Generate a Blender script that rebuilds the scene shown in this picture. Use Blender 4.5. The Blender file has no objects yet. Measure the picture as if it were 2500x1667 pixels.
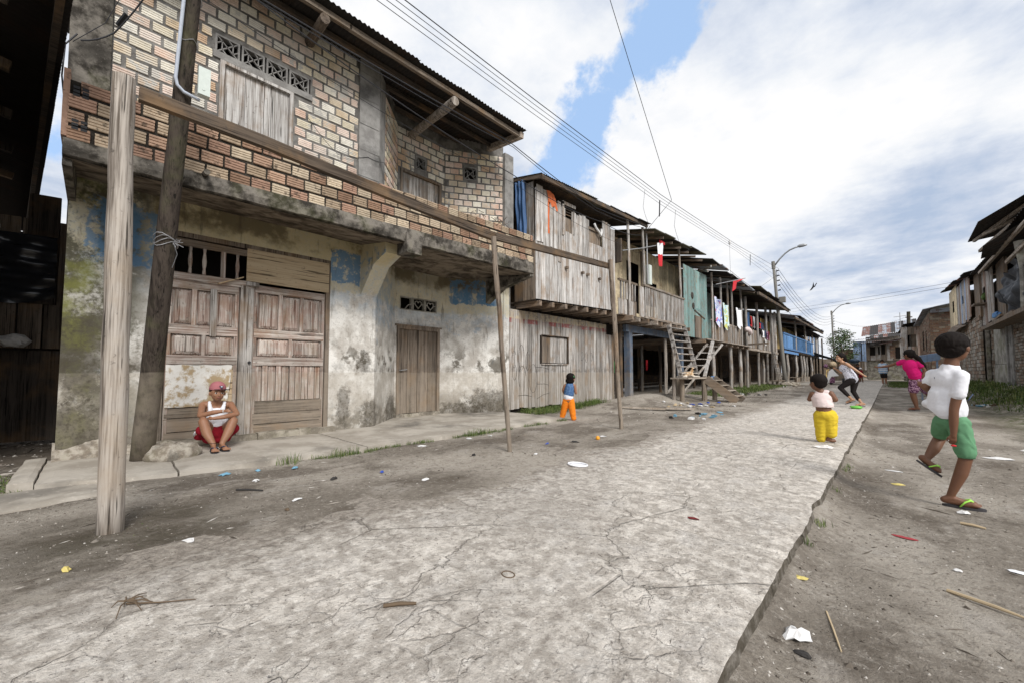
import bpy, math, random
from mathutils import Vector, Matrix, noise
R = math.radians
rnd = random.Random(7)
SC = bpy.context.scene
COL = SC.collection

# ---------------------------------------------------------------- camera, sky, sun, exposure
cam = bpy.data.cameras.new('camera'); camo = bpy.data.objects.new('camera', cam); COL.objects.link(camo); SC.camera = camo
cam.lens = 36 * 970 / 2500.0; cam.sensor_width = 36.0; cam.shift_y = 27.06 / 2500.0
cam.clip_start = 0.05; cam.clip_end = 2000
camo.location = (0, 0, 0.95); camo.rotation_euler = (R(92.8), 0, R(43.609))
SUN_EL, SUN_AZ = R(39), R(110)        # azimuth clockwise from the street direction (+Y)
sd = Vector((math.sin(SUN_AZ) * math.cos(SUN_EL), math.cos(SUN_AZ) * math.cos(SUN_EL), math.sin(SUN_EL)))
sl = bpy.data.lights.new('sun', 'SUN'); sl.energy = 2.4; sl.angle = R(22); sl.color = (1, .975, .935)
so = bpy.data.objects.new('sun', sl); COL.objects.link(so); so.rotation_euler = sd.to_track_quat('Z', 'Y').to_euler(); so.location = (8, -6, 20)
vs = SC.view_settings; vs.view_transform = 'Standard'; vs.look = 'None'; vs.gamma = 1; vs.exposure = 0.56; vs.use_curve_mapping = False

class NT:
    """small helper for node trees"""
    def __init__(s, nt): s.nt = nt; s.n = nt.nodes; s.l = nt.links
    def add(s, t, **k):
        nd = s.n.new(t)
        for a, b in k.items(): setattr(nd, a, b)
        return nd
    def put(s, sock, v):
        if v is None: return
        if hasattr(v, 'links'): s.l.new(v, sock)
        else:
            if sock.type == 'RGBA' and not isinstance(v, (int, float)) and len(v) == 3: v = tuple(v) + (1,)
            if sock.type == 'RGBA' and isinstance(v, (int, float)): v = (v, v, v, 1)
            sock.default_value = v
    def m(s, op, a, b=None, c=None, clamp=False):
        nd = s.add('ShaderNodeMath', operation=op, use_clamp=clamp)
        s.put(nd.inputs[0], a); s.put(nd.inputs[1], b); s.put(nd.inputs[2], c); return nd.outputs[0]
    def vm(s, op, a, b=None, sc=None):
        nd = s.add('ShaderNodeVectorMath', operation=op); s.put(nd.inputs[0], a); s.put(nd.inputs[1], b)
        if sc is not None: s.put(nd.inputs['Scale'], sc)
        return nd.outputs['Value'] if op in ('LENGTH', 'DOT_PRODUCT', 'DISTANCE') else nd.outputs[0]
    def mix(s, f, a, b, bt='MIX'):
        nd = s.add('ShaderNodeMix', data_type='RGBA', blend_type=bt); nd.clamp_factor = True
        s.put(nd.inputs[0], f); s.put(nd.inputs[6], a); s.put(nd.inputs[7], b); return nd.outputs[2]
    def noise(s, vec, sc, det=4, rough=.55, dist=0.):
        nd = s.add('ShaderNodeTexNoise'); s.put(nd.inputs['Vector'], vec); nd.inputs['Scale'].default_value = sc
        nd.inputs['Detail'].default_value = det; nd.inputs['Roughness'].default_value = rough; nd.inputs['Distortion'].default_value = dist
        return nd.outputs[0]
    def vor(s, vec, sc, feat='F1'):
        nd = s.add('ShaderNodeTexVoronoi', feature=feat); s.put(nd.inputs['Vector'], vec); nd.inputs['Scale'].default_value = sc
        return nd.outputs[0]
    def mr(s, v, a, b, c=0., d=1.):
        nd = s.add('ShaderNodeMapRange', interpolation_type='SMOOTHSTEP'); s.put(nd.inputs[0], v)
        for i, x in enumerate((a, b, c, d)): s.put(nd.inputs[i + 1], x)
        return nd.outputs[0]
    def ramp(s, f, *st):
        nd = s.add('ShaderNodeValToRGB'); s.put(nd.inputs[0], f); cr = nd.color_ramp
        while len(cr.elements) < len(st): cr.elements.new(.5)
        for e, (p, c) in zip(cr.elements, st): e.position = p; e.color = tuple(c) + (1,) if not isinstance(c, (int, float)) else (c, c, c, 1)
        return nd.outputs[0]
    def scale(s, vec, x, y, z): return s.vm('MULTIPLY', vec, (x, y, z))
    def sep(s, v): nd = s.add('ShaderNodeSeparateXYZ'); s.put(nd.inputs[0], v); return nd.outputs

W = bpy.data.worlds.new('World'); SC.world = W; W.use_nodes = True
t = NT(W.node_tree); t.n.clear()
tc = t.add('ShaderNodeTexCoord').outputs['Generated']
d = t.vm('NORMALIZE', tc)
sky = t.add('ShaderNodeTexSky', sky_type='NISHITA', sun_disc=False); sky.sun_elevation = SUN_EL; sky.sun_rotation = SUN_AZ; sky.air_density = 1.0; sky.dust_density = .6; sky.ozone_density = 1.5
bg1 = t.add('ShaderNodeBackground'); bg1.inputs[1].default_value = .115; t.l.new(t.mix(.75, sky.outputs[0], (2.9, 4.2, 6.3)), bg1.inputs[0])
def segdist(a, b):
    a = Vector(a); b = Vector(b); ab = b - a
    tt = t.m('MULTIPLY', t.vm('DOT_PRODUCT', t.vm('SUBTRACT', d, tuple(a)), tuple(ab)), 1 / ab.length_squared, clamp=True)
    cl = t.vm('ADD', tuple(a), t.vm('SCALE', tuple(ab), None, tt))
    return t.vm('DISTANCE', d, cl)
dz = t.sep(d)
p = t.vm('DIVIDE', d, t.add('ShaderNodeCombineXYZ').outputs[0])
cz = t.add('ShaderNodeCombineXYZ'); zc = t.m('MAXIMUM', dz[2], .06); zc = t.m('ADD', zc, .12)
for i in range(3): t.l.new(zc, cz.inputs[i])
p = t.vm('DIVIDE', d, cz.outputs[0])
n1 = t.noise(d, 7., 9, .62); n2 = t.noise(d, 2.6, 6, .55)
wob = t.m('ADD', t.m('MULTIPLY', t.m('SUBTRACT', n1, .5), .24), t.m('MULTIPLY', t.m('SUBTRACT', n2, .5), .10))
g1 = t.m('SUBTRACT', t.m('ADD', segdist((-.265, .695, .67), (-.375, .718, .585)), wob), .062)
g2 = t.m('SUBTRACT', t.m('ADD', segdist((-.39, .716, .578), (-.55, .71, .44)), wob), .046)
g4 = t.m('SUBTRACT', t.m('ADD', segdist((-.93, -.06, .36), (-.90, -.04, .42)), wob), .012)
gap = t.m('MINIMUM', t.m('MINIMUM', g1, g2), g4)
n3 = t.noise(t.scale(p, 1, .6, 1), 1.1, 8, .6)
oth = t.mr(n3, .30, .24, .0, 1.)                                    # further gaps of the same kind all over the sky
blue = t.m('MAXIMUM', t.mr(gap, .018, -.02), t.m('MULTIPLY', oth, .6))
n4 = t.noise(t.scale(t.vm('ADD', p, (3.3, 1.2, 0)), 1.0, .62, 1), 1.3, 7, .52, .3); n5 = t.noise(t.vm('ADD', p, (7.7, 4, 0)), 5., 8, .62)
sh = t.m('ADD', t.m('MULTIPLY', n4, 1.05), t.m('SUBTRACT', t.m('MULTIPLY', n5, .42), .165))
# a heavier grey bank over the far end of the street, and brighter puffs next to it
bank = t.m('SUBTRACT', t.mr(segdist((-.12, .965, .225), (.10, .955, .28)), .15, .02, 0, 1.1), t.mr(segdist((-.24, .88, .43), (-.04, .84, .52)), .24, .03, 0, .75))
bank2 = t.mr(segdist((.02, .80, .60), (.14, .87, .46)), .10, .01)
sh = t.m('SUBTRACT', t.m('SUBTRACT', sh, t.m('MULTIPLY', bank, .13)), t.m('MULTIPLY', bank2, .10))
cl = t.ramp(sh, (.30, (.46, .56, .73)), (.41, (.61, .68, .81)), (.49, (.76, .81, .90)), (.57, (.90, .925, .965)), (.66, (1.0, 1.0, 1.01)), (1, (1.05, 1.05, 1.05)))
hz = t.mr(dz[2], .16, .0); cl = t.mix(t.m('MULTIPLY', hz, .55), cl, (.86, .89, .95))
bg2 = t.add('ShaderNodeBackground'); bg2.inputs[1].default_value = .68; t.l.new(cl, bg2.inputs[0])
below = t.mr(dz[2], -.01, -.05)
mx = t.add('ShaderNodeMixShader'); t.l.new(blue, mx.inputs[0]); t.l.new(bg2.outputs[0], mx.inputs[1]); t.l.new(bg1.outputs[0], mx.inputs[2])
wo = t.add('ShaderNodeOutputWorld'); t.l.new(mx.outputs[0], wo.inputs[0])

# ---------------------------------------------------------------- materials
def mat(name, rough=.85, spec=.25, metal=0., sheen=0.):
    m = bpy.data.materials.new(name); m.use_nodes = True; t = NT(m.node_tree)
    b = t.n['Principled BSDF']; b.inputs['Roughness'].default_value = rough; b.inputs['Specular IOR Level'].default_value = spec; b.inputs['Metallic'].default_value = metal
    t.b = b; t.mat = m
    t.obj = t.add('ShaderNodeTexCoord').outputs['Object']; g = t.add('ShaderNodeNewGeometry'); t.pos = g.outputs['Position']; t.isl = g.outputs['Random Per Island']
    t.rand = t.add('ShaderNodeObjectInfo').outputs['Random']
    return t
def fin(t, col=None, bump=None, bs=.3, bd=.02, rough=None):
    t.put(t.b.inputs['Base Color'], col)
    if rough is not None: t.put(t.b.inputs['Roughness'], rough)
    if bump is not None:
        bn = t.add('ShaderNodeBump'); bn.inputs['Strength'].default_value = bs; bn.inputs['Distance'].default_value = bd; t.l.new(bump, bn.inputs['Height']); t.l.new(bn.outputs[0], t.b.inputs['Normal'])
    return t.mat
def flood(t, col, amt=.55, lo=(.30, .255, .20)):
    """silt left by the river: everything below about 0.93 m carries it, with a darker tide band above"""
    z = t.m('ADD', t.sep(t.pos)[2], t.m('MULTIPLY', t.m('SUBTRACT', t.noise(t.pos, 3, 4), .5), .05))
    n = t.noise(t.pos, 9, 5, .65)
    k = t.m('MULTIPLY', t.mr(z, .955, .935), t.mr(n, .25, .65, .35, 1.))
    col = t.mix(t.m('MULTIPLY', k, amt), col, lo)
    band = t.m('MULTIPLY', t.mr(z, .945, .965), t.mr(z, 1.20, .97))
    return t.mix(t.m('MULTIPLY', t.m('MULTIPLY', band, t.mr(t.noise(t.pos, 5, 5, .7), .42, .62)), .5), col, (.075, .062, .048))
def wood(name, light, dark, axis='z', fl=True, var=.55, rough=.85, paint=None, pamt=.8, tint=(.23, .14, .07)):
    t = mat(name, rough, .2)
    off = t.add('ShaderNodeCombineXYZ')
    for i, k in enumerate((37., 61., 83.)): t.l.new(t.m('MULTIPLY', t.rand, k), off.inputs[i])
    v = t.vm('ADD', t.obj, off.outputs[0])
    s = {'x': (.03, 1, 1), 'y': (1, .03, 1), 'z': (1, 1, .03)}[axis]
    vg = t.scale(v, *s)
    g = t.noise(vg, 95, 5, .65); g2 = t.noise(vg, 20, 5, .65); w = t.noise(v, 2.2, 5, .6); sp = t.noise(v, 22, 4, .7)
    f = t.m('ADD', t.m('MULTIPLY', g, .45), t.m('MULTIPLY', g2, .55))
    c = t.mix(t.mr(f, .38, .58), dark, light)
    ckk = t.noise(t.scale(vg, 1, 1, 1), 48, 3, .5); ckk = t.mr(ckk, .385, .345); c = t.mix(t.m('MULTIPLY', ckk, .85), c, tuple(x * .22 for x in dark))
    c = t.mix(t.mr(w, .46, .70, 0, .55), c, tint)
    if paint is not None:
        pn = t.m('ADD', t.m('MULTIPLY', t.noise(v, 5, 6, .7), .6), t.m('MULTIPLY', g, .4))
        c = t.mix(t.mr(pn, .47, .53, pamt, pamt * .10), c, paint)
    c = t.mix(t.mr(sp, .60, .74, 0, .7), c, (.05, .042, .035))
    hv = t.add('ShaderNodeHueSaturation'); t.put(hv.inputs['Color'], c); t.l.new(t.m('ADD', t.m('MULTIPLY', t.rand, var), 1 - var * .5), hv.inputs['Value']); hv.inputs['Fac'].default_value = 1
    c = hv.outputs[0]
    if fl: c = flood(t, c, .45)
    return fin(t, c, f, .5, .006)
def plain(name, col, rough=.7, var=.15, n=30, spec=.3, metal=0., bump=.1):
    t = mat(name, rough, spec, metal)
    a = t.noise(t.obj, n, 4, .6)
    c = t.mix(a, tuple(x * (1 - var) for x in col), tuple(min(1, x * (1 + var)) for x in col))
    return fin(t, c, a, bump, .004)
M = {}
M['wood_grey'] = wood('weathered_grey_wood', (.47, .445, .42), (.12, .104, .09))
M['wood_silver'] = wood('silvered_wood', (.58, .56, .54), (.20, .175, .155), var=.4)
M['wood_brown'] = wood('brown_weathered_wood', (.245, .20, .16), (.085, .066, .052))
M['wood_brown_y'] = wood('brown_weathered_wood_lengthwise', (.26, .21, .165), (.085, .066, .052), 'y')
M['wood_brown_x'] = wood('brown_weathered_wood_crosswise', (.24, .19, .15), (.08, .062, .05), 'x')
M['wood_grey_y'] = wood('grey_wood_lengthwise', (.40, .35, .30), (.14, .11, .088), 'y')
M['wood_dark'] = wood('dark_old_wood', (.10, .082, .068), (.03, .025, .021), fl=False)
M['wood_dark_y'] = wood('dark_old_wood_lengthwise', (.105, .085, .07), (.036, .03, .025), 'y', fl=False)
M['wood_door'] = wood('old_door_wood', (.50, .45, .405), (.155, .128, .108), paint=(.27, .115, .075), pamt=.34, var=.35)
M['wood_door_y'] = wood('old_door_wood_lengthwise', (.50, .45, .405), (.155, .128, .108), 'y', paint=(.27, .115, .075), pamt=.25, var=.35)
M['plywood'] = wood('plywood', (.50, .40, .27), (.36, .27, .17), 'y', fl=False, var=.1, tint=(.42, .27, .15))
M['post'] = wood('bare_post_wood', (.42, .375, .33), (.105, .085, .068), var=.2, tint=(.33, .26, .19), fl=False)
M['pole_dark'] = wood('tarred_pole_wood', (.06, .047, .038), (.02, .015, .012), var=.2, tint=(.10, .10, .05))
M['wood_teal'] = wood('teal_painted_wood', (.30, .36, .34), (.12, .16, .15), paint=(.19, .35, .335), pamt=.75)
M['wood_cream'] = wood('cream_painted_wood', (.70, .58, .40), (.42, .33, .22), paint=(.80, .68, .46), pamt=.8, fl=False)
M['wood_yellow'] = wood('yellow_painted_wood', (.72, .52, .22), (.44, .30, .12), paint=(.82, .60, .24), pamt=.9, fl=False)
M['wood_blue'] = wood('blue_painted_wood', (.12, .25, .46), (.08, .16, .30), paint=(.13, .27, .52), pamt=.85, fl=False, tint=(.10, .20, .40))
M['wood_bluepost'] = wood('blue_painted_post_wood', (.26, .29, .34), (.12, .13, .15), paint=(.10, .17, .28), pamt=.6)
M['wood_skyblue'] = wood('pale_blue_wood', (.33, .43, .58), (.20, .27, .40), paint=(.30, .43, .66), pamt=.8)
M['rail_wood'] = wood('old_brown_rail_wood', (.105, .08, .06), (.035, .026, .02), 'y', fl=False, var=.2)
M['void'] = plain('unlit_interior', (.02, .017, .015), 1, spec=0)  # near-black colour paints in the darkness of rooms behind openings

def concrete(name, base, dark, moss=0., n=4., bs=.5):
    t = mat(name, .92, .15)
    a = t.noise(t.pos, n, 8, .65); b = t.noise(t.pos, n * 9, 6, .7); c0 = t.noise(t.vm('ADD', t.pos, (9, 3, 5)), n * .45, 5, .6)
    c = t.mix(t.mr(a, .38, .62), dark, base)
    c = t.mix(t.mr(c0, .50, .68, 0, .75), c, tuple(x * .28 for x in base))
    if moss: c = t.mix(t.mr(c0, .52, .36, 0, moss), c, (.13, .14, .045))
    c = t.mix(t.mr(b, .56, .74, 0, .55), c, tuple(min(1, x * 1.5) for x in base))
    return fin(t, c, t.m('ADD', b, a), bs, .015)
M['slab_dirty'] = concrete('blackened_concrete', (.20, .18, .155), (.032, .028, .023), .15, 6)
M['mortar'] = concrete('grey_mortar', (.235, .225, .21), (.14, .13, .12), n=7)
M['mortar_black'] = concrete('blackened_mortar', (.055, .047, .038), (.022, .019, .016), n=8)
M['pillar'] = concrete('grey_cement', (.31, .30, .285), (.22, .21, .20), n=5)
M['sill'] = concrete('old_cement', (.40, .36, .30), (.20, .175, .14), .2, 6)
M['right_plaster'] = concrete('pale_stained_plaster', (.40, .385, .35), (.22, .205, .18), .35, 3)

# ----- bricks: a few fired-clay tones, blackened between the ribs
def brickmat(name, col, dirt):
    t = mat(name, .9, .15)
    v = t.vm('ADD', t.pos, (0, 0, 0)); a = t.noise(v, 11, 5, .65); b = t.noise(v, 40, 4, .6)
    c = t.mix(t.mr(a, .35, .65), tuple(x * .78 for x in col), tuple(min(1, x * 1.15) for x in col))
    hv = t.add('ShaderNodeHueSaturation'); t.put(hv.inputs['Color'], c); t.l.new(t.m('ADD', t.m('MULTIPLY', t.rand, .35), .82), hv.inputs['Value'])
    c = t.mix(t.mr(a, .52, .66, 0, dirt), hv.outputs[0], (.055, .043, .033))
    if dirt < .5: c = t.mix(t.mr(t.m('ADD', t.m('MULTIPLY', t.noise(v, 2.6, 4, .6), .6), t.m('MULTIPLY', t.noise(v, 17, 4, .6), .4)), .555, .575, 0, .92), c, (.34, .33, .315)); c = t.mix(t.mr(t.noise(v, 1.3, 3), .42, .6, .12, .5), c, (.80, .76, .68))
    return fin(t, c, b, .4, .004)
CLAY = [(.68, .49, .40), (.70, .62, .46), (.76, .71, .60), (.52, .35, .22), (.74, .60, .52), (.64, .50, .33), (.78, .74, .66), (.62, .42, .32)]
for i, c in enumerate(CLAY): M['brick%d' % i] = brickmat('fired_clay_%s' % 'abcdefgh'[i], c, .35)
CLAY2 = [(.42, .28, .20), (.46, .36, .26), (.30, .19, .13), (.52, .43, .32), (.38, .24, .175), (.36, .275, .195)]
for i, c in enumerate(CLAY2): M['bal%d' % i] = brickmat('stained_clay_%s' % 'abcdef'[i], c, .8)

# ----- plaster of the brick house: layered old paint
t = mat('old_painted_plaster', .9, .2)
P3 = t.sep(t.pos); yy, zz = P3[1], P3[2]
nz = t.m('SUBTRACT', t.noise(t.pos, 6, 7, .7), .5)
nb = t.noise(t.pos, 3.2, 8, .65); nf = t.noise(t.pos, 26, 6, .7); nm = t.noise(t.vm('ADD', t.pos, (4, 8, 1)), 1.7, 6, .62)
base = t.mix(t.mr(nb, .36, .62), (.44, .41, .37), (.72, .70, .66))
base = t.mix(t.mr(nf, .52, .7, 0, .6), base, (.19, .165, .14)); base = t.mix(t.mr(t.noise(t.pos, 60, 4, .7), .62, .70, 0, .6), base, (.12, .10, .08))
zn = t.m('ADD', zz, t.m('MULTIPLY', nz, .35)); yn = t.m('ADD', yy, t.m('MULTIPLY', nz, .16))
def box(y0, y1, z0, z1, e=.012):
    q = t.m('MULTIPLY', t.mr(yn, y0 - e, y0 + e), t.mr(yn, y1 + e, y1 - e)); zq = t.m('ADD', zz, t.m('MULTIPLY', nz, .26))
    return t.m('MULTIPLY', q, t.m('MULTIPLY', t.mr(zq, z0 - e, z0 + e), t.mr(zq, z1 + e, z1 - e)))
c = base
blueish = t.m('MULTIPLY', t.mr(zn, 1.75, 2.2), t.mr(t.noise(t.pos, 4.5, 7, .7), .44, .56))
c = t.mix(t.m('MULTIPLY', blueish, .5), c, (.38, .47, .56))
c = t.mix(t.m('MULTIPLY', t.mr(t.noise(t.vm('ADD', t.pos, (1, 2, 3)), 2.4, 6, .7), .60, .66), .35), c, (.20, .34, .50))
ochre = t.m('MULTIPLY', t.mr(zn, 2.18, 2.26), t.mr(nf, .62, .45, .4, 1))
c = t.mix(t.m('MULTIPLY', ochre, .8), c, (.58, .52, .36))
lintel = t.m('MULTIPLY', t.mr(zz, 2.60, 2.66), t.m('MULTIPLY', t.mr(yy, .35, .45), t.mr(yy, 3.2, 3.1)))
c = t.mix(t.m('MULTIPLY', lintel, .6), c, (.52, .43, .23))
blu = t.m('MAXIMUM', t.m('MAXIMUM', box(2.46, 2.93, 2.34, 2.86), box(-.02, .30, 2.25, 2.82)), t.m('MAXIMUM', box(5.42, 5.78, 2.45, 2.95), box(5.86, 6.22, 2.45, 2.85)))
blu = t.m('MULTIPLY', blu, t.m('MULTIPLY', t.mr(nf, .66, .58, .2, 1), t.mr(t.noise(t.vm('ADD', t.pos, (1, 9, 4)), 7, 7, .7), .60, .52, .15, 1)))
c = t.mix(t.m('MULTIPLY', blu, .85), c, (.085, .21, .37))
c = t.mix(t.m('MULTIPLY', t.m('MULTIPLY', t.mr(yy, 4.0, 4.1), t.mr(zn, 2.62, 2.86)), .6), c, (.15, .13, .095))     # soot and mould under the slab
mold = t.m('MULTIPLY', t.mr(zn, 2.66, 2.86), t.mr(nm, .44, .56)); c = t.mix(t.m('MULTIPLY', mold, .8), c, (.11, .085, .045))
low = t.m('MULTIPLY', t.mr(zn, .62, .18), t.mr(t.noise(t.pos, 3.3, 8, .72), .38, .54)); c = t.mix(t.m('MULTIPLY', low, .92), c, (.055, .048, .034))
mid = t.m('MULTIPLY', t.m('MULTIPLY', t.mr(zn, .82, 1.0), t.mr(zn, 1.6, 1.15)), t.mr(t.noise(t.vm('ADD', t.pos, (2, 5, 0)), 2.6, 7, .6), .51, .58)); c = t.mix(t.m('MULTIPLY', mid, .85), c, (.085, .072, .052))
def stain(y0, z0, ry, rz, k=.9):
    q = t.vm('LENGTH', t.vm('MULTIPLY', t.vm('SUBTRACT', t.pos, (0, y0, z0)), (0, 1 / ry, 1 / rz))); q = t.m('ADD', q, t.m('MULTIPLY', t.m('SUBTRACT', t.noise(t.pos, 6, 9, .82), .5), 3.2)); return t.m('MULTIPLY', t.m('MULTIPLY', t.mr(q, 1.15, .70), t.mr(nf, .30, .58, 1, .55)), k)
lf = t.mr(yn, .55, .2)                                                                                             # rain-soaked, mossy left end
c = t.mix(t.m('MULTIPLY', lf, t.mr(t.m('ADD', t.m('MULTIPLY', nm, .7), t.m('MULTIPLY', nf, .3)), .40, .52, .2, .95)), c, (.075, .07, .045))
c = t.mix(t.m('MULTIPLY', t.m('MULTIPLY', lf, t.mr(yn, .12, -.1)), t.mr(t.noise(t.pos, 2.1, 8, .7), .44, .62, 0, .75)), c, (.19, .195, .05))
st_ = t.noise(t.scale(t.pos, 1, 1, .16), 9, 6, .7); c = t.mix(t.mr(st_, .55, .68, 0, .55), c, (.10, .085, .062)); c = flood(t, c, .5, (.42, .375, .31))
for a_ in ((6.15, .22, .5, .40), (5.6, .12, .5, .20), (3.02, 1.12, .13, .20), (3.15, .22, .16, .30), (2.70, .45, .12, .30), (3.9, .25, .22, .30), (-.1, 1.1, .22, .5), (-.15, .3, .25, .35)): c = t.mix(stain(*a_), c, (.06, .05, .036))
c = t.mix(t.m('MULTIPLY', t.m('MAXIMUM', box(-.12, .50, 2.15, 2.85), box(5.35, 6.30, 2.45, 2.98)), t.mr(t.noise(t.vm('ADD', t.pos, (3, 9, 4)), 5, 8, .75), .56, .47, .0, .75)), c, (.09, .20, .34)); c = t.mix(t.m('MULTIPLY', t.m('MULTIPLY', box(3.2, 4.0, 1.75, 2.7, .1), t.mr(t.noise(t.vm('ADD', t.pos, (8, 2, 4)), 5, 8, .75), .42, .58)), .55), c, (.22, .33, .45))
M['plaster'] = fin(t, c, t.m('ADD', t.m('MULTIPLY', nb, .6), t.m('MULTIPLY', nf, .4)), .7, .02)

# ----- soffit under the balcony, its colour darkened to put shade in the recess
t = mat('shade_darkened_soffit', .95, .1); a = t.noise(t.scale(t.pos, 1, 1, 1), 3.5, 7, .65, .6)
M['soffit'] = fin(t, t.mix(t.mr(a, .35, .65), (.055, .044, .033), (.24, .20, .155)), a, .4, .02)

# ----- walkway, dirt
t = mat('trodden_concrete', .93, .12)
v = t.scale(t.pos, 1, .55, 1); a = t.noise(v, 1.5, 8, .62); b = t.noise(t.pos, 9, 8, .68); f = t.noise(t.pos, 55, 5, .7); g = t.noise(t.vm('ADD', v, (5, 5, 0)), .5, 4, .5)
c = t.mix(t.mr(b, .42, .62), (.47, .425, .375), (.80, .74, .665)); c = t.mix(t.mr(t.m('ADD', t.m('MULTIPLY', a, .6), t.m('MULTIPLY', b, .4)), .44, .62, 0, .42), c, (.38, .345, .305))
c = t.mix(t.mr(t.m('ADD', t.m('MULTIPLY', t.noise(t.vm('ADD', t.scale(t.pos, 1, .7, 1), (8, 1, 0)), 3.6, 7, .66), .8), t.m('MULTIPLY', f, .2)), .50, .64, 0, .8), c, (.60, .56, .515))
h_ = t.noise(t.pos, 24, 6, .75); c = t.mix(t.mr(h_, .52, .62, 0, .55), c, (.27, .235, .20)); c = t.mix(t.mr(h_, .46, .36, 0, .7), c, (.86, .81, .74)); c = t.mix(t.mr(f, .59, .68, 0, .8), c, (.12, .10, .088)); c = t.mix(t.mr(g, .5, .7, 0, .25), c, (.20, .175, .15))
g_x = t.m('ADD', t.sep(t.pos)[0], t.m('ADD', t.m('MULTIPLY', t.m('SUBTRACT', a, .5), 1.6), t.m('MULTIPLY', t.m('SUBTRACT', b, .5), .9))); c = t.mix(t.m('MULTIPLY', t.mr(g_x, -2.05, -2.75), .9), c, t.mix(t.mr(h_, .4, .6), (.38, .335, .285), (.22, .19, .16)))
ck = t.vor(t.vm('ADD', t.scale(t.pos, 1, .8, 1), t.vm('SCALE', t.noise(t.pos, 3, 5), None, .35)), 1.5, 'DISTANCE_TO_EDGE'); ckm = t.m('MULTIPLY', t.mr(ck, .012, .004), t.mr(t.noise(t.pos, 1.3, 3), .46, .6))
ck2 = t.vor(t.vm('ADD', t.pos, t.vm('SCALE', t.noise(t.pos, 9, 5), None, .16)), 6.5, 'DISTANCE_TO_EDGE'); ck2 = t.m('MULTIPLY', t.mr(ck2, .06, .0), t.mr(t.noise(t.pos, 1.9, 4), .44, .64)); c = t.mix(t.m('MULTIPLY', ck2, .24), c, (.25, .215, .18)); c = t.mix(t.m('MULTIPLY', ckm, .4), c, (.17, .15, .125))
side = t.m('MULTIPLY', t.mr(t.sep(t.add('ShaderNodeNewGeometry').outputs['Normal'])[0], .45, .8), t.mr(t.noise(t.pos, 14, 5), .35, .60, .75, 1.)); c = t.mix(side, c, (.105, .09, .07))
M['walk'] = fin(t, c, t.m('SUBTRACT', t.m('ADD', t.m('ADD', t.m('MULTIPLY', b, .8), t.m('MULTIPLY', h_, .5)), t.m('MULTIPLY', f, .3)), t.m('ADD', t.m('MULTIPLY', ckm, .5), t.m('MULTIPLY', ck2, .22))), 1., .04)
t = mat('packed_dirt', .96, .08)
v = t.scale(t.pos, 1, .6, 1); a = t.noise(v, .9, 8, .6); b = t.noise(t.pos, 8, 8, .7); f = t.noise(t.pos, 70, 5, .7); g = t.noise(v, 3.5, 7, .62)
c = t.mix(t.mr(a, .38, .62), (.235, .205, .17), (.43, .385, .33)); c = t.mix(t.mr(b, .50, .70, 0, .55), c, (.15, .128, .105)); c = t.mix(t.mr(t.noise(t.vm('ADD', v, (3, 7, 0)), 1.3, 7, .62), .50, .60, 0, .7), c, (.135, .112, .09)); c = t.mix(t.mr(g, .55, .68, 0, .6), c, (.44, .40, .355))
h_ = t.noise(t.pos, 26, 6, .75); c = t.mix(t.mr(h_, .53, .64, 0, .6), c, (.15, .125, .10)); c = t.mix(t.mr(h_, .46, .36, 0, .5), c, (.50, .455, .40)); c = t.mix(t.mr(f, .61, .71, 0, .85), c, (.05, .042, .035)); c = t.mix(t.mr(f, .33, .26, 0, .7), c, (.50, .46, .41))
gy = t.sep(t.pos)
wet = t.mr(t.vm('DISTANCE', t.scale(t.pos, 1, 1, 0), (-3.3, .18, 0)), .85, .15); c = t.mix(t.m('MULTIPLY', wet, t.mr(g, .40, .56, .3, .85)), c, (.085, .072, .052))  # darker dirt around the foot of the front post
al = t.m('MULTIPLY', t.mr(gy[0], -6.25, -6.9), t.mr(gy[1], 6.3, -.1)); c = t.mix(t.m('MULTIPLY', al, .6), c, (.09, .068, .05))
gr = t.m('MULTIPLY', t.mr(gy[0], 1.2, 2.0), t.mr(b, .42, .55)); c = t.mix(t.m('MULTIPLY', gr, .7), c, (.07, .085, .03))
M['dirt'] = fin(t, c, t.m('ADD', t.m('ADD', t.m('MULTIPLY', b, .9), t.m('MULTIPLY', h_, .5)), t.m('MULTIPLY', f, .4)), 1., .04)
M['apron'] = concrete('smooth_worn_cement', (.46, .42, .365), (.33, .295, .25), n=2.2, bs=.25)

def sheetmat(name, a_, b_, rust=(.14, .06, .03), lo=.5, hi=.62):
    t = mat(name, .6, .3, .25); off = t.vm('ADD', t.obj, t.vm('SCALE', (31, 17, 5), None, t.rand)); n = t.noise(off, 1.6, 6, .65); n2 = t.noise(off, 9, 5, .6)
    c = t.mix(n2, a_, b_); c = t.mix(t.mr(n, lo, hi, 0, .9), c, rust); return fin(t, c, n2, .2, .01)
M['tin_dark'] = sheetmat('shade_darkened_rusted_tin', (.034, .029, .026), (.02, .017, .015), (.04, .025, .017))  # colour darkened to put shade into the roof undersides
M['tin'] = sheetmat('galvanised_tin', (.40, .43, .48), (.28, .30, .33))
M['tin_rust'] = sheetmat('rusted_tin', (.36, .37, .40), (.22, .20, .19), (.17, .065, .04), .40, .50)
M['tin_moss'] = sheetmat('mossy_tin', (.14, .13, .09), (.09, .085, .055), (.05, .045, .03), .45, .6)
M['metal'] = plain('painted_metal', (.30, .31, .32), .5, metal=.3)
M['lampgrey'] = plain('lamp_steel', (.34, .35, .36), .5, metal=.3)
M['pvc'] = plain('grey_pvc', (.48, .52, .60), .45)
M['meter'] = plain('pale_box', (.55, .60, .56), .5)
M['black'] = plain('black_rubber', (.018, .018, .02), .6)
M['wire'] = plain('wire', (.035, .035, .04), .6)
M['galv'] = plain('steel_wire', (.35, .35, .36), .5, metal=.4)
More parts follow.
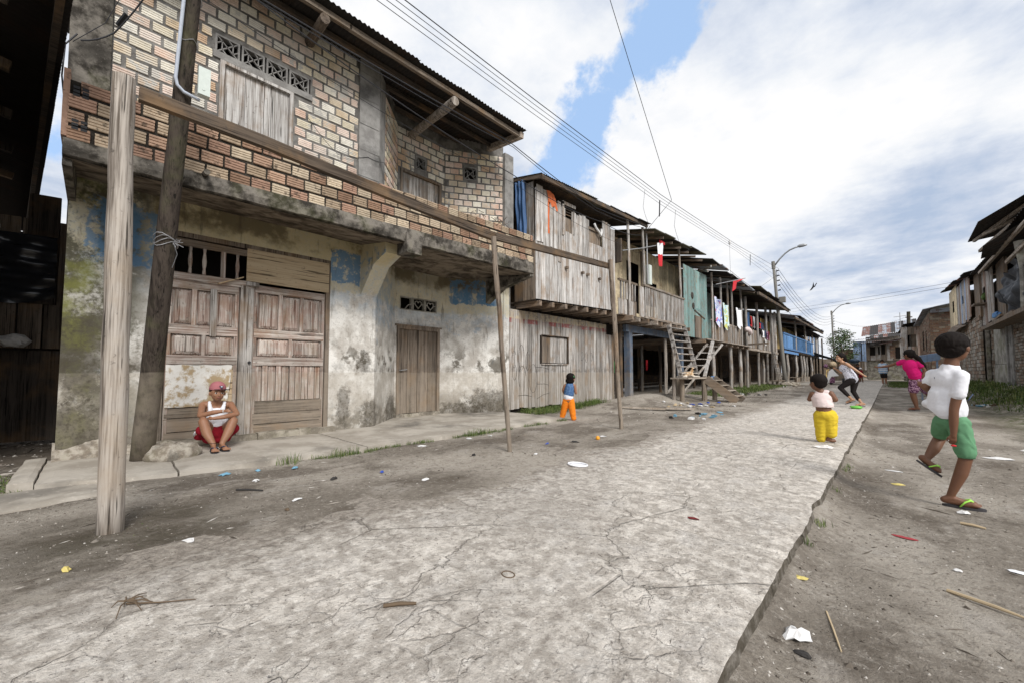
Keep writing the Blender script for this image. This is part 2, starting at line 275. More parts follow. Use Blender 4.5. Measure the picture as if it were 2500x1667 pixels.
M['polec'] = plain('concrete_pole', (.20, .19, .17), .8)
M['tarp_black'] = plain('black_plastic', (.028, .03, .036), .22, spec=.7, bump=.6, n=8)
M['tarp_blue'] = plain('blue_tarpaulin', (.035, .095, .22), .55, n=6, var=.4)
M['tarp_dark'] = plain('dark_blue_tarpaulin', (.03, .05, .08), .6)
M['white'] = plain('white_cloth', (.80, .80, .82), .8, .06)
M['paper'] = plain('paper', (.64, .63, .62), .85, .25, 40)
M['red'] = plain('red_cloth', (.55, .03, .04), .8)
M['red_dark'] = plain('dark_red_cloth', (.14, .02, .02), .9)
M['orange_rag'] = plain('orange_rag', (.62, .16, .06), .9)
M['stone'] = concrete('rough_rock', (.50, .45, .38), (.25, .21, .165), .15, 14, .9)
M['leaf'] = plain('weed_leaf', (.075, .125, .03), .65, .5, 12)
M['leaf_tree'] = plain('tree_leaf', (.060, .095, .028), .6, .45, 3)
M['bark'] = plain('bark', (.17, .13, .10), .9)
# ---------------------------------------------------------------- object helpers
WM = {}
def tag(o, label=None, cat=None, group=None, kind=None):
    for k, v in (('label', label), ('category', cat), ('group', group), ('kind', kind)):
        if v: o[k] = v
    return o
def thing(name, label, cat, loc=(0, 0, 0), group=None, kind=None):
    o = bpy.data.objects.new(name, None); COL.objects.link(o); o.location = loc; o.empty_display_size = .2
    WM[o] = Matrix.Translation(loc); return tag(o, label, cat, group, kind)
def attach(o, parent, world=None):
    w = world if world is not None else Matrix.Identity(4)
    WM[o] = w; o.matrix_basis = w
    if parent is not None: o.parent = parent; o.matrix_parent_inverse = WM[parent].inverted()
    return o
def inst(name, me, parent, world, m=None):
    o = bpy.data.objects.new(name, me); COL.objects.link(o); attach(o, parent, world)
    if m is not None: o.material_slots[0].link = 'OBJECT'; o.material_slots[0].material = m
    return o
class F:
    """wall frame: u runs from p to q, v is up, w points out of the wall (to the street)"""
    def __init__(s, p, q, z=0):
        s.o = Vector((p[0], p[1], z)); d = Vector((q[0] - p[0], q[1] - p[1], 0)); s.L = d.length; s.u = d.normalized(); s.w = Vector((s.u.y, -s.u.x, 0)); s.v = Vector((0, 0, 1))
    def __call__(s, u, v, w=0): return s.o + s.u * u + s.v * v + s.w * w
    def mat(s, u, v, w): return Matrix.Translation(s(u, v, w)) @ Matrix((s.u, -s.w, s.v)).transposed().to_4x4()
class MB:
    def __init__(s): s.v = []; s.f = []; s.mi = []
    def add(s, vs, fs, mi=0):
        n = len(s.v); s.v += [tuple(x) for x in vs]; s.f += [tuple(i + n for i in f) for f in fs]; s.mi += [mi] * len(fs); return s
    def hexa(s, c, mi=0): return s.add(c, [(0, 3, 2, 1), (4, 5, 6, 7), (0, 1, 5, 4), (1, 2, 6, 5), (2, 3, 7, 6), (3, 0, 4, 7)], mi)
    def box(s, x0, x1, y0, y1, z0, z1, mi=0): return s.hexa([(x0, y0, z0), (x1, y0, z0), (x1, y1, z0), (x0, y1, z0), (x0, y0, z1), (x1, y0, z1), (x1, y1, z1), (x0, y1, z1)], mi)
    def lbox(s, f, u0, u1, v0, v1, w0, w1, mi=0, j=0.):
        q = [f(u, v, w) + Vector([rnd.uniform(-j, j) for _ in range(3)]) for v in (v0, v1) for u, w in ((u0, w1), (u1, w1), (u1, w0), (u0, w0))]
        return s.hexa(q, mi)
    def bar(s, p, q, w, h=None, up=(0, 0, 1), w2=None, mi=0):
        p = Vector(p); q = Vector(q); h = h or w; d = (q - p).normalized(); up = Vector(up)
        if abs(d.dot(up)) > .95: up = Vector((0, 1, 0))
        a = d.cross(up).normalized(); b = a.cross(d); k = (w2 or w) / w
        c = [c0 + a * sa * w / 2 * kk + b * sb * h / 2 * kk for c0, kk in ((p, 1), (q, k)) for sa, sb in ((-1, -1), (1, -1), (1, 1), (-1, 1))]
        return s.hexa(c, mi)
    def tube(s, pts, r, n=8, cap=True, mi=0, jit=0.):
        pts = [Vector(p) for p in pts]; rs = r if isinstance(r, (list, tuple)) else [r] * len(pts); vs = []; a0 = None
        for i, p in enumerate(pts):
            d = (pts[min(i + 1, len(pts) - 1)] - pts[max(i - 1, 0)]).normalized()
            if a0 is None: a0 = d.cross(Vector((0, 0, 1)) if abs(d.z) < .9 else Vector((0, 1, 0))).normalized()
            a = (a0 - d * a0.dot(d)).normalized(); b = d.cross(a); a0 = a
            for k in range(n):
                th = 2 * math.pi * k / n; rr = rs[i] * (1 + (rnd.uniform(-jit, jit) if jit else 0)); vs.append(p + (a * math.cos(th) + b * math.sin(th)) * rr)
        fs = [(i * n + k, i * n + (k + 1) % n, (i + 1) * n + (k + 1) % n, (i + 1) * n + k) for i in range(len(pts) - 1) for k in range(n)]
        if cap: fs += [tuple(range(n - 1, -1, -1)), tuple(range((len(pts) - 1) * n, len(pts) * n))]
        return s.add(vs, fs, mi)
    def grid(s, fn, nu, nv, mi=0):
        vs = [fn(i / nu, k / nv) for k in range(nv + 1) for i in range(nu + 1)]
        return s.add(vs, [(k * (nu + 1) + i, k * (nu + 1) + i + 1, (k + 1) * (nu + 1) + i + 1, (k + 1) * (nu + 1) + i) for k in range(nv) for i in range(nu)], mi)
    def prism(s, pts, off, mi=0):
        n = len(pts); a = [Vector(p) for p in pts]; b = [p + Vector(off) for p in a]
        return s.add(a + b, [tuple(range(n - 1, -1, -1)), tuple(range(n, 2 * n))] + [(i, (i + 1) % n, n + (i + 1) % n, n + i) for i in range(n)], mi)
    def blob(s, c, r, n=1, jit=.2, mi=0, flat=1.):
        c = Vector(c); r = Vector(r) if not isinstance(r, (int, float)) else Vector((r, r, r * flat)); vs = []; nl, na = 3 + n, 6 + 2 * n
        for i in range(nl + 1):
            th = math.pi * i / nl
            for k in range(na):
                ph = 2 * math.pi * k / na; q = 1 + rnd.uniform(-jit, jit); vs.append(c + Vector((math.sin(th) * math.cos(ph) * r.x * q, math.sin(th) * math.sin(ph) * r.y * q, math.cos(th) * r.z * q)))
        return s.add(vs, [(i * na + k, i * na + (k + 1) % na, (i + 1) * na + (k + 1) % na, (i + 1) * na + k) for i in range(nl) for k in range(na)], mi)
    def sweep_mesh(s, name, mats, smooth=False):
        me = bpy.data.meshes.new(name); me.from_pydata(s.v, [], s.f)
        for m in (mats if isinstance(mats, (list, tuple)) else [mats]): me.materials.append(M[m] if isinstance(m, str) else m)
        if len(set(s.mi)) > 1: me.polygons.foreach_set('material_index', s.mi)
        if smooth: me.polygons.foreach_set('use_smooth', [True] * len(s.f))
        me.update(); return me
    def build(s, name, mats, parent=None, label=None, cat=None, group=None, kind=None, smooth=False, loc=None):
        if loc is not None: L = Vector(loc); s.v = [tuple(Vector(x) - L) for x in s.v]
        o = bpy.data.objects.new(name, s.sweep_mesh(name, mats, smooth)); COL.objects.link(o)
        attach(o, parent, Matrix.Translation(loc) if loc is not None else None)
        return tag(o, label, cat, group, kind)
def N3(x, y, z=0, s=1.): return noise.noise(Vector((x * s, y * s, z * s)))
def ss(a, b, x):
    x = min(1, max(0, (x - a) / (b - a))); return x * x * (3 - 2 * x)
def rise(y): return .13 * ss(14, 32, y)
def planks(parent, f, u0, u1, v0, v1, m, wd=.14, gap=.008, th=.02, w=0., top=0., bot=0., name='plank', holes=(), jw=.25, lean=.006):
    """a row of upright boards, each an object; holes = (ua, ub, va, vb) openings"""
    u = u0
    while u < u1 - .02:
        b = min(wd * (1 + rnd.uniform(-jw, jw)), u1 - u); a, e = u, u + b - gap
        segs = [(v0 + rnd.uniform(0, bot), v1 - rnd.uniform(0, top))]
        for (ha, hb, va, vb) in holes:
            if (a + e) / 2 > ha and (a + e) / 2 < hb:
                segs = [g for s0, s1 in segs for g in ((s0, min(s1, va)), (max(s0, vb), s1)) if g[1] - g[0] > .03]
        for s0, s1 in segs:
            mb = MB(); dw = rnd.uniform(-.006, .006); l = rnd.uniform(-lean, lean)
            mb.hexa([f(a, s0, w + th + dw), f(e, s0 + rnd.uniform(-.004, .004), w + th + dw), f(e, s0, w + dw), f(a, s0, w + dw), f(a + l, s1, w + th + dw), f(e + l, s1 + rnd.uniform(-.01, .01), w + th + dw), f(e + l, s1, w + dw), f(a + l, s1, w + dw)])
            mb.build(name, m if isinstance(m, str) else rnd.choice(m), parent)
        u += b
def hplanks(parent, f, u0, u1, v0, v1, m, wd=.14, gap=.01, th=.02, w=0., name='plank'):
    v = v0
    while v < v1 - .02:
        b = min(wd * (1 + rnd.uniform(-.2, .2)), v1 - v); MB().lbox(f, u0 + rnd.uniform(0, .02), u1 - rnd.uniform(0, .02), v, v + b - gap, w, w + th, j=.003).build(name, m, parent); v += b
def wallholes(f, u0, u1, v0, v1, holes, th, w=0., jit=0., sub=.4):
    """flat wall of thickness th with rectangular openings"""
    us = sorted({u0, u1} | {x for h in holes for x in h[:2] if u0 < x < u1}); vz = sorted({v0, v1} | {x for h in holes for x in h[2:] if v0 < x < v1})
    mb = MB(); inh = lambda a, b: a < u0 or a > u1 or b < v0 or b > v1 or any(h[0] < a < h[1] and h[2] < b < h[3] for h in holes)
    for i in range(len(us) - 1):
        for k in range(len(vz) - 1):
            a, b, c, d_ = us[i], us[i + 1], vz[k], vz[k + 1]; cu, cv = (a + b) / 2, (c + d_) / 2
            if inh(cu, cv): continue
            q = lambda u, v, ww: f(u, v, ww)
            mb.add([q(a, c, w), q(b, c, w), q(b, d_, w), q(a, d_, w)], [(0, 1, 2, 3)]); mb.add([q(a, c, w - th), q(a, d_, w - th), q(b, d_, w - th), q(b, c, w - th)], [(0, 1, 2, 3)])
            e = 1e-3
            if inh(a - e, cv): mb.add([q(a, c, w), q(a, d_, w), q(a, d_, w - th), q(a, c, w - th)], [(0, 1, 2, 3)])
            if inh(b + e, cv): mb.add([q(b, c, w), q(b, c, w - th), q(b, d_, w - th), q(b, d_, w)], [(0, 1, 2, 3)])
            if inh(cu, c - e): mb.add([q(a, c, w), q(a, c, w - th), q(b, c, w - th), q(b, c, w)], [(0, 1, 2, 3)])
            if inh(cu, d_ + e): mb.add([q(a, d_, w), q(b, d_, w), q(b, d_, w - th), q(a, d_, w - th)], [(0, 1, 2, 3)])
    return mb
def corr(parent, p00, p10, p01, m, width=.8, wave=.076, amp=.011, name='roof_sheet', ov=0., sag=.0, drop=0., js=1):
    """corrugated sheets: p00-p10 runs along the eave (across the waves), p00-p01 up the slope"""
    p00, p10, p01 = Vector(p00), Vector(p10), Vector(p01); e = p10 - p00; L = e.length; e.normalize(); sl_ = p01 - p00; nrm = e.cross(sl_).normalized()
    if nrm.z < 0: nrm = -nrm
    n = max(1, round(L / width)); sw = L / n; per = max(2, round(sw / wave)); k = 0
    for i in range(n):
        mb = MB(); nu = per * 4; dz = rnd.uniform(-.012, .012) - (drop if rnd.random() < .2 else 0); ds = rnd.uniform(-.05, .05) * js; tw = rnd.uniform(-.012, .012)
        def fn(u, v, t=0.):
            x = i * sw - .01 + u * (sw + .02); return p00 + e * x + sl_ * (v * (1 + ds * .3) - ds * .3) + nrm * (amp * math.cos(2 * math.pi * per * u) + dz + tw * (u - .5) + t - sag * math.sin(v * math.pi))
        mb.grid(lambda u, v: fn(u, v), nu, 2); mb.grid(lambda u, v: fn(1 - u, v, -.003), nu, 2)
        a = (nu + 1) * 3
        mb.f += [(q, a + nu - q, a + nu - q - 1, q + 1) for q in range(nu)]; mb.mi += [0] * nu
        mb.build(name, m if isinstance(m, str) else rnd.choice(m), parent, smooth=True)
# ---------------------------------------------------------------- ground
def ground_z(x, y):
    z = .016 * N3(x, y, 0, 1.3) + .010 * N3(x, y, 3, 4.2)
    z += -.10 * ss(-.55, -.25, x) * (1 - ss(2.2, 3.2, x)) * (1 - .6 * ss(12, 26, y))
    z += .10 * ss(.6, .0, abs(x + 3.42)) * 0
    if x < -4: z += .22 * math.exp(-((x + 5.6) ** 2) / .5 - ((y - 12.3) / 2.4) ** 2) + .05 * ss(-4.4, -6, x) * ss(8, 10, y)
    z += .55 * ss(1.9, 3.3, x) * ss(8, 16, y) + (.10 * N3(x, y, 7, .6) if x > 1.8 else 0)
    if x < -6.25 and y < .1: z += -.05 + .05 * N3(x, y, 5, 2.)
    if x < -6.9: z += .0
    if -2.35 < x < -.55: z = min(z, -.05)
    return z + rise(y)
def lines(segs):
    out = []
    for a, b, st in segs:
        n = max(1, round((b - a) / st)); out += [a + (b - a) * i / n for i in range(n)]
    return out + [segs[-1][1]]
gx = lines([(-500, -60, 60), (-60, -16, 6), (-16, -6.4, .5), (-6.4, -2.9, .10), (-2.9, -2.3, .06), (-2.3, -.6, .3), (-.6, .1, .045), (.1, 3.6, .14), (3.6, 12, 1.2), (12, 60, 8), (60, 500, 60)])
gy = lines([(-40, -4, 3), (-4, -.6, .25), (-.6, 5, .055), (5, 9, .10), (9, 18, .25), (18, 50, 1), (50, 100, 5), (100, 900, 80)])
mb = MB(); nx = len(gx)
mb.v = [(x, y, ground_z(x, y) + (.004 * N3(x, y, 9, 11) if -6.4 < x < 3 and y < 9 else 0)) for y in gy for x in gx]
mb.f = [(k * nx + i, k * nx + i + 1, (k + 1) * nx + i + 1, (k + 1) * nx + i) for k in range(len(gy) - 1) for i in range(nx - 1)]; mb.mi = [0] * len(mb.f)
mb.build('ground', 'dirt', kind='structure', smooth=True)

# walkway: cast slabs with a broken right-hand edge, silted over on the left
walk = thing('walkway', 'long cracked concrete walkway running down the middle of the street', None, (-1.5, 0, 0), kind='structure'); del walk['label']
def wtop(x, y): return .012 + .010 * N3(x, y, 20, 1.1) + .005 * N3(x, y, 22, 5) - .018 * ss(-2.35, -2.85, x) + rise(y)
yl = [-3.2, -1.4, 2.46, 4.9, 7.3, 9.8, 12.6, 15.5, 19, 23, 28, 34, 41, 49]
for i in range(len(yl) - 1):
    y0, y1 = yl[i] + .003, yl[i + 1] - .003; fine = y0 < 9; sk = lambda x: (x + 1.5) * .045 if fine else 0
    ny = max(4, int((y1 - y0) / (.05 if fine else .35))); nxs = 46 if fine else 14
    def edge(y):
        e = -.42 + .008 * N3(0, y, 30, 1.5) + .006 * N3(0, y, 33, 5.) + (.006 * N3(0, y, 35, 17.) if fine else 0)
        if N3(3, y, 40, 2.1) > .38: e -= .10 * (N3(3, y, 40, 2.1) - .38) * 1.2
        return e
    def top(u, v):
        y = y0 + (y1 - y0) * v; xr = edge(y); x = -2.95 + (xr + 2.95) * (1 - (1 - u) ** 1.25); return Vector((x, y + sk(x), wtop(x, y) - .012 * ss(-.07, 0, x - xr) - (.010 if min(v, 1 - v) * (y1 - y0) < .012 else 0)))
    mb = MB(); mb.grid(top, nxs, ny)
    e = [top(1, k / ny) for k in range(ny + 1)]; rows = 4; base = len(mb.v)
    for q in range(rows + 1):
        for k, p_ in enumerate(e): mb.v.append((p_.x + .010 * math.sin(q * 1.2) + .005 * N3(p_.y * 12, q * 2.1, 4) * (q > 0), p_.y, p_.z - .17 * q / rows))
    for q in range(rows):
        for k in range(ny): mb.f.append((base + q * (ny + 1) + k, base + (q + 1) * (ny + 1) + k, base + (q + 1) * (ny + 1) + k + 1, base + q * (ny + 1) + k + 1)); mb.mi.append(0)
    for v_ in (0, 1):
        r_ = [top(u / nxs, v_) for u in range(nxs + 1)]; mb.add(r_ + [p_ - Vector((0, 0, .17)) for p_ in r_], [(u, u + 1, nxs + 2 + u, nxs + 1 + u) if v_ == 0 else (u + 1, u, nxs + 1 + u, nxs + 2 + u) for u in range(nxs)])
    mb.build('slab', 'walk', walk, smooth=True)

# cement apron in front of the brick house, in cast sections
ap = thing('pavement', None, None, (-5.5, 2, 0), kind='structure')
def apron(pts, z, name='slab', m='apron', th=.12):
    mb = MB(); (a, b, c_, d_) = [Vector(p_ + (0,)) for p_ in pts]; n1_, n2_ = max(4, int((b - a).length / .09)), max(4, int((d_ - a).length / .09))
    def top(u, v):
        p_ = (a * (1 - u) + b * u) * (1 - v) + (d_ * (1 - u) + c_ * u) * v; k = .03 * N3(p_.x, p_.y, 50, 3.5); ed = min(u, 1 - u, v, 1 - v)
        return Vector((p_.x + (k if v in (0, 1) else 0), p_.y + (k * .5 if u in (0, 1) else 0), z + .006 * N3(p_.x, p_.y, 51, 2.) - (.012 if ed == 0 else 0)))
    mb.grid(top, n1_, n2_)
    ring = [top(i / n1_, 0) for i in range(n1_)] + [top(1, i / n2_) for i in range(n2_)] + [top(1 - i / n1_, 1) for i in range(n1_)] + [top(0, 1 - i / n2_) for i in range(n2_)]
    n = len(ring); mb.add(ring + [p_ - Vector((0, 0, th)) for p_ in ring], [(i, (i + 1) % n, n + (i + 1) % n, n + i)[::-1] for i in range(n)])
    mb.build(name, m, ap, smooth=False)
apron([(-5.02, -.30), (-4.72, .55), (-6.3, .60), (-6.3, -.30)], .055)
apron([(-4.71, .565), (-4.60, 2.3), (-6.3, 2.3), (-6.3, .615)], .062)
apron([(-4.60, 2.315), (-4.66, 4.4), (-7.2, 4.4), (-7.2, 2.315)], .065)
apron([(-4.66, 4.415), (-4.76, 6.55), (-7.2, 6.50), (-7.2, 4.415)], .06)
apron([(-4.35, -.62), (-4.45, .1), (-4.98, .1), (-5.08, -.62)], .015)
apron([(-5.08, -.45), (-5.06, -.31), (-6.4, -.31), (-6.4, -.45)], .075, 'kerb')

# ---------------------------------------------------------------- brick house
bh = thing('brick_house', 'two storey house of ribbed bricks over stained blue and ochre plaster, with brick balcony', 'house', (-6.2, 2.5, 0))
fM = F((-6.2, -.25), (-6.2, 3.2)); fAB = F((-6.2, 3.2), (-7.06, 4.06)); fBC = F((-7.06, 4.06), (-7.06, 5.24)); fCD = F((-7.06, 5.24), (-6.36, 6.38)); fDE = F((-6.36, 6.38), (-6.36, 6.56))
def uy(y): return y + .25
DH = (uy(.50), uy(2.46), .0, 2.66)
mw = wallholes(fM, 0, 3.45, 0, 3.02, [DH], .18); mw.v = [(x + (.05 * ss(.35, 0, z) * ss(.45, -.2, y) + .0 if x > -6.21 else 0), y, z) for x, y, z in mw.v]
mw.build('wall', 'plaster', bh)
wallholes(fAB, 0, fAB.L, 0, 3.02, [], .18).build('wall', 'plaster', bh)
HV = (.10, 1.00, 2.20, 2.47); SD = (.04, 1.06, .0, 1.87)
wallholes(fBC, -.02, fBC.L, 0, 3.02, [HV, SD], .18).build('wall', 'plaster', bh)
wallholes(fCD, -.005, fCD.L, 0, 3.02, [], .18).build('wall', 'plaster', bh)
MB().box(-6.6, -6.34, 6.38, 6.56, 0, 3.0).build('corner_post', 'plaster', bh)
MB().box(-9.6, -6.4, -.24, -.10, 0, 6.1).build('side_wall', 'mortar', bh)
MB().box(-9.7, -9.6, -.4, 6.7, 0, 6.1).build('back_wall', 'mortar', bh)
MB().box(-9.6, -6.4, 6.56, 6.66, 0, 6.1).build('side_wall', 'mortar', bh)
MB().box(-9.6, -6.39, -.25, 6.56, 3.05, 3.15).build('floor', 'wood_dark', bh)
# flaking bottom of the soaked corner: a cement skirt
mb = MB(); mb.grid(lambda u, v: Vector((-6.17 + .06 * (1 - v) + .02 * N3(u * 5, v * 4, 2), -.27 + .74 * u, .04 + v * (.20 + .07 * N3(u * 4, 0, 7)))), 16, 5); mb.build('skirt', 'stone', bh, smooth=True)

# balcony slab: wedge with a shade-darkened soffit and a ragged blackened edge
def sl_under(x, y): return 3.02 - .22 * max(0, (x + 6.2)) / 1.1 * (1 - .35 * max(0, y) / 6)
front = [(-5.10, -.26), (-5.10, 1.4), (-5.10, 2.9), (-5.09, 3.25), (-5.09, 4.6), (-5.09, 5.98)]
mb = MB(); ny_ = 120
def ftop(y): return 2.98 + .028 * y
def fpt(y, s):   # cross-section of the slab edge
    e = .010 * N3(0, y * 5, s * 3) + .006 * N3(0, y * 17, s * 5)
    pr = [(-5.16, ftop(y) + .01), (-5.10 + e, ftop(y)), (-5.085 + e * 1.6, ftop(y) - .10), (-5.10 + e * 1.6, sl_under(-5.1, y) + .03 + e), (-5.16, sl_under(-5.16, y) + e)]; return pr[s]
for i in range(ny_ + 1):
    y = -.26 + 6.24 * i / ny_
    for s in range(5): x, z = fpt(y, s); mb.v.append((x, y, z))
for i in range(ny_):
    for s in range(4): mb.f.append((i * 5 + s, (i + 1) * 5 + s, (i + 1) * 5 + s + 1, i * 5 + s + 1)); mb.mi.append(0)
mb.f += [tuple(range(5)), tuple(range(ny_ * 5 + 4, ny_ * 5 - 1, -1))]; mb.mi += [0, 0]
mb.box(-6.5, -5.15, -.26, -.20, 2.75, 3.0); mb.box(-6.25, -5.12, 5.90, 6.0, 2.84, 3.14); mb.box(-5.32, -5.06, 3.08, 3.34, 2.70, 2.99)
mb.build('balcony_slab', 'slab_dirty', bh, smooth=False)
mb = MB()
def und(u, v):
    y = -.25 + 6.55 * v; wx = -6.2 if y < 3.2 else (-6.2 - (y - 3.2) if y < 4.06 else (-7.06 if y < 5.24 else -7.06 + (y - 5.24) * .61)); x = wx + u * (-5.12 - wx) if y < 6 else wx + u * (-6.2 - wx) * .99
    return Vector((x, y, (sl_under(x, y)) + .006 * N3(x * 3, y * 3, 1)))
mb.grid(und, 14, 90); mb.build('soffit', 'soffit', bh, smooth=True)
MB().box(-7.1, -5.16, -.2, 5.9, 3.04, 3.10).build('floor', 'slab_dirty', bh)
mb = MB(); cs = [(-6.21, 2.20), (-6.19, 2.20), (-5.78, 2.62), (-5.42, 2.74), (-5.42, 2.90), (-6.21, 3.02)]
mb.prism([(x, 2.94, z) for x, z in cs], (0, .27, 0)).build('corbel', 'plaster', bh)
mb = MB(); mb.prism([(x, 5.88, z) for x, z in [(-6.4, 2.45), (-5.9, 2.72), (-5.12, 2.86), (-6.4, 3.0)]], (0, .14, 0)).build('corbel', 'slab_dirty', bh)
MB().tube([(-5.12, .72, 3.0), (-4.98, .72, 2.985)], .028, 10).build('drain_spout', 'slab_dirty', bh)

# ribbed bricks
def brickmesh(name, L, H, var, ends=False):
    mb = MB(); prof = []
    g = [H * (.25 + rnd.uniform(-.02, .02)), H * (.5 + rnd.uniform(-.02, .02)), H * (.75 + rnd.uniform(-.02, .02))]
    zs = [0]; prof = [(0, .0035), (H * .05, 0)]
    for q in g: prof += [(q - .0045, 0), (q - .002, .008), (q + .002, .008), (q + .0045, 0)]
    prof += [(H * .95, 0), (H, .0035)]
    n = len(prof)
    for x, dx in ((0, 0), (L, 0)):
        for z, y in prof: mb.v.append((x + (rnd.uniform(-.003, .003)), y, z))
    mb.f = [(i, n + i, n + i + 1, i + 1) for i in range(n - 1)]
    mb.v += [(0, .07, 0), (0, .07, H), (L, .07, 0), (L, .07, H)]; b = 2 * n
    mb.f += [tuple([b + 1] + list(range(n - 1, -1, -1)) + [b]), tuple([b + 2] + list(range(n, 2 * n)) + [b + 3]), (0, b, b + 2, n), (n - 1, 2 * n - 1, b + 3, b + 1)]; mb.mi = [0] * len(mb.f)
    return mb
BRK = {}; NB = [0]
def brick(kind, L, H):
    k = (kind, round(L, 3), round(H, 3), rnd.randrange(3))
    if k not in BRK: BRK[k] = brickmesh('brick', L, H, 0)
    return BRK[k]
def lay(f, u0, u1, v0, v1, holes, L, H, ju, jv, mats, parent, proud=.012, indiv=True, tilt=.6, miss=0., joined=None, endface=False):
    row = 0; v = v0
    while v + H <= v1 + .005:
        u = u0 - (L + ju) * (.5 if row % 2 else 0) + rnd.uniform(-.04, .02)
        while u < u1 - .02:
            a, b = max(u, u0), min(u + L * rnd.uniform(.96, 1.03), u1); u += L + ju
            if b - a < .05: continue
            for (ha, hb, va, vb) in holes:
                if v + H > va and v < vb:
                    if a >= ha - .02 and b <= hb + .02: b = a; break
                    if a < ha < b: b = ha - .005
                    elif a < hb < b: a = hb + .005
            if b - a < .045 or rnd.random() < miss: continue
            lq = min([.06, .10, .14, .18, L], key=lambda q: abs(q - (b - a))); lq = L if b - a > L * .92 else min(lq, b - a + .01)
            hh = H * rnd.choice((1, 1, .97)); src = brick('b', round(lq, 2) if lq < L else L, hh)
            wdt = f.mat(a, v + rnd.uniform(-.004, .004), proud + rnd.uniform(-.006, .005)) @ Matrix.Rotation(R(rnd.uniform(-tilt, tilt)), 4, 'Y') @ Matrix.Rotation(R(rnd.uniform(-1, 1)), 4, 'Z')
            mt = rnd.choice(mats)
            if indiv and NB[0] < 298:
                NB[0] += 1
                if not hasattr(src, 'me'): src.me = src.sweep_mesh('brick', mats[0])
                inst('brick', src.me, parent, wdt, M[mt])
            else:
                w2 = [wdt @ Vector(x) for x in src.v]; joined.add(w2, src.f, mats.index(mt))
        v += H + jv; row += 1
BM = ['brick0', 'brick1', 'brick2', 'brick3', 'brick4', 'brick5', 'brick6', 'brick7', 'brick2', 'brick0', 'brick4']
BM = [b for b in dict.fromkeys(BM)]; BL = ['bal%d' % i for i in range(6)]
WH = (uy(.99), uy(1.87), 3.3, 5.06); VH = (uy(.93), uy(2.10), 5.10, 5.35)
wallholes(fM, .05, 3.10, 3.05, 6.2, [WH, VH], .12).build('wall', 'mortar', bh)
jb = MB()
fP = F((-5.12, -.24), (-5.10, 5.95)); par = MB(); par.lbox(fP, .0, fP.L, 2.9, 3.52, -.11, -.012); par.v = [(x, y, z + (.02 * y if z > 3.3 else .0)) for x, y, z in par.v]; par.build('parapet_core', 'mortar_black', bh)
lay(F((-5.12, -.24), (-5.10, 5.95), 0), .0, fP.L, 3.0, 3.66, [], .180, .112, .022, .030, BL, bh, proud=.006, miss=.004, tilt=1.2)
for o in list(bh.children)[-200:]:
    if o.name.startswith('brick') and o.active_material.name.startswith('stained'):
        y = o.matrix_basis.translation.y; o.matrix_basis = Matrix.Translation((0, 0, .026 * (y - .5) * .9)) @ o.matrix_basis; WM[o] = o.matrix_basis
lay(fM, .27, 3.09, 4.0, 6.08, [(WH[0] - .02, WH[1] + .02, 3.3, 5.1), (VH[0] - .02, VH[1] + .02, 5.08, 5.37)], .185, .108, .030, .033, BM, bh, tilt=1.6, joined=jb)
# end face of the parapet: bricks seen from their cored ends
mb = MB(); mb.box(-5.36, -5.12, -.275, -.235, 3.0, 3.60)
mb.build('parapet_end', 'bal4', bh)
for zz_, xx_ in ((3.36, -5.14), (3.06, -5.14)):
    h = MB()
    for a in range(2):
        for b in range(3): h.box(-5.117, -5.108, -.215 + a * .055, -.175 + a * .055, zz_ + .012 + b * .034, zz_ + .036 + b * .034)
    h.build('brick_core', 'black', bh)
UW = (.07, 1.08, 3.3, 5.08); V2 = (.42, .68, 5.20, 5.47); V3 = (.42, .72, 5.28, 5.58)
for f_, h_ in ((fAB, []), (fBC, [UW, V2]), (fCD, [V3])):
    wallholes(f_, 0, f_.L, 3.05, 6.3, h_, .12).build('wall', 'mortar', bh)
    lay(f_, .30 if f_ is fAB else .01, f_.L - .005, 4.12, 6.05, [(a - .02, b + .02, c_ - .02, d_ + .02) for a, b, c_, d_ in h_], .180, .108, .028, .033, BM, bh, tilt=1.6, indiv=False, joined=jb)
jb.build('brick', BM, bh, kind='stuff')
for lb in ((3.12, 3.40), ):
    mb = MB(); nseg = 14
    for i in range(nseg): z0_, z1_ = 3.05 + i * .22, 3.05 + (i + 1) * .22; mb.lbox(fM, 3.10, 3.45, z0_, z1_ - .0005, -.05, .035 + .006 * (i % 2), j=.003)
    mb.build('pilaster', 'pillar', bh)
    MB().lbox(fAB, 0, .29, 3.05, 6.1, -.05, .03).build('pilaster', 'pillar', bh)
MB().box(-6.55, -6.28, 6.36, 6.64, 3.0, 6.0).build('pilaster', 'pillar', bh)
MB().lbox(fM, -.06, .26, 3.05, 6.1, -.3, .03, j=.015).build('pilaster', 'slab_dirty', bh)

def lattice(f, u0, v0, s, w, parent, sy=None):
    """cement vent block: frame with diagonal bars"""
    sy = sy or s
    mb = MB(); t_ = .022
    for a, b, c_, d_ in ((0, s, 0, t_), (0, s, sy - t_, sy), (0, t_, t_, sy - t_), (s - t_, s, t_, sy - t_)): mb.lbox(f, u0 + a, u0 + b, v0 + c_, v0 + d_, w - .09, w)
    q = lambda a, b: f(u0 + a * s, v0 + b * sy, w - .02)
    for a, b in (((.04, .04), (.5, .5)), ((.96, .96), (.5, .5)), ((.04, .96), (.5, .5)), ((.96, .04), (.5, .5)), ((.28, .28), (.28, .72)), ((.72, .28), (.72, .72)), ((.04, .5), (.28, .72)), ((.96, .5), (.72, .28)), ((.5, .96), (.72, .72)), ((.5, .04), (.28, .28))):
        mb.bar(q(*a), q(*b), .013, .03, up=f.w)
    mb.build('vent_block', 'pillar', parent)
for i in range(4): lattice(fM, VH[0] + i * .2925, VH[2] + .0, .27, .0, bh, .25)
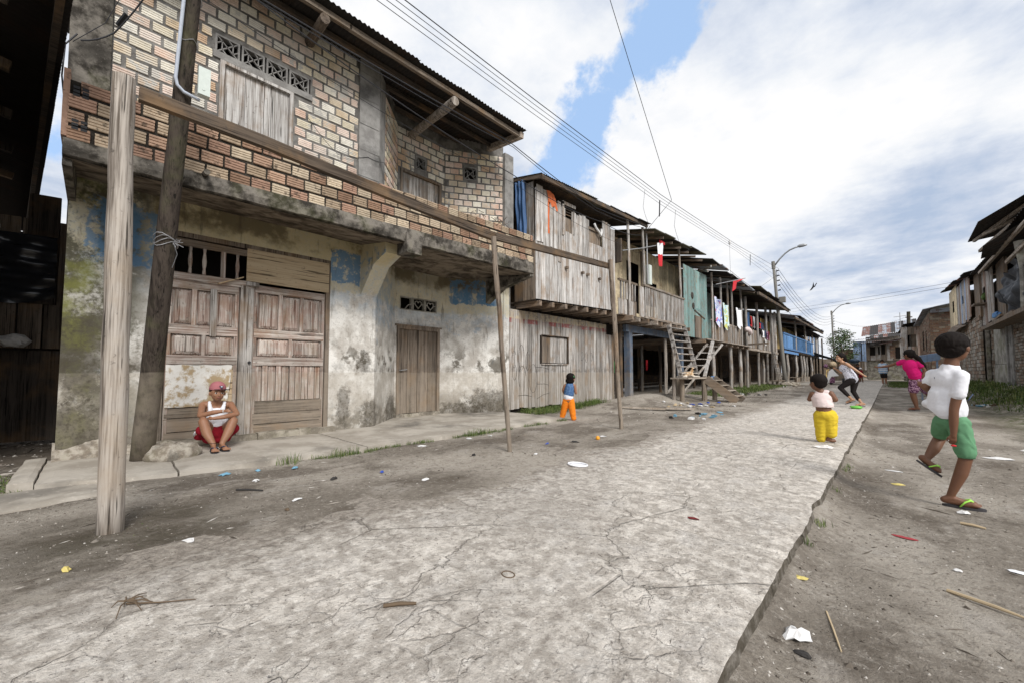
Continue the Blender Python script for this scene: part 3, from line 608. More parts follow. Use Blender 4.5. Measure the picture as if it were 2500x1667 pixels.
MB().lbox(fM, VH[0] - .02, VH[1] + .02, 5.02, 5.11, -.05, .022).build('lintel', 'pillar', bh)
lattice(fBC, V2[0], V2[2], .26, .015, bh, .27); lattice(fCD, V3[0], V3[2], .30, .015, bh)
# upper windows: frames and board shutters
def shutter(f, u0, u1, v0, v1, m, n, parent, w=-.04, fr=.05, frm='wood_grey'):
    wd = MB()
    wn = MB(); wn.lbox(f, u0, u0 + fr, v0, v1, w - .04, w + .06); wn.lbox(f, u1 - fr, u1, v0, v1, w - .04, w + .06); wn.lbox(f, u0 + fr, u1 - fr, v1 - fr, v1, w - .04, w + .06)
    fo = wn.build('window', frm, parent)
    us = [u0 + fr + (u1 - u0 - 2 * fr) * k for k in n]
    for a, b in zip(us, us[1:]): MB().lbox(f, a, b - .006, v0, v1 - fr, w - .012, w + .012 + rnd.uniform(-.004, .004)).build('shutter_board', m, fo)
    return fo
shutter(fM, WH[0], WH[1], 3.3, 5.03, 'wood_silver', (0, .31, .60, .71, 1), bh, frm='wood_silver')
shutter(fBC, UW[0], UW[1], 3.3, UW[3], 'wood_grey', (0, .2, .45, .7, .9, 1), bh, frm='wood_brown')
# roof
RE = 6.03
corr(bh, (-5.40, -.9, RE), (-5.40, 6.12, RE), (-9.7, -.9, RE + .55), ['tin_dark'], .85, amp=.012)
for y0_, y1_, z_ in ((-.9, 2.4, 5.955), (2.38, 6.05, 5.95)): MB().box(-5.56, -5.50, y0_, y1_, z_ - .05, z_ + .03).build('fascia', 'wood_brown_y', bh)
for x_ in (-5.95, -6.4, -6.9): MB().box(x_ - .03, x_ + .03, -.9, 6.05, 5.98 + (-5.4 - x_) * .128 - .07, 5.98 + (-5.4 - x_) * .128).build('purlin', 'wood_dark_y', bh)
MB().bar((-5.46, 6.04, 5.93), (-6.5, 6.04, 6.04), .10, .12).build('rafter', 'wood_grey_y', bh)
mb = MB(); mb.tube([(-7.1, 4.36, 5.84), (-6.7, 4.33, 5.82), (-6.2, 4.30, 5.79), (-5.75, 4.25, 5.74), (-5.40, 4.22, 5.72)], [.075, .078, .072, .080, .078], 14, jit=.02); mb.build('roof_log', 'post', bh, smooth=False)
mb = MB(); mb.tube([(-6.25, 2.07, 5.92), (-5.42, 2.0, 5.76)], [.07, .065], 12, jit=.02); mb.build('roof_log', 'wood_brown_x', bh)

# double door with transom
fD = F((-6.26, 0), (-6.26, 3))          # u = world y
MB().lbox(fD, .44, 2.52, 0, 2.8, -.5, -.45).build('dark_panel', 'void', bh)
fr = MB(); fr.lbox(fD, 2.40, 2.47, .08, 2.66, -.02, .05); fr.lbox(fD, .50, .56, .08, 2.66, -.02, .05); fr.lbox(fD, .56, 2.40, 2.60, 2.66, -.02, .055); dfr = fr.build('door', 'wood_brown', bh)
fb = [(.56, 1.36, 2.08, 2.17, .0, .05), (.56, 2.38, 2.12, 2.16, .0, .02)]
mb = MB(); mb.lbox(fD, .56, 1.42, 2.07, 2.16, .0, .055, j=.004); mb.build('transom_rail', 'wood_door_y', dfr)
mb = MB(); mb.lbox(fD, .56, 1.36, 2.50, 2.58, .0, .05, j=.004); mb.build('transom_rail', 'wood_brown_y', dfr)
for y in (.77, .91, 1.26):
    mb = MB(); zb = [2.16, 2.20, 2.24, 2.28, 2.34, 2.40, 2.44, 2.50]; mb.tube([fD(y, z, .025) for z in zb], [.020, .020, .014, .021, .024, .018, .014, .02], 10); mb.build('baluster', 'wood_door', dfr, smooth=True)
MB().lbox(fD, 1.08, 1.13, 2.16, 2.50, .0, .045).build('transom_post', 'wood_door', dfr)
mb = MB(); mb.lbox(fD, 1.36, 2.43, 2.16, 2.60, .05, .062, j=.006); mb.build('plywood_sheet', 'plywood', dfr)
MB().bar(fD(1.05, 2.07, .09), fD(1.32, 2.20, .075), .012, .055, up=(1, 0, 0), w2=.012).build('loose_slat', 'plywood', dfr)
MB().lbox(fD, 1.36, 1.50, 2.10, 2.15, .03, .10).build('wood_block', 'wood_grey', dfr)
# leaves
def leaf(y0, y1, ztop, ups, z_bot):
    lf_ = MB(); s_ = .07
    lf_.lbox(fD, y0, y0 + s_ * .6, z_bot, ztop, -.01, .03); lf_.lbox(fD, y1 - s_ * .6, y1, z_bot, ztop, -.01, .03); lf_.lbox(fD, y0 + .04, y1 - .04, z_bot, ztop, -.02, -.008)
    d_ = lf_.build('door_leaf', 'wood_door', dfr); rail = lambda z0, z1, w=.036: MB().lbox(fD, y0 + .01, y1 - .01, z0, z1, -.008, w, j=.003).build('rail', 'wood_door_y', d_)
    rail(ztop - .10, ztop); rail(1.415, 1.53); rail(1.045, 1.16)
    w_ = y1 - y0; a, b = y0 + .045, y1 - .045
    def pan(u0, u1, v0, v1):
        g = .035; p_ = [fD(u0, v0, .006), fD(u1, v0, .006), fD(u1, v1, .006), fD(u0, v1, .006), fD(u0 + g, v0 + g, .026), fD(u1 - g, v0 + g, .026), fD(u1 - g, v1 - g, .026), fD(u0 + g, v1 - g, .026)]
        MB().add(p_, [(0, 1, 5, 4), (1, 2, 6, 5), (2, 3, 7, 6), (3, 0, 4, 7), (4, 5, 6, 7)]).build('panel', 'wood_door', d_)
    n = 3; sw = (b - a) / n
    for i in range(n): pan(a + i * sw + .025, a + (i + 1) * sw - .025, 1.545, ztop - .115)
    for i in range(1, n): MB().lbox(fD, a + i * sw - .024, a + i * sw + .024, 1.53, ztop - .10, .0, .034, j=.002).build('stile', 'wood_door', d_)
    n = 2; sw = (b - a) / n
    for i in range(n): pan(a + i * sw + .02, a + (i + 1) * sw - .02, 1.175, 1.40)
    MB().lbox(fD, a + sw - .022, a + sw + .022, 1.16, 1.415, .0, .034).build('stile', 'wood_door', d_)
    return d_
dl = leaf(.57, 1.29, 2.07, 3, .10); drr = leaf(1.46, 2.39, 2.13, 3, .10)
MB().lbox(fD, 1.30, 1.385, .10, 2.1, .0, .06, j=.004).build('meeting_stile', 'wood_grey', dfr); MB().lbox(fD, 1.385, 1.455, .10, 2.12, .0, .05, j=.004).build('meeting_stile', 'wood_grey', dfr)
MB().lbox(fD, .985, 1.045, 1.40, 2.0, .03, .075, j=.004).build('loose_stile', 'wood_grey', dl)
for i, (a, b) in enumerate(((1.50, 1.58), (1.585, 1.655), (1.66, 1.75), (1.755, 1.83), (1.835, 1.92), (1.925, 2.0), (2.005, 2.09), (2.095, 2.18), (2.185, 2.27), (2.275, 2.35))):
    MB().lbox(fD, a, b - .006, .56, 1.04, -.006, rnd.choice((.012, .02, .026))).build('door_board', 'wood_door', drr)
hplanks(drr, fD, 1.47, 2.38, .12, .56, ['wood_brown_y'], .16, .008, .03, .0, 'door_board')
hplanks(dl, fD, .57, 1.29, .12, .53, ['wood_brown_y'], .14, .008, .03, .0, 'door_board')
hplanks(dl, fD, 1.15, 1.29, .54, 1.04, ['plywood', 'wood_brown_y'], .10, .005, .02, .0, 'door_board')
MB().tube([fD(1.42, 1.08, .05), fD(1.42, 1.08, .075)], .018, 10).build('door_knob', 'black', dfr)
t = mat('peeling_white_board', .8, .2); nn = t.noise(t.pos, 7, 7, .65); n2_ = t.noise(t.pos, 22, 5, .7); z_ = t.sep(t.pos)[2]
cc = t.mix(t.mr(t.m('ADD', nn, t.m('MULTIPLY', t.m('SUBTRACT', .85, z_), .25)), .46, .60), (.66, .64, .60), (.36, .27, .16)); cc = t.mix(t.mr(n2_, .6, .7, 0, .5), cc, (.2, .17, .13)); M['peeling'] = fin(t, cc, nn, .8, .02)
mb = MB(); mb.grid(lambda u, v: fD(.58 + u * (.66 - .05 * (1 - v)), .53 + .51 * v + .012 * N3(u * 6, v * 3, 8), .035 + .015 * N3(u * 3, v * 3, 1) + .012 * (1 - v)), 24, 16); mb.build('cover_sheet', 'peeling', dl, smooth=True)
mb = MB()
for i in range(12): a = .50 + i * .17; mb.lbox(fD, a, a + .169, .0, .145 + rnd.uniform(-.012, .006), .0, .17 + rnd.uniform(-.012, .012), j=.006)
mb.build('door_sill', 'sill', bh)
# small plank door in the recess
sd_ = MB(); sd_.lbox(fBC, .04, .09, .10, 1.87, -.06, .03); sd_.lbox(fBC, 1.00, 1.06, .10, 1.87, -.06, .035); sd_.lbox(fBC, .09, 1.00, 1.81, 1.87, -.06, .035); sd_.lbox(fBC, .0, 1.10, 1.87, 1.90, -.02, .05)
sdo = sd_.build('door', 'wood_brown', bh)
for a, b, w_ in ((.09, .30, 0), (.30, .53, .004), (.56, .79, .002), (.79, 1.0, .006)): MB().lbox(fBC, a, b - .006, .13, 1.81, -.05, -.025 + w_).build('door_board', 'wood_brown', sdo)
MB().lbox(fBC, .53, .56, .13, 1.81, -.045, -.004).build('cover_strip', 'wood_brown', sdo)
hm = MB(); hm.tube([fBC(.12, .99, -.01), fBC(.14, .99, .02), fBC(.24, 1.0, .02), fBC(.28, 1.01, .005)], .009, 6); hm.build('door_handle', 'metal', sdo)
mb = MB()
for i in range(6): a = .02 + i * .175; mb.lbox(fBC, a, a + .174, .0, .12 + rnd.uniform(-.008, .006), -.05, .05 + rnd.uniform(-.01, .01), j=.006)
mb.build('door_sill', 'sill', bh)
MB().lbox(fBC, -.1, 1.15, 0, 2.6, -.55, -.5).build('dark_panel', 'void', bh); MB().box(-9.5, -7.3, 4.1, 6.45, 3.2, 6.0).build('dark_panel', 'void', bh); MB().lbox(fM, .8, 2.5, 3.2, 5.6, -.4, -.35).build('dark_panel', 'void', bh); MB().box(-7.0, -6.9, 5.6, 6.4, 5.0, 5.7).build('dark_panel', 'void', bh)  # black sheets added behind the vents and openings so no sky shows
# heart shaped vent blocks
for i in range(3):
    u0_ = HV[0] + i * .30; mb = MB(); s_ = .29; h_ = .27
    for a, b, c_, d_ in ((0, s_, 0, .02), (0, s_, h_ - .02, h_), (0, .02, .02, h_ - .02), (s_ - .02, s_, .02, h_ - .02)): mb.lbox(fBC, u0_ + a, u0_ + b, HV[2] + c_, HV[2] + d_, -.08, .004)
    if i:
        pts = []
        for k in range(25):
            th = 2 * math.pi * k / 24; hx = .016 * 16 * math.sin(th) ** 3 / 3.2 * 1.0; hy = (13 * math.cos(th) - 5 * math.cos(2 * th) - 2 * math.cos(3 * th) - math.cos(4 * th)) / 17 * .095
            pts.append(fBC(u0_ + s_ / 2 + hx, HV[2] + h_ / 2 + .012 + hy, -.03))
        mb.tube(pts, .011, 6); mb.bar(fBC(u0_ + .02, HV[2] + .15, -.03), fBC(u0_ + .07, HV[2] + .15, -.03), .02); mb.bar(fBC(u0_ + .22, HV[2] + .15, -.03), fBC(u0_ + .27, HV[2] + .15, -.03), .02)
    else: mb.bar(fBC(u0_ + .13, HV[2] + .02, -.03), fBC(u0_ + .21, HV[2] + .11, -.03), .018); mb.bar(fBC(u0_ + .21, HV[2] + .11, -.03), fBC(u0_ + .27, HV[2] + .13, -.03), .018)
    mb.build('vent_block', 'right_plaster', bh)
# rubbish caught on the parapet
mb = MB()
for i in range(26): y = 4.75 + rnd.uniform(-.5, .5); a = Vector((-5.1 + rnd.uniform(-.05, .05), y, 3.70 + rnd.uniform(-.01, .05))); mb.tube([a, a + Vector((rnd.uniform(-.04, .08), rnd.uniform(-.12, .12), rnd.uniform(-.08, .03)))], .006, 4)
tag(mb.build('dry_stalks', 'wood_brown'), 'tangle of dry stalks lying on top of the brick balcony wall near its far end', 'dead plant')
# ---------------------------------------------------------------- posts and poles in front of the brick house
pf = thing('goal_frame', 'long weathered rail nailed across three bare wooden posts standing in front of the brick house', 'wooden frame', (-3.4, .1, 0))
def polepts(a, b, n, w): a, b = Vector(a), Vector(b); return [a.lerp(b, i / n) + Vector((rnd.uniform(-w, w), rnd.uniform(-w, w), 0)) for i in range(n + 1)]
mb = MB(); mb.tube(polepts((-3.4, .10, -.1), (-3.4, .06, 2.78), 12, .004), [.064, .062, .061, .063, .062, .061, .061, .064, .061, .057, .056, .056, .055], 18, jit=.035); mb.build('post', 'post', pf, smooth=True)
mb = MB(); mb.tube(polepts((-3.3, 3.44, -.1), (-3.3, 3.15, 2.52), 9, .007), [.028, .027, .029, .028, .030, .029, .030, .031, .031, .033], 9, jit=.05); mb.build('post', 'wood_brown', pf)
mb = MB(); mb.tube(polepts((-3.3, 6.13, -.1), (-3.3, 5.82, 2.80), 9, .007), [.034, .034, .033, .034, .036, .037, .039, .040, .040, .041], 10, jit=.05); mb.build('post', 'wood_brown', pf)
mb = MB(); bp = [(-3.34, .13, 2.68), (-3.34, .8, 2.665), (-3.34, 1.9, 2.60), (-3.33, 3.2, 2.53)]
for a, b in zip(bp, bp[1:]): mb.bar(a, b, .05, .085)
mb.build('rail', 'rail_wood', pf)
MB().bar((-3.36, 3.0, 2.545), (-3.36, 5.95, 2.72), .05, .085).build('rail', 'rail_wood', pf)

def pat(z): return Vector((-5.62 + .255 * z, .37 + .03 * z, z))
up = thing('utility_pole', 'thick blackened leaning electricity pole with grey conduit and meter box, by the double door', 'utility pole', (-5.62, .37, 0))
mb = MB(); mb.tube([pat(z) + Vector((rnd.uniform(-.004, .004), rnd.uniform(-.004, .004), 0)) for z in (-.1, .4, .9, 1.5, 2.1, 2.7, 3.3, 4, 5, 6.5)], [.098, .094, .091, .086, .081, .075, .070, .066, .060, .055], 20, jit=.02); mb.build('pole', 'pole_dark', up, smooth=True)
mb = MB(); q = lambda z, dx, dy: pat(z) + Vector((dx, dy, 0)); mb.tube([q(6.4, .06, -.06), q(5, .065, -.06), q(4.2, .075, -.065), q(3.62, .09, -.065), q(3.56, .095, -.05), q(3.52, .10, .0), q(3.50, .10, .12)], .014, 10); mb.build('conduit_pipe', 'pvc', up, smooth=True)
mb = MB(); c0 = q(3.66, .10, .13); mb.box(c0.x - .03, c0.x + .03, c0.y - .04, c0.y + .05, c0.z - .13, c0.z + .13); mb.tube([(c0.x + .031, c0.y, c0.z - .08), (c0.x + .034, c0.y, c0.z - .08)], .011, 10); mb.build('meter_box', 'meter', up)
for z in (4.35, 3.98):
    MB().tube([pat(z + .02 * math.sin(3 * th_)) + Vector((math.cos(th_), math.sin(th_), 0)) * .069 for th_ in [2 * math.pi * i / 14 for i in range(15)]], .004, 4, cap=False).build('wire_band', 'galv', up)
mb = MB()
for k in range(4): mb.tube([pat(2.18 + .02 * k + .03 * math.sin(2 * th_ + k)) + Vector((math.cos(th_), math.sin(th_), 0)) * (.088 + .004 * k) for th_ in [2 * math.pi * i / 14 for i in range(15)]], .0035, 4, cap=False)
for k in range(9): a = pat(2.2) + Vector((.08, .045, 0)); mb.tube([a, a + Vector((rnd.uniform(0, .09), rnd.uniform(0, .08), rnd.uniform(-.06, .05)))], .003, 4)
for k in range(2): a = pat(2.2) + Vector((.08, .045, 0)); mb.tube([a, a + Vector((.03, .03, -.12)), a + Vector((.0, .0, -.25))], .003, 4)
mb.build('wire_tie', 'galv', up)
mb = MB(); mb.blob((-5.50, .60, .09), (.19, .24, .13), 10, .06); mb.v = [(x, y, z + .05 * N3(x, y, z, 9) + .02 * N3(x, y, z, 25)) for x, y, z in mb.v]; mb.build('rock', 'stone', None, 'rough pale lump of concrete at the foot of the thick dark electricity pole', 'rock', smooth=True, loc=(-5.50, .60, 0))

# ---------------------------------------------------------------- grey plank house with overhanging upper storey
wh = thing('plank_house', 'two storey house of silvery grey upright planks, its upper storey jutting over the street', 'house', (-6.4, 9, 0))
fL = F((-6.4, 0), (-6.4, 12))     # u = y
M['wood_band'] = None
def bandwood():
    m = M['wood_grey'].copy(); m.name = 'grey_wood_with_old_lettering_band'; t = NT(m.node_tree); b = t.n['Principled BSDF']; src = b.inputs['Base Color'].links[0].from_socket
    pos = t.add('ShaderNodeNewGeometry').outputs['Position']; s_ = t.sep(pos); n_ = t.noise(pos, 9, 6, .7); zn_ = t.m('ADD', s_[2], t.m('MULTIPLY', t.m('SUBTRACT', n_, .5), .03)); zz_ = t.m('SUBTRACT', zn_, t.m('MULTIPLY', t.m('SUBTRACT', s_[1], 7), .018))
    cream = t.m('MULTIPLY', t.mr(zz_, 2.20, 2.21), t.mr(n_, .48, .56, .8, .1)); red = t.m('MULTIPLY', t.m('MULTIPLY', t.mr(zz_, 2.10, 2.12), t.mr(zz_, 2.23, 2.21)), t.m('MULTIPLY', t.mr(n_, .48, .58, .8, .1), t.mr(t.noise(t.scale(pos, 0, 1, 0), 2.1, 3), .46, .52, .15, 1)))
    c = t.mix(cream, src, (.48, .40, .28)); c = t.mix(red, c, (.26, .06, .06)); t.l.new(c, b.inputs['Base Color']); return m
M['wood_band'] = bandwood()
LW = (7.78, 8.96, 1.16, 1.88)
planks(wh, fL, 6.60, 10.95, .06, 2.42, 'wood_band', .165, .008, .022, .0, bot=.07, holes=[LW])
planks(wh, fL, 10.98, 11.45, .05, 2.12, ['wood_grey', 'wood_brown'], .15, .01, .022, -.02, bot=.02)
fo = MB(); fo.lbox(fL, LW[0] - .0, LW[0] + .02, LW[2], LW[3], -.02, .028); fo.lbox(fL, LW[1] - .03, LW[1], LW[2], LW[3], -.02, .012); fo.lbox(fL, LW[0], LW[1], LW[3] - .0, LW[3] + .02, -.02, .034); fo = fo.build('window', 'wood_dark', wh)
planks(fo, fL, LW[0] + .03, LW[1] - .04, LW[2] + .03, LW[3] - .02, ['wood_grey', 'wood_brown'], .19, .006, .015, -.035, name='shutter_board')
MB().lbox(fL, LW[0] - .02, LW[1] - .1, LW[2] - .015, LW[2] + .01, .022, .06).build('sill_strip', 'wood_silver', fo)
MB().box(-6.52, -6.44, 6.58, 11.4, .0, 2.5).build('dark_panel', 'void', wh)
MB().box(-6.36, -6.16, 11.42, 11.56, .0, 2.6).build('corner_post', 'wood_dark', wh)
# joists and overhang
fU = F((-5.8, 0), (-5.8, 12))
bz = lambda y: 2.57 + .035 * (y - 6.85)
for k in range(8):
    y = 6.95 + .48 * k; MB().box(-6.5, -5.72 + rnd.uniform(-.03, .03), y - .045, y + .045, bz(y) - .12, bz(y) - .005).build('joist', 'wood_brown_x', wh)
mb = MB(); mb.hexa([(-6.6, 6.86, bz(6.86)), (-5.78, 6.86, bz(6.86)), (-5.78, 10.5, bz(10.5)), (-6.6, 10.5, bz(10.5)), (-6.6, 6.86, bz(6.86) + .04), (-5.78, 6.86, bz(6.86) + .04), (-5.78, 10.5, bz(10.5) + .04), (-6.6, 10.5, bz(10.5) + .04)]); mb.build('floor', 'wood_dark_y', wh)
class FT(F):
    """the same wall frame, sheared so that its base follows the sagging floor"""
    def __call__(s, u, v, w=0): return s.o + s.u * u + Vector((0, 0, v + .035 * (u - 6.85))) + s.w * w
fT = FT((-5.8, 0), (-5.8, 12))
u = 6.86; k = 0
tops = [5.20, 5.15, 5.12, 5.05, 5.02, 5.02, 5.0, 4.98, 4.95, 4.98, 4.97, 5.0, 5.02, 4.98, 4.95, 4.55, 4.5, 4.55, 5.12, 5.12, 5.1, 5.0, 5.0]
UWN = (7.95, 8.32, 4.42, 5.2)
while u < 10.45:
    b = rnd.uniform(.135, .185); tp = tops[min(k, len(tops) - 1)]
    if UWN[0] < u + b / 2 < UWN[1]: tp = 4.42
    if 9.08 < u + b / 2 < 9.70: tp = 4.36
    MB().hexa([fT(u, 2.57, .02), fT(min(u + b, 10.47) - .007, 2.57 + rnd.uniform(-.01, .01), .02), fT(min(u + b, 10.47) - .007, 2.57, 0), fT(u, 2.57, 0), fT(u + rnd.uniform(-.004, .01), tp, .02), fT(min(u + b, 10.47) - .007, tp + rnd.uniform(-.02, .02), .02), fT(min(u + b, 10.47) - .007, tp, 0), fT(u, tp, 0)]).build('plank', 'wood_silver', wh)
    u += b; k += 1
for (a, b, v0_, v1_) in ((6.88, 7.10, 3.95, 5.28), (7.11, 7.30, 3.82, 5.22), (7.37, 7.46, 3.9, 4.95), (7.50, 7.64, 3.72, 5.02), (7.69, 7.80, 3.60, 5.1)):
    MB().lbox(fT, a, b, v0_, v1_, .022, .044, j=.008).build('plank', 'wood_silver', wh)
wf = MB(); wf.lbox(fT, 7.86, 7.93, 4.3, 5.14, .022, .05); wf.lbox(fT, 8.32, 8.38, 4.4, 5.0, .02, .04); wf.lbox(fT, 7.86, 8.42, 5.08, 5.16, .022, .05); wf = wf.build('window', 'wood_grey', wh)
for v in (4.86, 4.93, 5.0): MB().lbox(fT, 7.93, 8.34, v, v + .018, -.02, .0).build('bar', 'wood_dark_y', wf)
planks(wf, fT, 7.93, 8.33, 4.40, 4.80, 'wood_brown', .14, .006, .014, -.03, name='shutter_board')
wf2 = MB(); wf2.lbox(fT, 9.06, 9.72, 4.72, 4.79, .0, .03); wf2 = wf2.build('window', 'wood_brown_y', wh)
planks(wf2, fT, 9.08, 9.70, 4.33, 4.72, 'wood_brown', .16, .008, .014, -.02, name='shutter_board')
mb = MB(); mb.tube([fT(9.3, 4.92, .05), fT(9.36, 4.80, .07), fT(9.5, 4.72, .08), fT(9.58, 4.62, .08), fT(9.66, 4.74, .06), fT(9.68, 4.84, .04)], .032, 7); mb.build('cloth_roll', 'paper', None, 'rolled white cloth stuffed into the upper opening of the plank house', 'cloth', smooth=True)
MB().box(-6.25, -5.83, 6.84, 6.855, 3.95, 5.35).build('plank', 'wood_grey', wh); MB().box(-5.98, -5.79, 6.825, 6.85, 2.6, 3.96).build('plank', 'wood_brown', wh); MB().box(-6.15, -5.985, 6.83, 6.85, 2.6, 3.9).build('plank', 'wood_brown', wh); MB().box(-6.42, -6.16, 6.83, 6.85, 2.6, 3.95).build('plank', 'wood_dark', wh)
for y, z in ((9.28, 3.62), (10.02, 3.62), (10.28, 3.62), (10.9, 3.6)): MB().box(-5.82, -5.70, 8.0 + (y - 9.28) * .95 - .035, 8.0 + (y - 9.28) * .95 + .035, z - .12, z - .06).build('joist_end', 'wood_brown_x', wh)
MB().box(-9.5, -5.85, 6.9, 10.45, 5.5, 5.55).build('ceiling', 'wood_dark', wh); MB().box(-6.9, -6.8, 6.7, 12.5, 2.6, 5.8).build('inner_wall', 'wood_dark', wh); MB().box(-6.8, -6.5, 6.62, 6.68, 2.4, 5.5).build('side_wall', 'wood_brown', wh)
corr(wh, (-5.46, 6.75, 5.38), (-5.46, 12.15, 5.70), (-9.5, 6.75, 6.2), ['tin_moss', 'tin_dark'], .82, amp=.012)
MB().bar((-5.52, 6.75, 5.31), (-5.52, 12.1, 5.62), .05, .09).build('fascia', 'wood_dark_y', wh); MB().bar((-5.5, 6.78, 5.33), (-6.6, 6.78, 5.58), .05, .09).build('fascia', 'wood_brown_x', wh)
mb = MB()
for (cy, cz, rx, rz) in ((6.72, 1.55, .05, .22), (6.76, 1.25, .08, .2), (7.02, 1.3, .10, .30), (6.78, .95, .07, .18), (7.25, 1.22, .07, .22), (7.05, .82, .13, .28), (9.60, 1.40, .06, .12), (9.82, 1.38, .07, .14), (10.08, 1.40, .06, .12), (7.45, .8, .15, .35)):
    ph = rnd.uniform(0, 6); mb.tube([fL(cy + rx * math.cos(ph + a), cz + rz * math.sin(ph + a), .0235) for a in [i * .42 for i in range(rnd.randint(10, 15))]], .0035, 4, cap=False)
for (a, b) in (((7.55, 1.08), (8.2, 1.0)), ((7.6, .66), (8.2, .6)), ((7.6, .3), (8.1, .42)), ((6.9, .4), (7.4, .36))): mb.tube([fL(a[0], a[1], .0235), fL((a[0] + b[0]) / 2, (a[1] + b[1]) / 2 + .03, .0235), fL(b[0], b[1], .0235)], .0035, 4)
mb.build('chalk_scribble', 'void', wh)
# blue tarpaulin and orange rag
mb = MB(); mb.grid(lambda u, v: Vector((-6.34 + .36 * u - .05 * v * u + .05 * (1 - v) * (1 - u), 6.76 + .035 * math.sin(u * 19 + v * 3) + .04 * N3(u * 3, v * 5, 3), 3.55 + 1.88 * v + .08 * (1 - v) * math.sin(u * 4))), 26, 24); mb.build('tarpaulin', 'tarp_blue', None, 'creased blue tarpaulin closing the gap between the brick house and the plank house', 'tarpaulin', smooth=True)
mb = MB()
def rag(u, v): return fT(7.28 + .36 * u - .06 * v, 4.95 + .34 * v * (1 - .35 * abs(u - .5)) - .12 * u + .03 * math.sin(u * 12) * (1 - v), .055 + .012 * math.sin(u * 14 + v * 4))
mb.grid(rag, 16, 10); mb.grid(lambda u, v: fT(7.27 + .06 * u, 4.2 + .8 * v, .047 + .006 * math.sin(v * 20)), 3, 10); mb.build('rag', 'orange_rag', None, 'torn orange rag draped over the top of the planks of the grey plank house', 'rag', smooth=True)

# ---------------------------------------------------------------- stilt houses further along, on the left
def balusters(parent, f, u0, u1, v0, v1, n, m, th=.03, name='baluster'):
    for i in range(n): a = u0 + (u1 - u0) * (i + .5) / n; MB().lbox(f, a - .019, a + .019, v0, v1, 0, th, j=.003).build(name, m, parent)
ch = thing('stilt_house', 'cream boarded house on posts with a balcony of bare grey slats', 'house', (-6.3, 13, 0))
fW = F((-6.75, 0), (-6.75, 16)); fR = F((-5.6, 0), (-5.6, 16)); fR2 = F((-5.72, 0), (-5.72, 16))
CW = [(13.1, 13.95, 3.1, 4.95), (14.4, 15.55, 3.5, 4.45)]
planks(ch, fW, 11.0, 18.3, 2.7, 5.6, 'wood_cream', .24, .008, .02, holes=CW); MB().lbox(fW, 11.0, 18.2, 2.6, 5.7, -.7, -.65).build('dark_panel', 'void', ch)
MB().lbox(fW, 12.0, 12.12, 2.7, 5.5, .02, .05).build('stud', 'wood_brown', ch); MB().lbox(fW, 14.1, 14.22, 2.7, 5.5, .02, .05).build('stud', 'wood_brown', ch)
MB().lbox(fW, 16.75, 17.0, 3.35, 3.8, .02, .035).build('window', 'void', ch)
MB().box(-6.3, -5.65, 10.60, 10.66, 4.2, 4.9).build('dark_panel', 'wood_dark', ch)
MB().box(-6.70, -6.5, 10.9, 11.0, 2.7, 5.4).build('plank', 'wood_cream', ch)
planks(ch, fR, 11.62, 11.92, 2.66, 3.62, 'wood_silver', .15, .006, .02, 0)
planks(ch, fR2, 10.52, 11.62, 2.62, 3.12, ['wood_grey', 'wood_brown'], .16, .008, .02)
balusters(ch, fR2, 10.55, 11.6, 3.12, 3.66, 6, 'wood_grey', .05); MB().lbox(fR2, 10.5, 11.65, 3.64, 3.70, -.01, .06).build('handrail', 'wood_brown_y', ch)
balusters(ch, fR, 11.98, 15.28, 2.70, 3.68, 28, 'wood_silver', .03); MB().lbox(fR, 11.92, 15.3, 3.66, 3.72, -.015, .055).build('handrail', 'wood_grey_y', ch); MB().lbox(fR, 11.92, 15.3, 2.64, 2.71, -.02, .06).build('bottom_rail', 'wood_grey_y', ch)
mb = MB(); mb.box(-9.8, -5.58, 10.5, 15.34, 2.60, 2.635); mb.build('floor', 'wood_dark_y', ch)
for k in range(9): y = 10.75 + .56 * k; MB().box(-9.5, -5.42 + rnd.uniform(-.05, .06), y - .05, y + .05, 2.46, 2.595).build('joist', 'wood_grey_y' if k % 2 else 'wood_brown_x', ch)
MB().bar((-6.1, 11.6, 2.35), (-6.2, 16.2, 2.36), .12, .22).build('beam', 'wood_bluepost', ch)
MB().box(-9.6, -9.45, 10.6, 16, 2.2, 2.45).build('beam', 'wood_dark_y', ch)
for (x, y, m_) in ((-6.16, 11.95, 'wood_bluepost'), (-6.15, 16.3, 'wood_bluepost'), (-8.4, 17.6, 'wood_grey'), (-6.0, 15.2, 'post'), (-6.3, 15.2, 'post')):
    mb = MB(); w_ = .10 if 'blue' in m_ else .06
    (mb.box(x - w_, x + w_, y - w_, y + w_, -.1, 2.45) if w_ > .08 else mb.tube([(x, y, -.1), (x + .02, y, 1.2), (x, y, 2.45)], w_, 9)); mb.build('post', m_, ch)
for y, z1 in ((11.05, 5.6), (12.05, 5.6), (15.1, 5.6)): mb = MB(); mb.tube([(-5.64, y, 2.6), (-5.63, y + .02, 4), (-5.66, y, z1)], .042, 8); mb.build('post', 'wood_grey', ch)
corr(ch, (-5.30, 12.1, 5.50), (-5.30, 17.0, 5.72), (-9.5, 12.1, 6.4), ['tin_moss', 'tin_dark'], .85, amp=.02, drop=.03)
for k in range(7): y = 12.2 + .75 * k; MB().bar((-5.35, y, 5.42), (-6.9, y, 5.72), .05, .07).build('rafter', 'wood_brown_x', ch)
MB().box(-5.70, -5.55, 12.28, 12.46, 3.78, 4.42).build('meter_box', 'meter', ch); mb = MB(); mb.tube([(-5.6, 12.25, 3.8), (-5.6, 12.2, 5.7)], .025, 6); mb.build('conduit_pipe', 'galv', ch)
MB().box(-6.6, -6.58, 11.25, 11.38, 3.85, 4.35).build('blue_meter', 'wood_blue', ch)
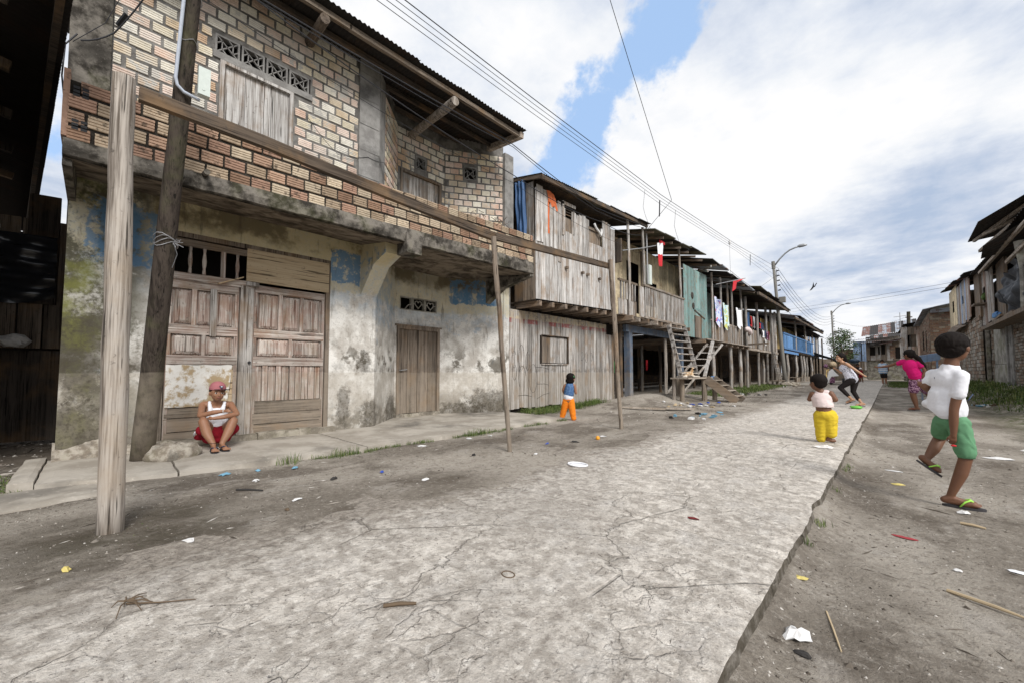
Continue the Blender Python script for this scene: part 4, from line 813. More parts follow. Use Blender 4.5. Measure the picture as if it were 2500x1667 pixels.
# what stands under and behind it
mb = MB(); mb.box(-6.55, -6.45, 11.9, 12.0, 2.2, 2.3)
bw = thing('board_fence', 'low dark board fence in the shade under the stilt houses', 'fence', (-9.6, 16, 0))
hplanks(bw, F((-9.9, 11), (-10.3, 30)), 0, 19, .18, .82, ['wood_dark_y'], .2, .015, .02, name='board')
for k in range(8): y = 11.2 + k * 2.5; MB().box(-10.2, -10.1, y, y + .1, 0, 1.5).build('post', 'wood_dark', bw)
gf = thing('green_fence', 'bright green picket fence glimpsed far behind under the cream stilt house', 'fence', (-14, 23, 0)); g_ = plain('green_paint', (.10, .38, .13), .6); M['green'] = g_
planks(gf, F((-15.2, 24.0), (-14.7, 27.2)), 0, 3.2, .9, 1.75, 'green', .16, .05, .02, name='picket')
bk = thing('back_building', 'dark boarded sheds behind the stilt houses, with unseen roofs added to shade the space', 'shed', (-17, 24, 0))
MB().box(-18.6, -10.1, 9, 23.5, 3.6, 3.7).build('roof', 'tin_dark', bk); MB().box(-18.6, -10.1, 28, 110, 3.6, 3.7).build('roof', 'tin_dark', bk)  # unseen roofs added to darken the space below; opening left to light the fence
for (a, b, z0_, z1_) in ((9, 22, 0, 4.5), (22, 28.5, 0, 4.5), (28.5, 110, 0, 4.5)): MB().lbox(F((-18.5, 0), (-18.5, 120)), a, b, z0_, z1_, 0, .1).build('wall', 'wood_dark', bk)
for i, (y, z, w_) in enumerate(((19.2, 1.0, .12), (27.9, 1.1, .3))):
    mb = MB(); mb.grid(lambda u, v: Vector((-13 + .02 * math.sin(u * 9), y + w_ * u, z + .75 * v)), 6, 4); mb.build('hanging_cloth', 'red', None, ('narrow red cloth hanging in the dark under the cream stilt house', 'wider red cloth hanging in the dark behind the big stair')[i], 'cloth')
mb = MB(); mb.blob((-8.3, 15.9, .20), (.14, .35, .06), 2, .3); mb.build('foam_tray', 'white', None, 'crumpled white foam boxes lying in the shade under the cream stilt house', 'rubbish')

# stairs, platform, dog
st = thing('staircase', 'steep open plank staircase leading up to the balcony of the cream house', 'staircase', (-4.9, 13.8, .8))
def ladder(root, a0, a1, off, n, m, sw=.045, sh=.12, tw=.16, tn='tread', t0=0.06, t1=.95, proud=.04):
    a0, a1, off = Vector(a0), Vector(a1), Vector(off)
    for o_ in (Vector((0, 0, 0)), off): MB().bar(a0 + o_, a1 + o_, sw, sh, up=(0, 0, 1) if abs((a1 - a0).normalized().z) < .9 else (1, 0, 0)).build('stringer', m, root)
    hd = (a1 - a0).copy(); hd.z = 0; hd = hd.normalized() if hd.length > .01 else Vector((1, 0, 0))
    for i in range(n):
        p_ = a0.lerp(a1, t0 + (t1 - t0) * i / (n - 1)); e = off.normalized() * proud; mb = MB(); c_ = [p_ - e - hd * tw / 2, p_ + off + e - hd * tw / 2, p_ + off + e + hd * tw / 2, p_ - e + hd * tw / 2]; mb.prism(c_, (0, 0, .03)).build(tn, m, root)
ladder(st, (-5.32, 13.15, 2.50), (-4.86, 12.95, .82), (.12, 1.1, 0), 8, 'wood_grey')
MB().bar((-4.62, 15.35, 2.05), (-4.55, 14.18, .80), .05, .10, up=(1, 0, 0)).build('handrail', 'wood_silver', st)
pl = thing('platform', 'knee high plank landing on round posts at the foot of the staircase', 'platform', (-4.7, 13.5, 0))
for i in range(4): MB().box(-4.95 + i * .14, -4.82 + i * .14, 12.3, 14.85, .745, .785).build('plank', 'wood_grey_y', pl)
for x, y, r_ in ((-4.5, 13.95, .085), (-4.42, 14.75, .08), (-4.9, 12.45, .05), (-4.7, 12.55, .07), (-5.3, 13.8, .07)): mb = MB(); mb.tube([(x, y, -.1), (x + .01, y, .4), (x, y, .745)], r_, 9, jit=.04); mb.build('post', 'wood_brown' if r_ > .06 else 'post', pl)
MB().box(-4.46, -4.40, 14.55, 14.9, .70, .82).build('blue_board', 'wood_blue', pl)
s2 = thing('step_box', 'short stair of wide boards with four treads leaning against the plank landing', 'steps', (-3.9, 14.3, 0))
for y in (13.9, 14.62): MB().bar((-4.42, y, .74), (-3.52, y, .02), .03, .26).build('stringer', 'wood_brown_x', s2)
for i in range(4): x = -4.2 + i * .20; MB().box(x - .11, x + .09, 13.915, 14.605, .68 - i * .165, .705 - i * .165).build('tread', 'wood_grey_y', s2)
ld = thing('ladder', 'rough wooden ladder leaning under the teal house behind the staircase', 'ladder', (-5.9, 17, 0))
ladder(ld, (-5.35, 17.1, 2.1), (-6.6, 16.0, .1), (.35, .75, 0), 8, 'wood_grey', sw=.04, sh=.08, tw=.08)

# teal house and its balcony
th_ = thing('stilt_house', 'teal boarded house on stilts with laundry on its balcony, beyond the cream house', 'house', (-6, 19, 0))
fT2 = F((-5.6, 0), (-5.6, 40)); M['teal'] = M['wood_teal']
planks(th_, fT2, 15.3, 17.9, 2.32, 5.05, 'wood_teal', .19, .006, .02, holes=[(16.45, 17.2, 2.3, 3.2)]); planks(th_, fT2, 16.45, 17.2, 2.32, 3.2, 'wood_brown', .2, .01, .02)
MB().bar(fT2(16.35, 3.4, .03), fT2(17.55, 3.15, .03), .03, .05).build('batten', 'wood_dark', th_); MB().lbox(fT2, 16.3, 17.3, 3.42, 3.5, .02, .03).build('batten', 'wood_teal', th_)
for y, z in ((16.15, 3.95), (16.25, 3.55)): mb = MB(); mb.blob(fT2(y, z, .03), (.03, .14, .13), 1, .2); mb.build('patch', 'wood_dark', th_)
planks(th_, F((-7.0, 0), (-7.0, 40)), 17.9, 24, 2.32, 5.2, ['wood_teal', 'wood_brown', 'wood_teal'], .25, .01, .02); MB().box(-7.2, -7.1, 15.3, 24, 2.3, 5.4).build('dark_panel', 'void', th_)
MB().box(-7.0, -5.6, 17.85, 17.9, 2.32, 5.1).build('end_wall', 'wood_brown', th_)
planks(th_, fT2, 18.45, 23.4, 2.35, 3.2, ['wood_grey', 'wood_brown'], .12, .02, .02, top=.02)
MB().lbox(fT2, 18.4, 23.45, 3.18, 3.24, -.02, .04).build('handrail', 'wood_grey_y', th_)
for y in (18.5, 19.75, 20.8, 21.5, 23.2): mb = MB(); mb.tube([(-5.56, y, 2.3), (-5.55, y, 3.8), (-5.57, y + .02, 5.3)], .05, 8); mb.build('post', 'wood_grey', th_)
for k in range(5): MB().box(-5.62 + k * .17 - .5, -5.47 + k * .17 - .5, 16.9 + (.4 if k < 2 else 0), 23.8, 2.26, 2.30).build('deck_board', 'wood_grey_y', th_)
MB().box(-10, -6.1, 15.4, 23.8, 2.25, 2.29).build('floor', 'wood_dark_y', th_)
for k in range(8): y = 16.9 + .95 * k; MB().box(-9.6, -5.35, y - .05, y + .05, 2.13, 2.25).build('joist', 'wood_brown_x', th_)
for (x, y, r_) in ((-5.7, 18.9, .08), (-5.6, 21.2, .08), (-5.7, 23.3, .09), (-7.5, 17.5, .07), (-7.7, 19.5, .08), (-7.6, 22, .07), (-9, 18.5, .07), (-9, 21, .07), (-9.2, 23.5, .08)): mb = MB(); mb.tube([(x, y, -.1), (x + .03, y, 1.1), (x, y, 2.25)], r_, 8, jit=.05); mb.build('post', 'wood_grey' if x > -6 else 'wood_dark', th_)
corr(th_, (-4.95, 16.9, 5.42), (-4.95, 24.2, 5.10), (-9, 16.9, 6.4), ['tin_dark', 'tin_dark', 'tin'], .9, wave=.11, amp=.03, drop=.1)
for y in (17.3, 19.5, 21.6, 23.6): MB().bar((-5.0, y, 5.28 - .03 * (y - 17)), (-7.2, y, 5.75), .06, .09).build('rafter', 'wood_brown_x', th_)
for a, b in (((-5.1, 17.0, 5.2), (-6.3, 18.2, 5.2)), ((-5.2, 16.9, 5.0), (-5.9, 17.9, 5.35))): MB().bar(a, b, .05, .08).build('brace', 'wood_grey', th_)

# two storey house with washing
h5 = thing('stilt_house', 'dark grey house on stilts with clothes airing all along its balcony', 'house', (-6, 28, 0))
planks(h5, F((-7.2, 0), (-7.2, 40)), 24.2, 33, 2.3, 5.0, ['wood_brown', 'wood_dark'], .4, .015, .02)
planks(h5, fT2, 24.2, 31.5, 2.3, 3.35, ['wood_grey', 'wood_brown', 'wood_grey'], .17, .012, .02, top=.03)
planks(h5, fT2, 30.2, 31.6, 3.35, 4.7, ['wood_silver', 'wood_grey'], .3, .12, .02)
for y in (24.1, 26.6, 28.9, 30.3, 31.6): mb = MB(); mb.tube([(-5.56, y, -.1), (-5.55, y, 2.4), (-5.58, y + .03, 5.0)], .07, 8, jit=.04); mb.build('post', 'wood_grey', h5)
for (x, y) in ((-6.6, 25.2), (-6.8, 27.6), (-6.7, 29.4), (-7.8, 26.4), (-8.2, 28.7), (-6.4, 31.2), (-7.4, 31.8), (-5.9, 25.0), (-6.0, 29.9)): mb = MB(); mb.tube([(x, y, -.1), (x + .05, y, 1.1), (x - .03, y, 2.25)], .08, 7, jit=.06); mb.build('post', rnd.choice(('wood_brown', 'wood_dark', 'wood_grey')), h5)
MB().box(-10, -5.5, 24.1, 32, 2.18, 2.27).build('floor', 'wood_dark_y', h5); MB().box(-5.62, -5.45, 24.1, 31.8, 2.14, 2.26).build('beam', 'wood_grey_y', h5)
MB().bar((-5.5, 24.1, 2.42), (-4.6, 24.3, 2.45), .09).build('beam', 'wood_brown_x', h5)
planks(h5, F((-9.8, 24), (-9.8, 40)), 0, 9, .0, 2.2, ['wood_brown', 'wood_dark'], .5, .1, .03)
corr(h5, (-4.7, 23.6, 5.35), (-4.7, 32.2, 5.05), (-9, 23.6, 6.0), ['tin_dark', 'tin_moss'], .9, wave=.11, amp=.03, sag=.0)
MB().box(-4.9, -4.8, 23.6, 32, 4.95, 5.1).build('fascia', 'wood_dark_y', h5)
ladder(h5, (-5.2, 28.4, 2.2), (-4.9, 28.4, .45), (0, .7, 0), 6, 'wood_grey', sw=.05, sh=.1, tw=.1)
bt = thing('bench', 'low rough plank bench under the grey house with washing', 'bench', (-5.1, 28.8, 0)); MB().box(-5.3, -4.8, 28.0, 29.8, .42, .46).build('seat', 'wood_brown_y', bt)
for x, y in ((-5.2, 28.2), (-4.9, 28.2), (-5.2, 29.6), (-4.9, 29.6)): MB().box(x - .03, x + .03, y - .03, y + .03, 0, .42).build('leg', 'wood_brown', bt)

# blue balcony house
bb = thing('stilt_house', 'yellow house on stilts with a bright blue railed balcony, just beyond the street lamp', 'house', (-6, 38, 0))
fB = F((-5.3, 0), (-5.3, 60)); fBw = F((-6.7, 0), (-6.7, 60))
planks(bb, fBw, 33, 42.5, 2.6, 4.8, 'wood_yellow', .5, .01, .03, holes=[(36.0, 37.6, 2.6, 4.4)]); MB().lbox(fBw, 33, 47, 2.6, 5, -.5, -.4).build('dark_panel', 'void', bb)
planks(bb, fBw, 42.5, 46.5, 2.6, 4.9, ['wood_cream', 'wood_yellow'], .5, .08, .03)
planks(bb, fB, 32.6, 36.2, 2.68, 3.6, 'wood_blue', .5, .01, .03); balusters(bb, fB, 36.3, 38.2, 2.68, 3.6, 5, 'wood_blue', .05); balusters(bb, fB, 38.2, 45.5, 2.68, 3.6, 24, 'wood_blue', .05); planks(bb, fB, 45.5, 47.2, 2.5, 3.6, 'wood_blue', .5, .01, .03)
MB().lbox(fB, 32.6, 47.2, 3.58, 3.68, -.02, .07).build('handrail', 'wood_blue', bb); MB().lbox(fB, 32.6, 47.2, 2.56, 2.68, -.05, .07).build('bottom_rail', 'wood_blue', bb); MB().lbox(fB, 32.6, 38.4, 2.3, 2.46, -.04, .06).build('beam', 'wood_blue', bb)
MB().box(-10, -5.3, 32.6, 47.2, 2.46, 2.56).build('floor', 'wood_dark_y', bb)
for x, y in ((-5.4, 34.2), (-5.5, 38.5), (-5.5, 41.2), (-5.5, 42.6), (-5.6, 44.8), (-5.5, 46.9), (-7, 35.5), (-7, 40), (-7, 44), (-6.2, 43.4), (-6.2, 46)): mb = MB(); mb.tube([(x, y, -.1), (x + .1, y, 1.2), (x, y, 2.5)], .09, 8, jit=.08); mb.build('post', 'wood_grey' if x > -6 else 'wood_dark', bb)
for y in (37.6, 42.5, 46.8): mb = MB(); mb.tube([(-5.28, y, 2.6), (-5.3, y, 4.9)], .07, 8); mb.build('post', 'wood_grey', bb)
hplanks(bb, F((-8.6, 33), (-8.6, 50)), 0, 16, 0, 2.4, ['wood_dark_y'], .3, .02, .03); MB().box(-5.6, -5.55, 39, 46.5, .0, .55).build('skirting', 'wood_brown', bb)
corr(bb, (-4.5, 32.8, 4.85), (-4.5, 48.5, 4.75), (-9.5, 32.8, 6.0), ['tin_rust', 'tin', 'tin_dark'], 1.3, wave=.2, amp=.04, drop=.12)
MB().box(-4.7, -4.6, 33, 48.4, 4.58, 4.72).build('fascia', 'wood_dark_y', bb); corr(bb, (-5.0, 42.5, 4.5), (-5.0, 49.0, 4.3), (-6.7, 42.5, 4.9), ['tin_dark'], 1.3, wave=.2, amp=.05)
# far left houses and awning
fh = thing('far_house', 'pale grey shack with an upper veranda partly hidden by the tree and second lamp', 'house', (-6.5, 54, 0)); fF = F((-6.3, 0), (-6.3, 80))
planks(fh, fF, 50, 60, 2.6, 5.0, ['wood_silver', 'wood_skyblue', 'wood_grey'], .8, .1, .05, holes=[(52, 53.5, 3, 4.4), (56, 57.6, 3, 4.4)]); planks(fh, F((-7.5, 0), (-7.5, 80)), 49, 66, 0, 5.2, ['wood_dark', 'wood_brown'], 1.2, .1, .05)
for y in (50, 52.5, 55, 57.5, 60, 64): MB().box(-6.35, -6.2, y, y + .15, 0, 5.2).build('post', 'wood_dark', fh)
corr(fh, (-5.8, 49, 5.2), (-5.8, 61, 5.1), (-10, 49, 6.2), ['tin_dark', 'tin'], 1.5, wave=.25, amp=.04)
mb = MB(); mb.grid(lambda u, v: Vector((-6.6 + 2.6 * v, 47.6 + 16 * u, 3.25 - .9 * v - .35 * math.sin(u * math.pi) * .6 + .08 * math.sin(u * 22 + v * 4))), 40, 8); mb.build('awning', 'tarp_dark', None, 'sagging dark tarpaulin awning stretched out beyond the blue balcony', 'awning', smooth=True)
for y, lb in ((49, 'thin dark pole under the near end of the tarpaulin awning'), (55, 'thin dark pole under the middle of the tarpaulin awning'), (63, 'thin dark pole under the far end of the tarpaulin awning')): MB().box(-4.15, -4.05, y, y + .1, 0, 2.6).build('awning_pole', 'wood_dark', None, lb, 'pole', 'poles propping the awning')
# ---------------------------------------------------------------- right-hand side of the street
def fX(x, top=80): return F((x, top), (x, 0))     # u = top - y, faces the street (-x)
def poly(parent, pts, m, name='roof_sheet', th=.015, wv=0):
    mb = MB(); a, b, c_, d_ = [Vector(p_) for p_ in pts]; n = max(6, int((b - a).length / .05)) if wv else 6
    def fn(u, v, o=0): p_ = (a * (1 - u) + b * u) * (1 - v) + (d_ * (1 - u) + c_ * u) * v; return p_ + Vector((0, 0, wv * math.cos(u * n * 1.57) + o))
    mb.grid(fn, n, 2); mb.grid(lambda u, v: fn(1 - u, v, -th), n, 2); mb.build(name, m, parent, smooth=True)
M['wood_rust'] = wood('reddish_weathered_wood', (.40, .33, .29), (.19, .13, .10), paint=(.30, .13, .10), pamt=.25)
M['old_brick_mortar'] = concrete('pale_slumped_mortar', (.30, .28, .24), (.13, .115, .095), .3, 5)
OB = []
for i, c in enumerate(((.24, .14, .095), (.28, .19, .13), (.33, .28, .22), (.20, .145, .11), (.25, .16, .12))): M['ob%d' % i] = brickmat('old_clay_%s' % 'abcde'[i], c, .6); OB.append('ob%d' % i)
OBG = []
for i, c in enumerate(((.27, .235, .195), (.33, .295, .25), (.22, .165, .125), (.30, .22, .165), (.38, .35, .31))): M['og%d' % i] = brickmat('greyed_clay_%s' % 'abcde'[i], c, .6); OBG.append('og%d' % i)
def brickwall(parent, f, u0, u1, v0, v1, L=.26, H=.075, holes=(), stuff=True):
    mb = MB(); r_ = 0; v = v0
    while v < v1 - .02:
        u = u0 - (.5 * L if r_ % 2 else 0)
        while u < u1:
            a, b = max(u, u0), min(u + L, u1); u += L + .02
            if b - a < .04 or any(h[0] < (a + b) / 2 < h[1] and h[2] < v + H / 2 < h[3] for h in holes): continue
            mb.lbox(f, a, b, v, min(v + H, v1), -.05, .02 + rnd.uniform(-.01, .012), mi=rnd.randrange(5), j=.004)
        v += H + .018; r_ += 1
    mb.build('brick', OBG if parent in (r1, R2_[0]) else OB, parent, kind='stuff')
M['c_sheet'] = plain('dusty_dark_plastic', (.055, .06, .07), .55, .4, 5, .3, bump=.5)
R2_ = [None]
r1 = thing('shack', 'ramshackle shack with ragged dark roofs and an open bay, nearest on the right', 'house', (3.4, 22, .6))
f1 = fX(3.0)
wallholes(f1, 80 - 28.3, 80 - 14, .2, 2.75, [], .1, w=-.08).build('wall', 'old_brick_mortar', r1)
brickwall(r1, f1, 80 - 28.2, 80 - 24.6, .4, 2.95, .3, .13); brickwall(r1, f1, 80 - 20.9, 80 - 15, .4, 2.5, .28, .075)
MB().lbox(f1, 80 - 24.2, 80 - 21.7, 1.25, 2.85, .0, .05, j=.01).build('cement_panel', 'right_plaster', r1); MB().lbox(f1, 80 - 24.2, 80 - 21.6, .35, 1.24, .0, .07, j=.01).build('cement_panel', 'right_plaster', r1)
MB().lbox(f1, 80 - 21.68, 80 - 21.5, .3, 2.8, .02, .10).build('pillar', 'pillar', r1); MB().lbox(f1, 80 - 21.45, 80 - 20.9, .3, 2.6, .0, .06).build('pillar', 'pillar', r1); MB().lbox(f1, 80 - 27.6, 80 - 27.2, .3, 2.9, .03, .14).build('pillar', 'slab_dirty', r1)
planks(r1, f1, 80 - 26.1, 80 - 22.8, 2.78, 5.05, ['wood_silver', 'wood_rust', 'wood_silver', 'wood_grey'], .36, .012, .03, .15, bot=.12, holes=[(80 - 24.8, 80 - 24.2, 3.7, 4.35)])
MB().lbox(f1, 80 - 24.85, 80 - 24.15, 3.65, 4.4, .10, .145).build('window', 'void', r1); MB().lbox(f1, 80 - 24.9, 80 - 24.1, 3.62, 3.68, .15, .5).build('window_shelf', 'wood_brown', r1)
MB().lbox(f1, 80 - 26.1, 80 - 22.8, 2.7, 5.0, -.5, -.4).build('dark_panel', 'void', r1); MB().lbox(f1, 80 - 22.78, 80 - 21.4, 2.7, 4.9, .0, .08).build('dark_board', 'wood_brown', r1)
MB().lbox(f1, 80 - 28.2, 80 - 26.15, 2.9, 5.2, -.25, -.2).build('upper_wall', 'wood_brown', r1); MB().lbox(f1, 80 - 21.4, 80 - 13, 2.6, 5.5, -2.2, -2.1).build('upper_wall', 'wood_brown', r1)
MB().lbox(f1, 80 - 22.8, 80 - 14, 2.5, 2.62, -2, .5).build('floor', 'wood_brown', r1)
for i in range(7): MB().bar((2.6 + .1 * i, 21 - .7 * i, 2.66 + .04 * i), (2.5 + .12 * i, 19.0 - .8 * i, 2.68 + .02 * i), .08, .06).build('loose_plank', rnd.choice(('wood_grey_y', 'wood_brown_y')), r1)
mb = MB(); mb.tube([(2.75, 17.8, 2.5), (2.76, 17.7, 3.8), (2.72, 17.7, 4.6)], [.07, .07, .11], 10); mb.build('post', 'right_plaster', r1)
poly(r1, [(2.15, 21.5, 5.6), (2.12, 18.8, 5.62), (2.95, 16.5, 5.75), (3.5, 21.3, 5.7)], 'tin_dark', wv=.015); poly(r1, [(2.23, 19.7, 4.6), (2.13, 18.3, 4.72), (2.75, 15.5, 4.8), (3.2, 19.0, 4.75)], 'tin_dark', wv=.015)
poly(r1, [(2.35, 23.3, 4.72), (2.5, 21.0, 4.9), (3.4, 19.5, 5.1), (3.5, 24, 5.0)], 'tin_dark', wv=.02); poly(r1, [(2.6, 26.5, 5.1), (2.55, 23.2, 4.95), (3.8, 23, 5.4), (3.8, 27, 5.5)], 'tin_dark', wv=.02); poly(r1, [(2.5, 19.5, 4.95), (2.6, 13.5, 5.2), (5.5, 13.5, 6.2), (5.5, 22, 6.2)], 'tin_dark', wv=.02)
for a, b in (((2.25, 21.0, 5.5), (3.0, 17.2, 5.62)), ((2.35, 20.0, 5.45), (3.1, 18.6, 5.6)), ((2.5, 22.5, 4.6), (2.6, 14, 4.75)), ((2.6, 18.6, 4.2), (2.8, 15.5, 4.5)), ((2.3, 20.4, 5.0), (2.6, 17.8, 5.1))): MB().bar(a, b, .07, .09).build('rafter', 'wood_grey_y', r1)
mb = MB(); mb.grid(lambda u, v: Vector((2.72 + .10 * math.sin(v * 9 + u * 3) + .2 * u, 20.6 - 3.6 * u - .5 * (1 - v), 2.75 + 1.45 * v * (1 - .3 * abs(u - .5)) + .1 * math.sin(u * 15))), 60, 40); mb.v = [(x + .16 * N3(y * 3, z * 3, 4) + .05 * N3(y * 9, z * 9, 2), y, z + .08 * N3(y * 4, z * 2, 8)) for x, y, z in mb.v]; mb.build('plastic_sheet', 'c_sheet', None, 'dark crumpled plastic sheeting heaped in the open bay of the nearest right-hand shack', 'plastic sheet', smooth=True)
mb = MB(); mb.blob((2.62, 20.6, 2.82), (.1, .35, .12), 3, .2); mb.build('blue_bag', 'wood_blue', None, 'small blue bag squashed on the ledge of the right-hand shack', 'bag')
mb = MB(); mb.blob((2.80, 24.45, 3.95), (.08, .12, .14), 3, .15); mb.build('potted_plant', 'leaf', None, 'small plant on the window shelf of the right-hand shack', 'plant')

MB().box(3.95, 4.05, 19, 36, 2.4, 5.5).build('inner_wall', 'wood_dark', r1)  # dark panel added to close bright sky gaps between the shacks
r2 = thing('shack', 'lopsided grey and tan board shack over a crumbling brick base on the right', 'house', (3, 30, .6))
R2_[0] = r2; f2 = fX(2.75); wallholes(f2, 80 - 34.4, 80 - 25, .2, 3.4, [], .1, w=-.1).build('wall', 'old_brick_mortar', r2); brickwall(r2, f2, 80 - 34.2, 80 - 25.2, .4, 3.3, .36, .14)
planks(r2, f2, 80 - 34.4, 80 - 31, 3.35, 5.5, 'wood_cream', .5, .02, .03, .1, bot=.2); planks(r2, f2, 80 - 31, 80 - 26.4, 3.2, 5.3, ['wood_silver', 'wood_skyblue', 'wood_silver', 'wood_rust'], .42, .03, .03, .1, bot=.2, holes=[(80 - 29, 80 - 28.5, 4.2, 4.6)])
MB().lbox(f2, 80 - 29.1, 80 - 28.4, 4.15, 4.65, .04, .09).build('window', 'void', r2); MB().lbox(f2, 80 - 26.5, 80 - 24.8, 3.0, 5.3, -.3, -.2).build('dark_panel', 'wood_dark', r2); MB().lbox(f2, 80 - 32.7, 80 - 32.2, 4.2, 4.8, .13, .15).build('window', 'void', r2); MB().lbox(f2, 80 - 26.4, 80 - 25, 3.2, 5.1, -.1, .0).build('dark_board', 'wood_brown', r2)
MB().box(2.9, 6, 34.3, 34.5, .5, 5.6).build('end_wall', 'wood_brown', r2)
corr(r2, (2.35, 24.6, 5.0), (2.35, 36.2, 5.85), (6, 24.6, 5.9), ['tin_dark', 'tin_rust', 'tin_dark'], 1.2, wave=.15, amp=.03)
MB().prism([(2.4, 33.5, 3.2), (2.45, 31.5, 3.35), (2.45, 28.6, 3.05), (2.4, 31.5, 2.9)], (.5, 0, .25)).build('awning_board', 'wood_brown', r2)
r3 = thing('brick_shack', 'narrow bare red brick shack with a flat tin roof behind the board shack', 'house', (2.5, 40, .5))
f3a = F((1.92, 37.0), (3.4, 37.0)); f3b = fX(1.9)
f3a_ = F((3.5, 37.0), (1.9, 37.0))
class FN(F): pass
def FN_(x, y): f = FN((x, y), (x + 3, y)); f.w = Vector((0, -1, 0)); return f
f3 = FN((1.92, 37.0), (3.5, 37.0)); f3.w = Vector((0, -1, 0))
for (ff, a, b, hs) in ((f3, 0, 1.6, [(1.0, 1.45, 2.6, 3.6)]), (f3b, 80 - 49, 80 - 37.02, [(80 - 44.2, 80 - 43, 2.6, 4), (80 - 40.5, 80 - 39.8, 2.4, 3.8)])):
    MB().lbox(ff, a, b, .2, 4.9, -.2, 0).build('wall', 'old_brick_mortar', r3); brickwall(r3, ff, a, b, .9, 4.75, .24, .095, hs)
    for h in hs: MB().lbox(ff, *h, .005, .03).build('window', 'void' if ff is f3b else 'right_plaster', r3)
poly(r3, [(1.55, 50, 4.9), (1.6, 36.5, 4.95), (3.9, 36.5, 5.45), (3.9, 50, 5.4)], 'tin', wv=.02); MB().box(1.95, 3.6, 36.75, 36.85, 4.72, 4.95).build('tin_flashing', 'tin', r3)
r4 = thing('shack', 'small dark board shack with a pale plank front behind the brick shack', 'house', (1.9, 54, .3))
f4 = FN((.75, 51.0), (2.4, 51.0)); f4.w = Vector((0, -1, 0)); f4b = fX(1.1)
planks(r4, f4b, 80 - 56, 80 - 49.5, 1.6, 5.0, ['wood_brown', 'wood_silver', 'wood_brown'], .7, .03, .04, holes=[(80 - 53.4, 80 - 51.8, 3.4, 4.5)]); planks(r4, f4b, 80 - 53, 80 - 50, 2.0, 3.5, 'wood_silver', .5, .02, .03, .06)
MB().lbox(f4b, 80 - 56, 80 - 49.5, .3, 4.9, -.6, -.3).build('wall', 'wood_brown', r4); planks(r4, FN_(.75, 49.4), 0, 1.6, .6, 4.9, ['wood_brown', 'wood_grey', 'wood_rust'], .22, .02, .03, holes=[(.5, 1.0, 3.2, 4.2)]); poly(r4, [(.6, 57, 4.9), (.9, 49, 5.1), (3, 49, 5.5), (3, 57, 5.4)], 'tin_dark', wv=.03)
pw = thing('wooden_pole', 'thick dark wooden pole with wires at its top among the far right shacks', 'utility pole', (1.35, 55, .1)); mb = MB(); mb.tube([(1.30, 55, 0), (1.36, 55, 3), (1.45, 55, 6.85)], [.17, .16, .14], 9); mb.build('pole', 'pole_dark', pw); MB().box(1.2, 1.7, 54.9, 55.0, 6.25, 6.35).build('crossarm', 'wood_dark', pw)
an = thing('television_aerial', 'thin cross shaped aerial mast above the rusty roof', 'aerial', (1.0, 66, 5)); mb = MB(); mb.tube([(1.0, 66, 5), (1.0, 66, 8.0)], .04, 5); mb.tube([(.45, 66, 7.5), (1.55, 66, 7.6)], .03, 5); mb.build('mast', 'galv', an)
# far end of the street
def far(name, label, f, u0, u1, z0, z1, m, parts, base=None, roof=None):
    r = thing(name, label, 'house', tuple(f((u0 + u1) / 2, 0)))
    planks(r, f, u0, u1, z0, z1, m, .5, .03, .05, .05, jw=.3, bot=.05); MB().lbox(f, u0, u1, z0, z1, -.6, .0).build('wall', 'wood_brown', r)
    if base: MB().lbox(f, u0 + .05, u1 - .05, .0, z0 - .02, -.4, -.1).build('base', base, r)
    for (a, b, c_, d_) in parts: MB().lbox(f, a, b, c_, d_, .101, .13).build('window', 'void', r)
    if roof: corr(r, tuple(f(u0 - .4, roof[0], .9)), tuple(f(u1 + .4, roof[1], .9)), tuple(f(u0 - .4, roof[0] + roof[2], -4)), roof[3], 1.0, wave=.2, amp=.035)
    return r
def FS(x0, x1, y): f = FN((x0, y), (x1, y)); f.w = Vector((0, -1, 0)); return f
fa = far('shack', 'pale blue board shack on posts at the far end of the street', FS(-3.45, -2.0, 68), 0, 1.35, 2.35, 4.9, ['wood_skyblue'], [(.75, .85, 2.4, 4.8)], None, (4.95, 5.1, .4, ['tin']))
for x in (-3.4, -2.8, -2.2): MB().box(x, x + .12, 67.9, 68, 0, 2.35).build('post', 'wood_dark', fa)
fb_ = far('shack', 'grey board shack with patched windows and cement base at the far end of the street', FS(-2.05, 1.2, 63), 0, 3.2, 2.3, 4.5, ['wood_grey', 'wood_silver', 'wood_cream', 'wood_brown'], [(.35, .8, 2.9, 3.9), (1.05, 1.2, 3.0, 3.9), (1.35, 1.65, 3.0, 4.1), (2.5, 2.9, 2.5, 3.8)], 'old_brick_mortar', (4.35, 4.75, .3, ['tin_rust', 'tin_dark', 'tin']))
for i in range(3): poly(fb_, [(-1.9 + i * 1.0, 61.6, 3.85 + .25 * i), (-.8 + i * 1.0, 61.6, 4.05 + .25 * i), (-.8 + i, 63.4, 4.3 + .25 * i), (-1.9 + i, 63.4, 4.1 + .25 * i)], ('tin_dark', 'tin_rust', 'tin_rust')[i], wv=.02)
brickwall(fb_, FS(.0, .6, 62.9), 0, .6, 2.5, 4.0, .3, .14)
fc = thing('large_house', 'big hall with a long rusty corrugated roof rising over the far shacks', 'house', (0, 74, 0)); MB().box(-2.4, 6, 74, 80, 0, 5.8).build('wall', 'wood_grey', fc)
for i in range(13): x = -2.75 + i * .42; poly(fc, [(x, 71.5, 5.75 + i * .045), (x + .43, 71.5, 5.79 + i * .045), (x + .43, 77, 7.5 + i * .06), (x, 77, 7.44 + i * .06)], rnd.choice(('tin_rust', 'tin_rust', 'tin', 'tin_dark')), wv=.03)
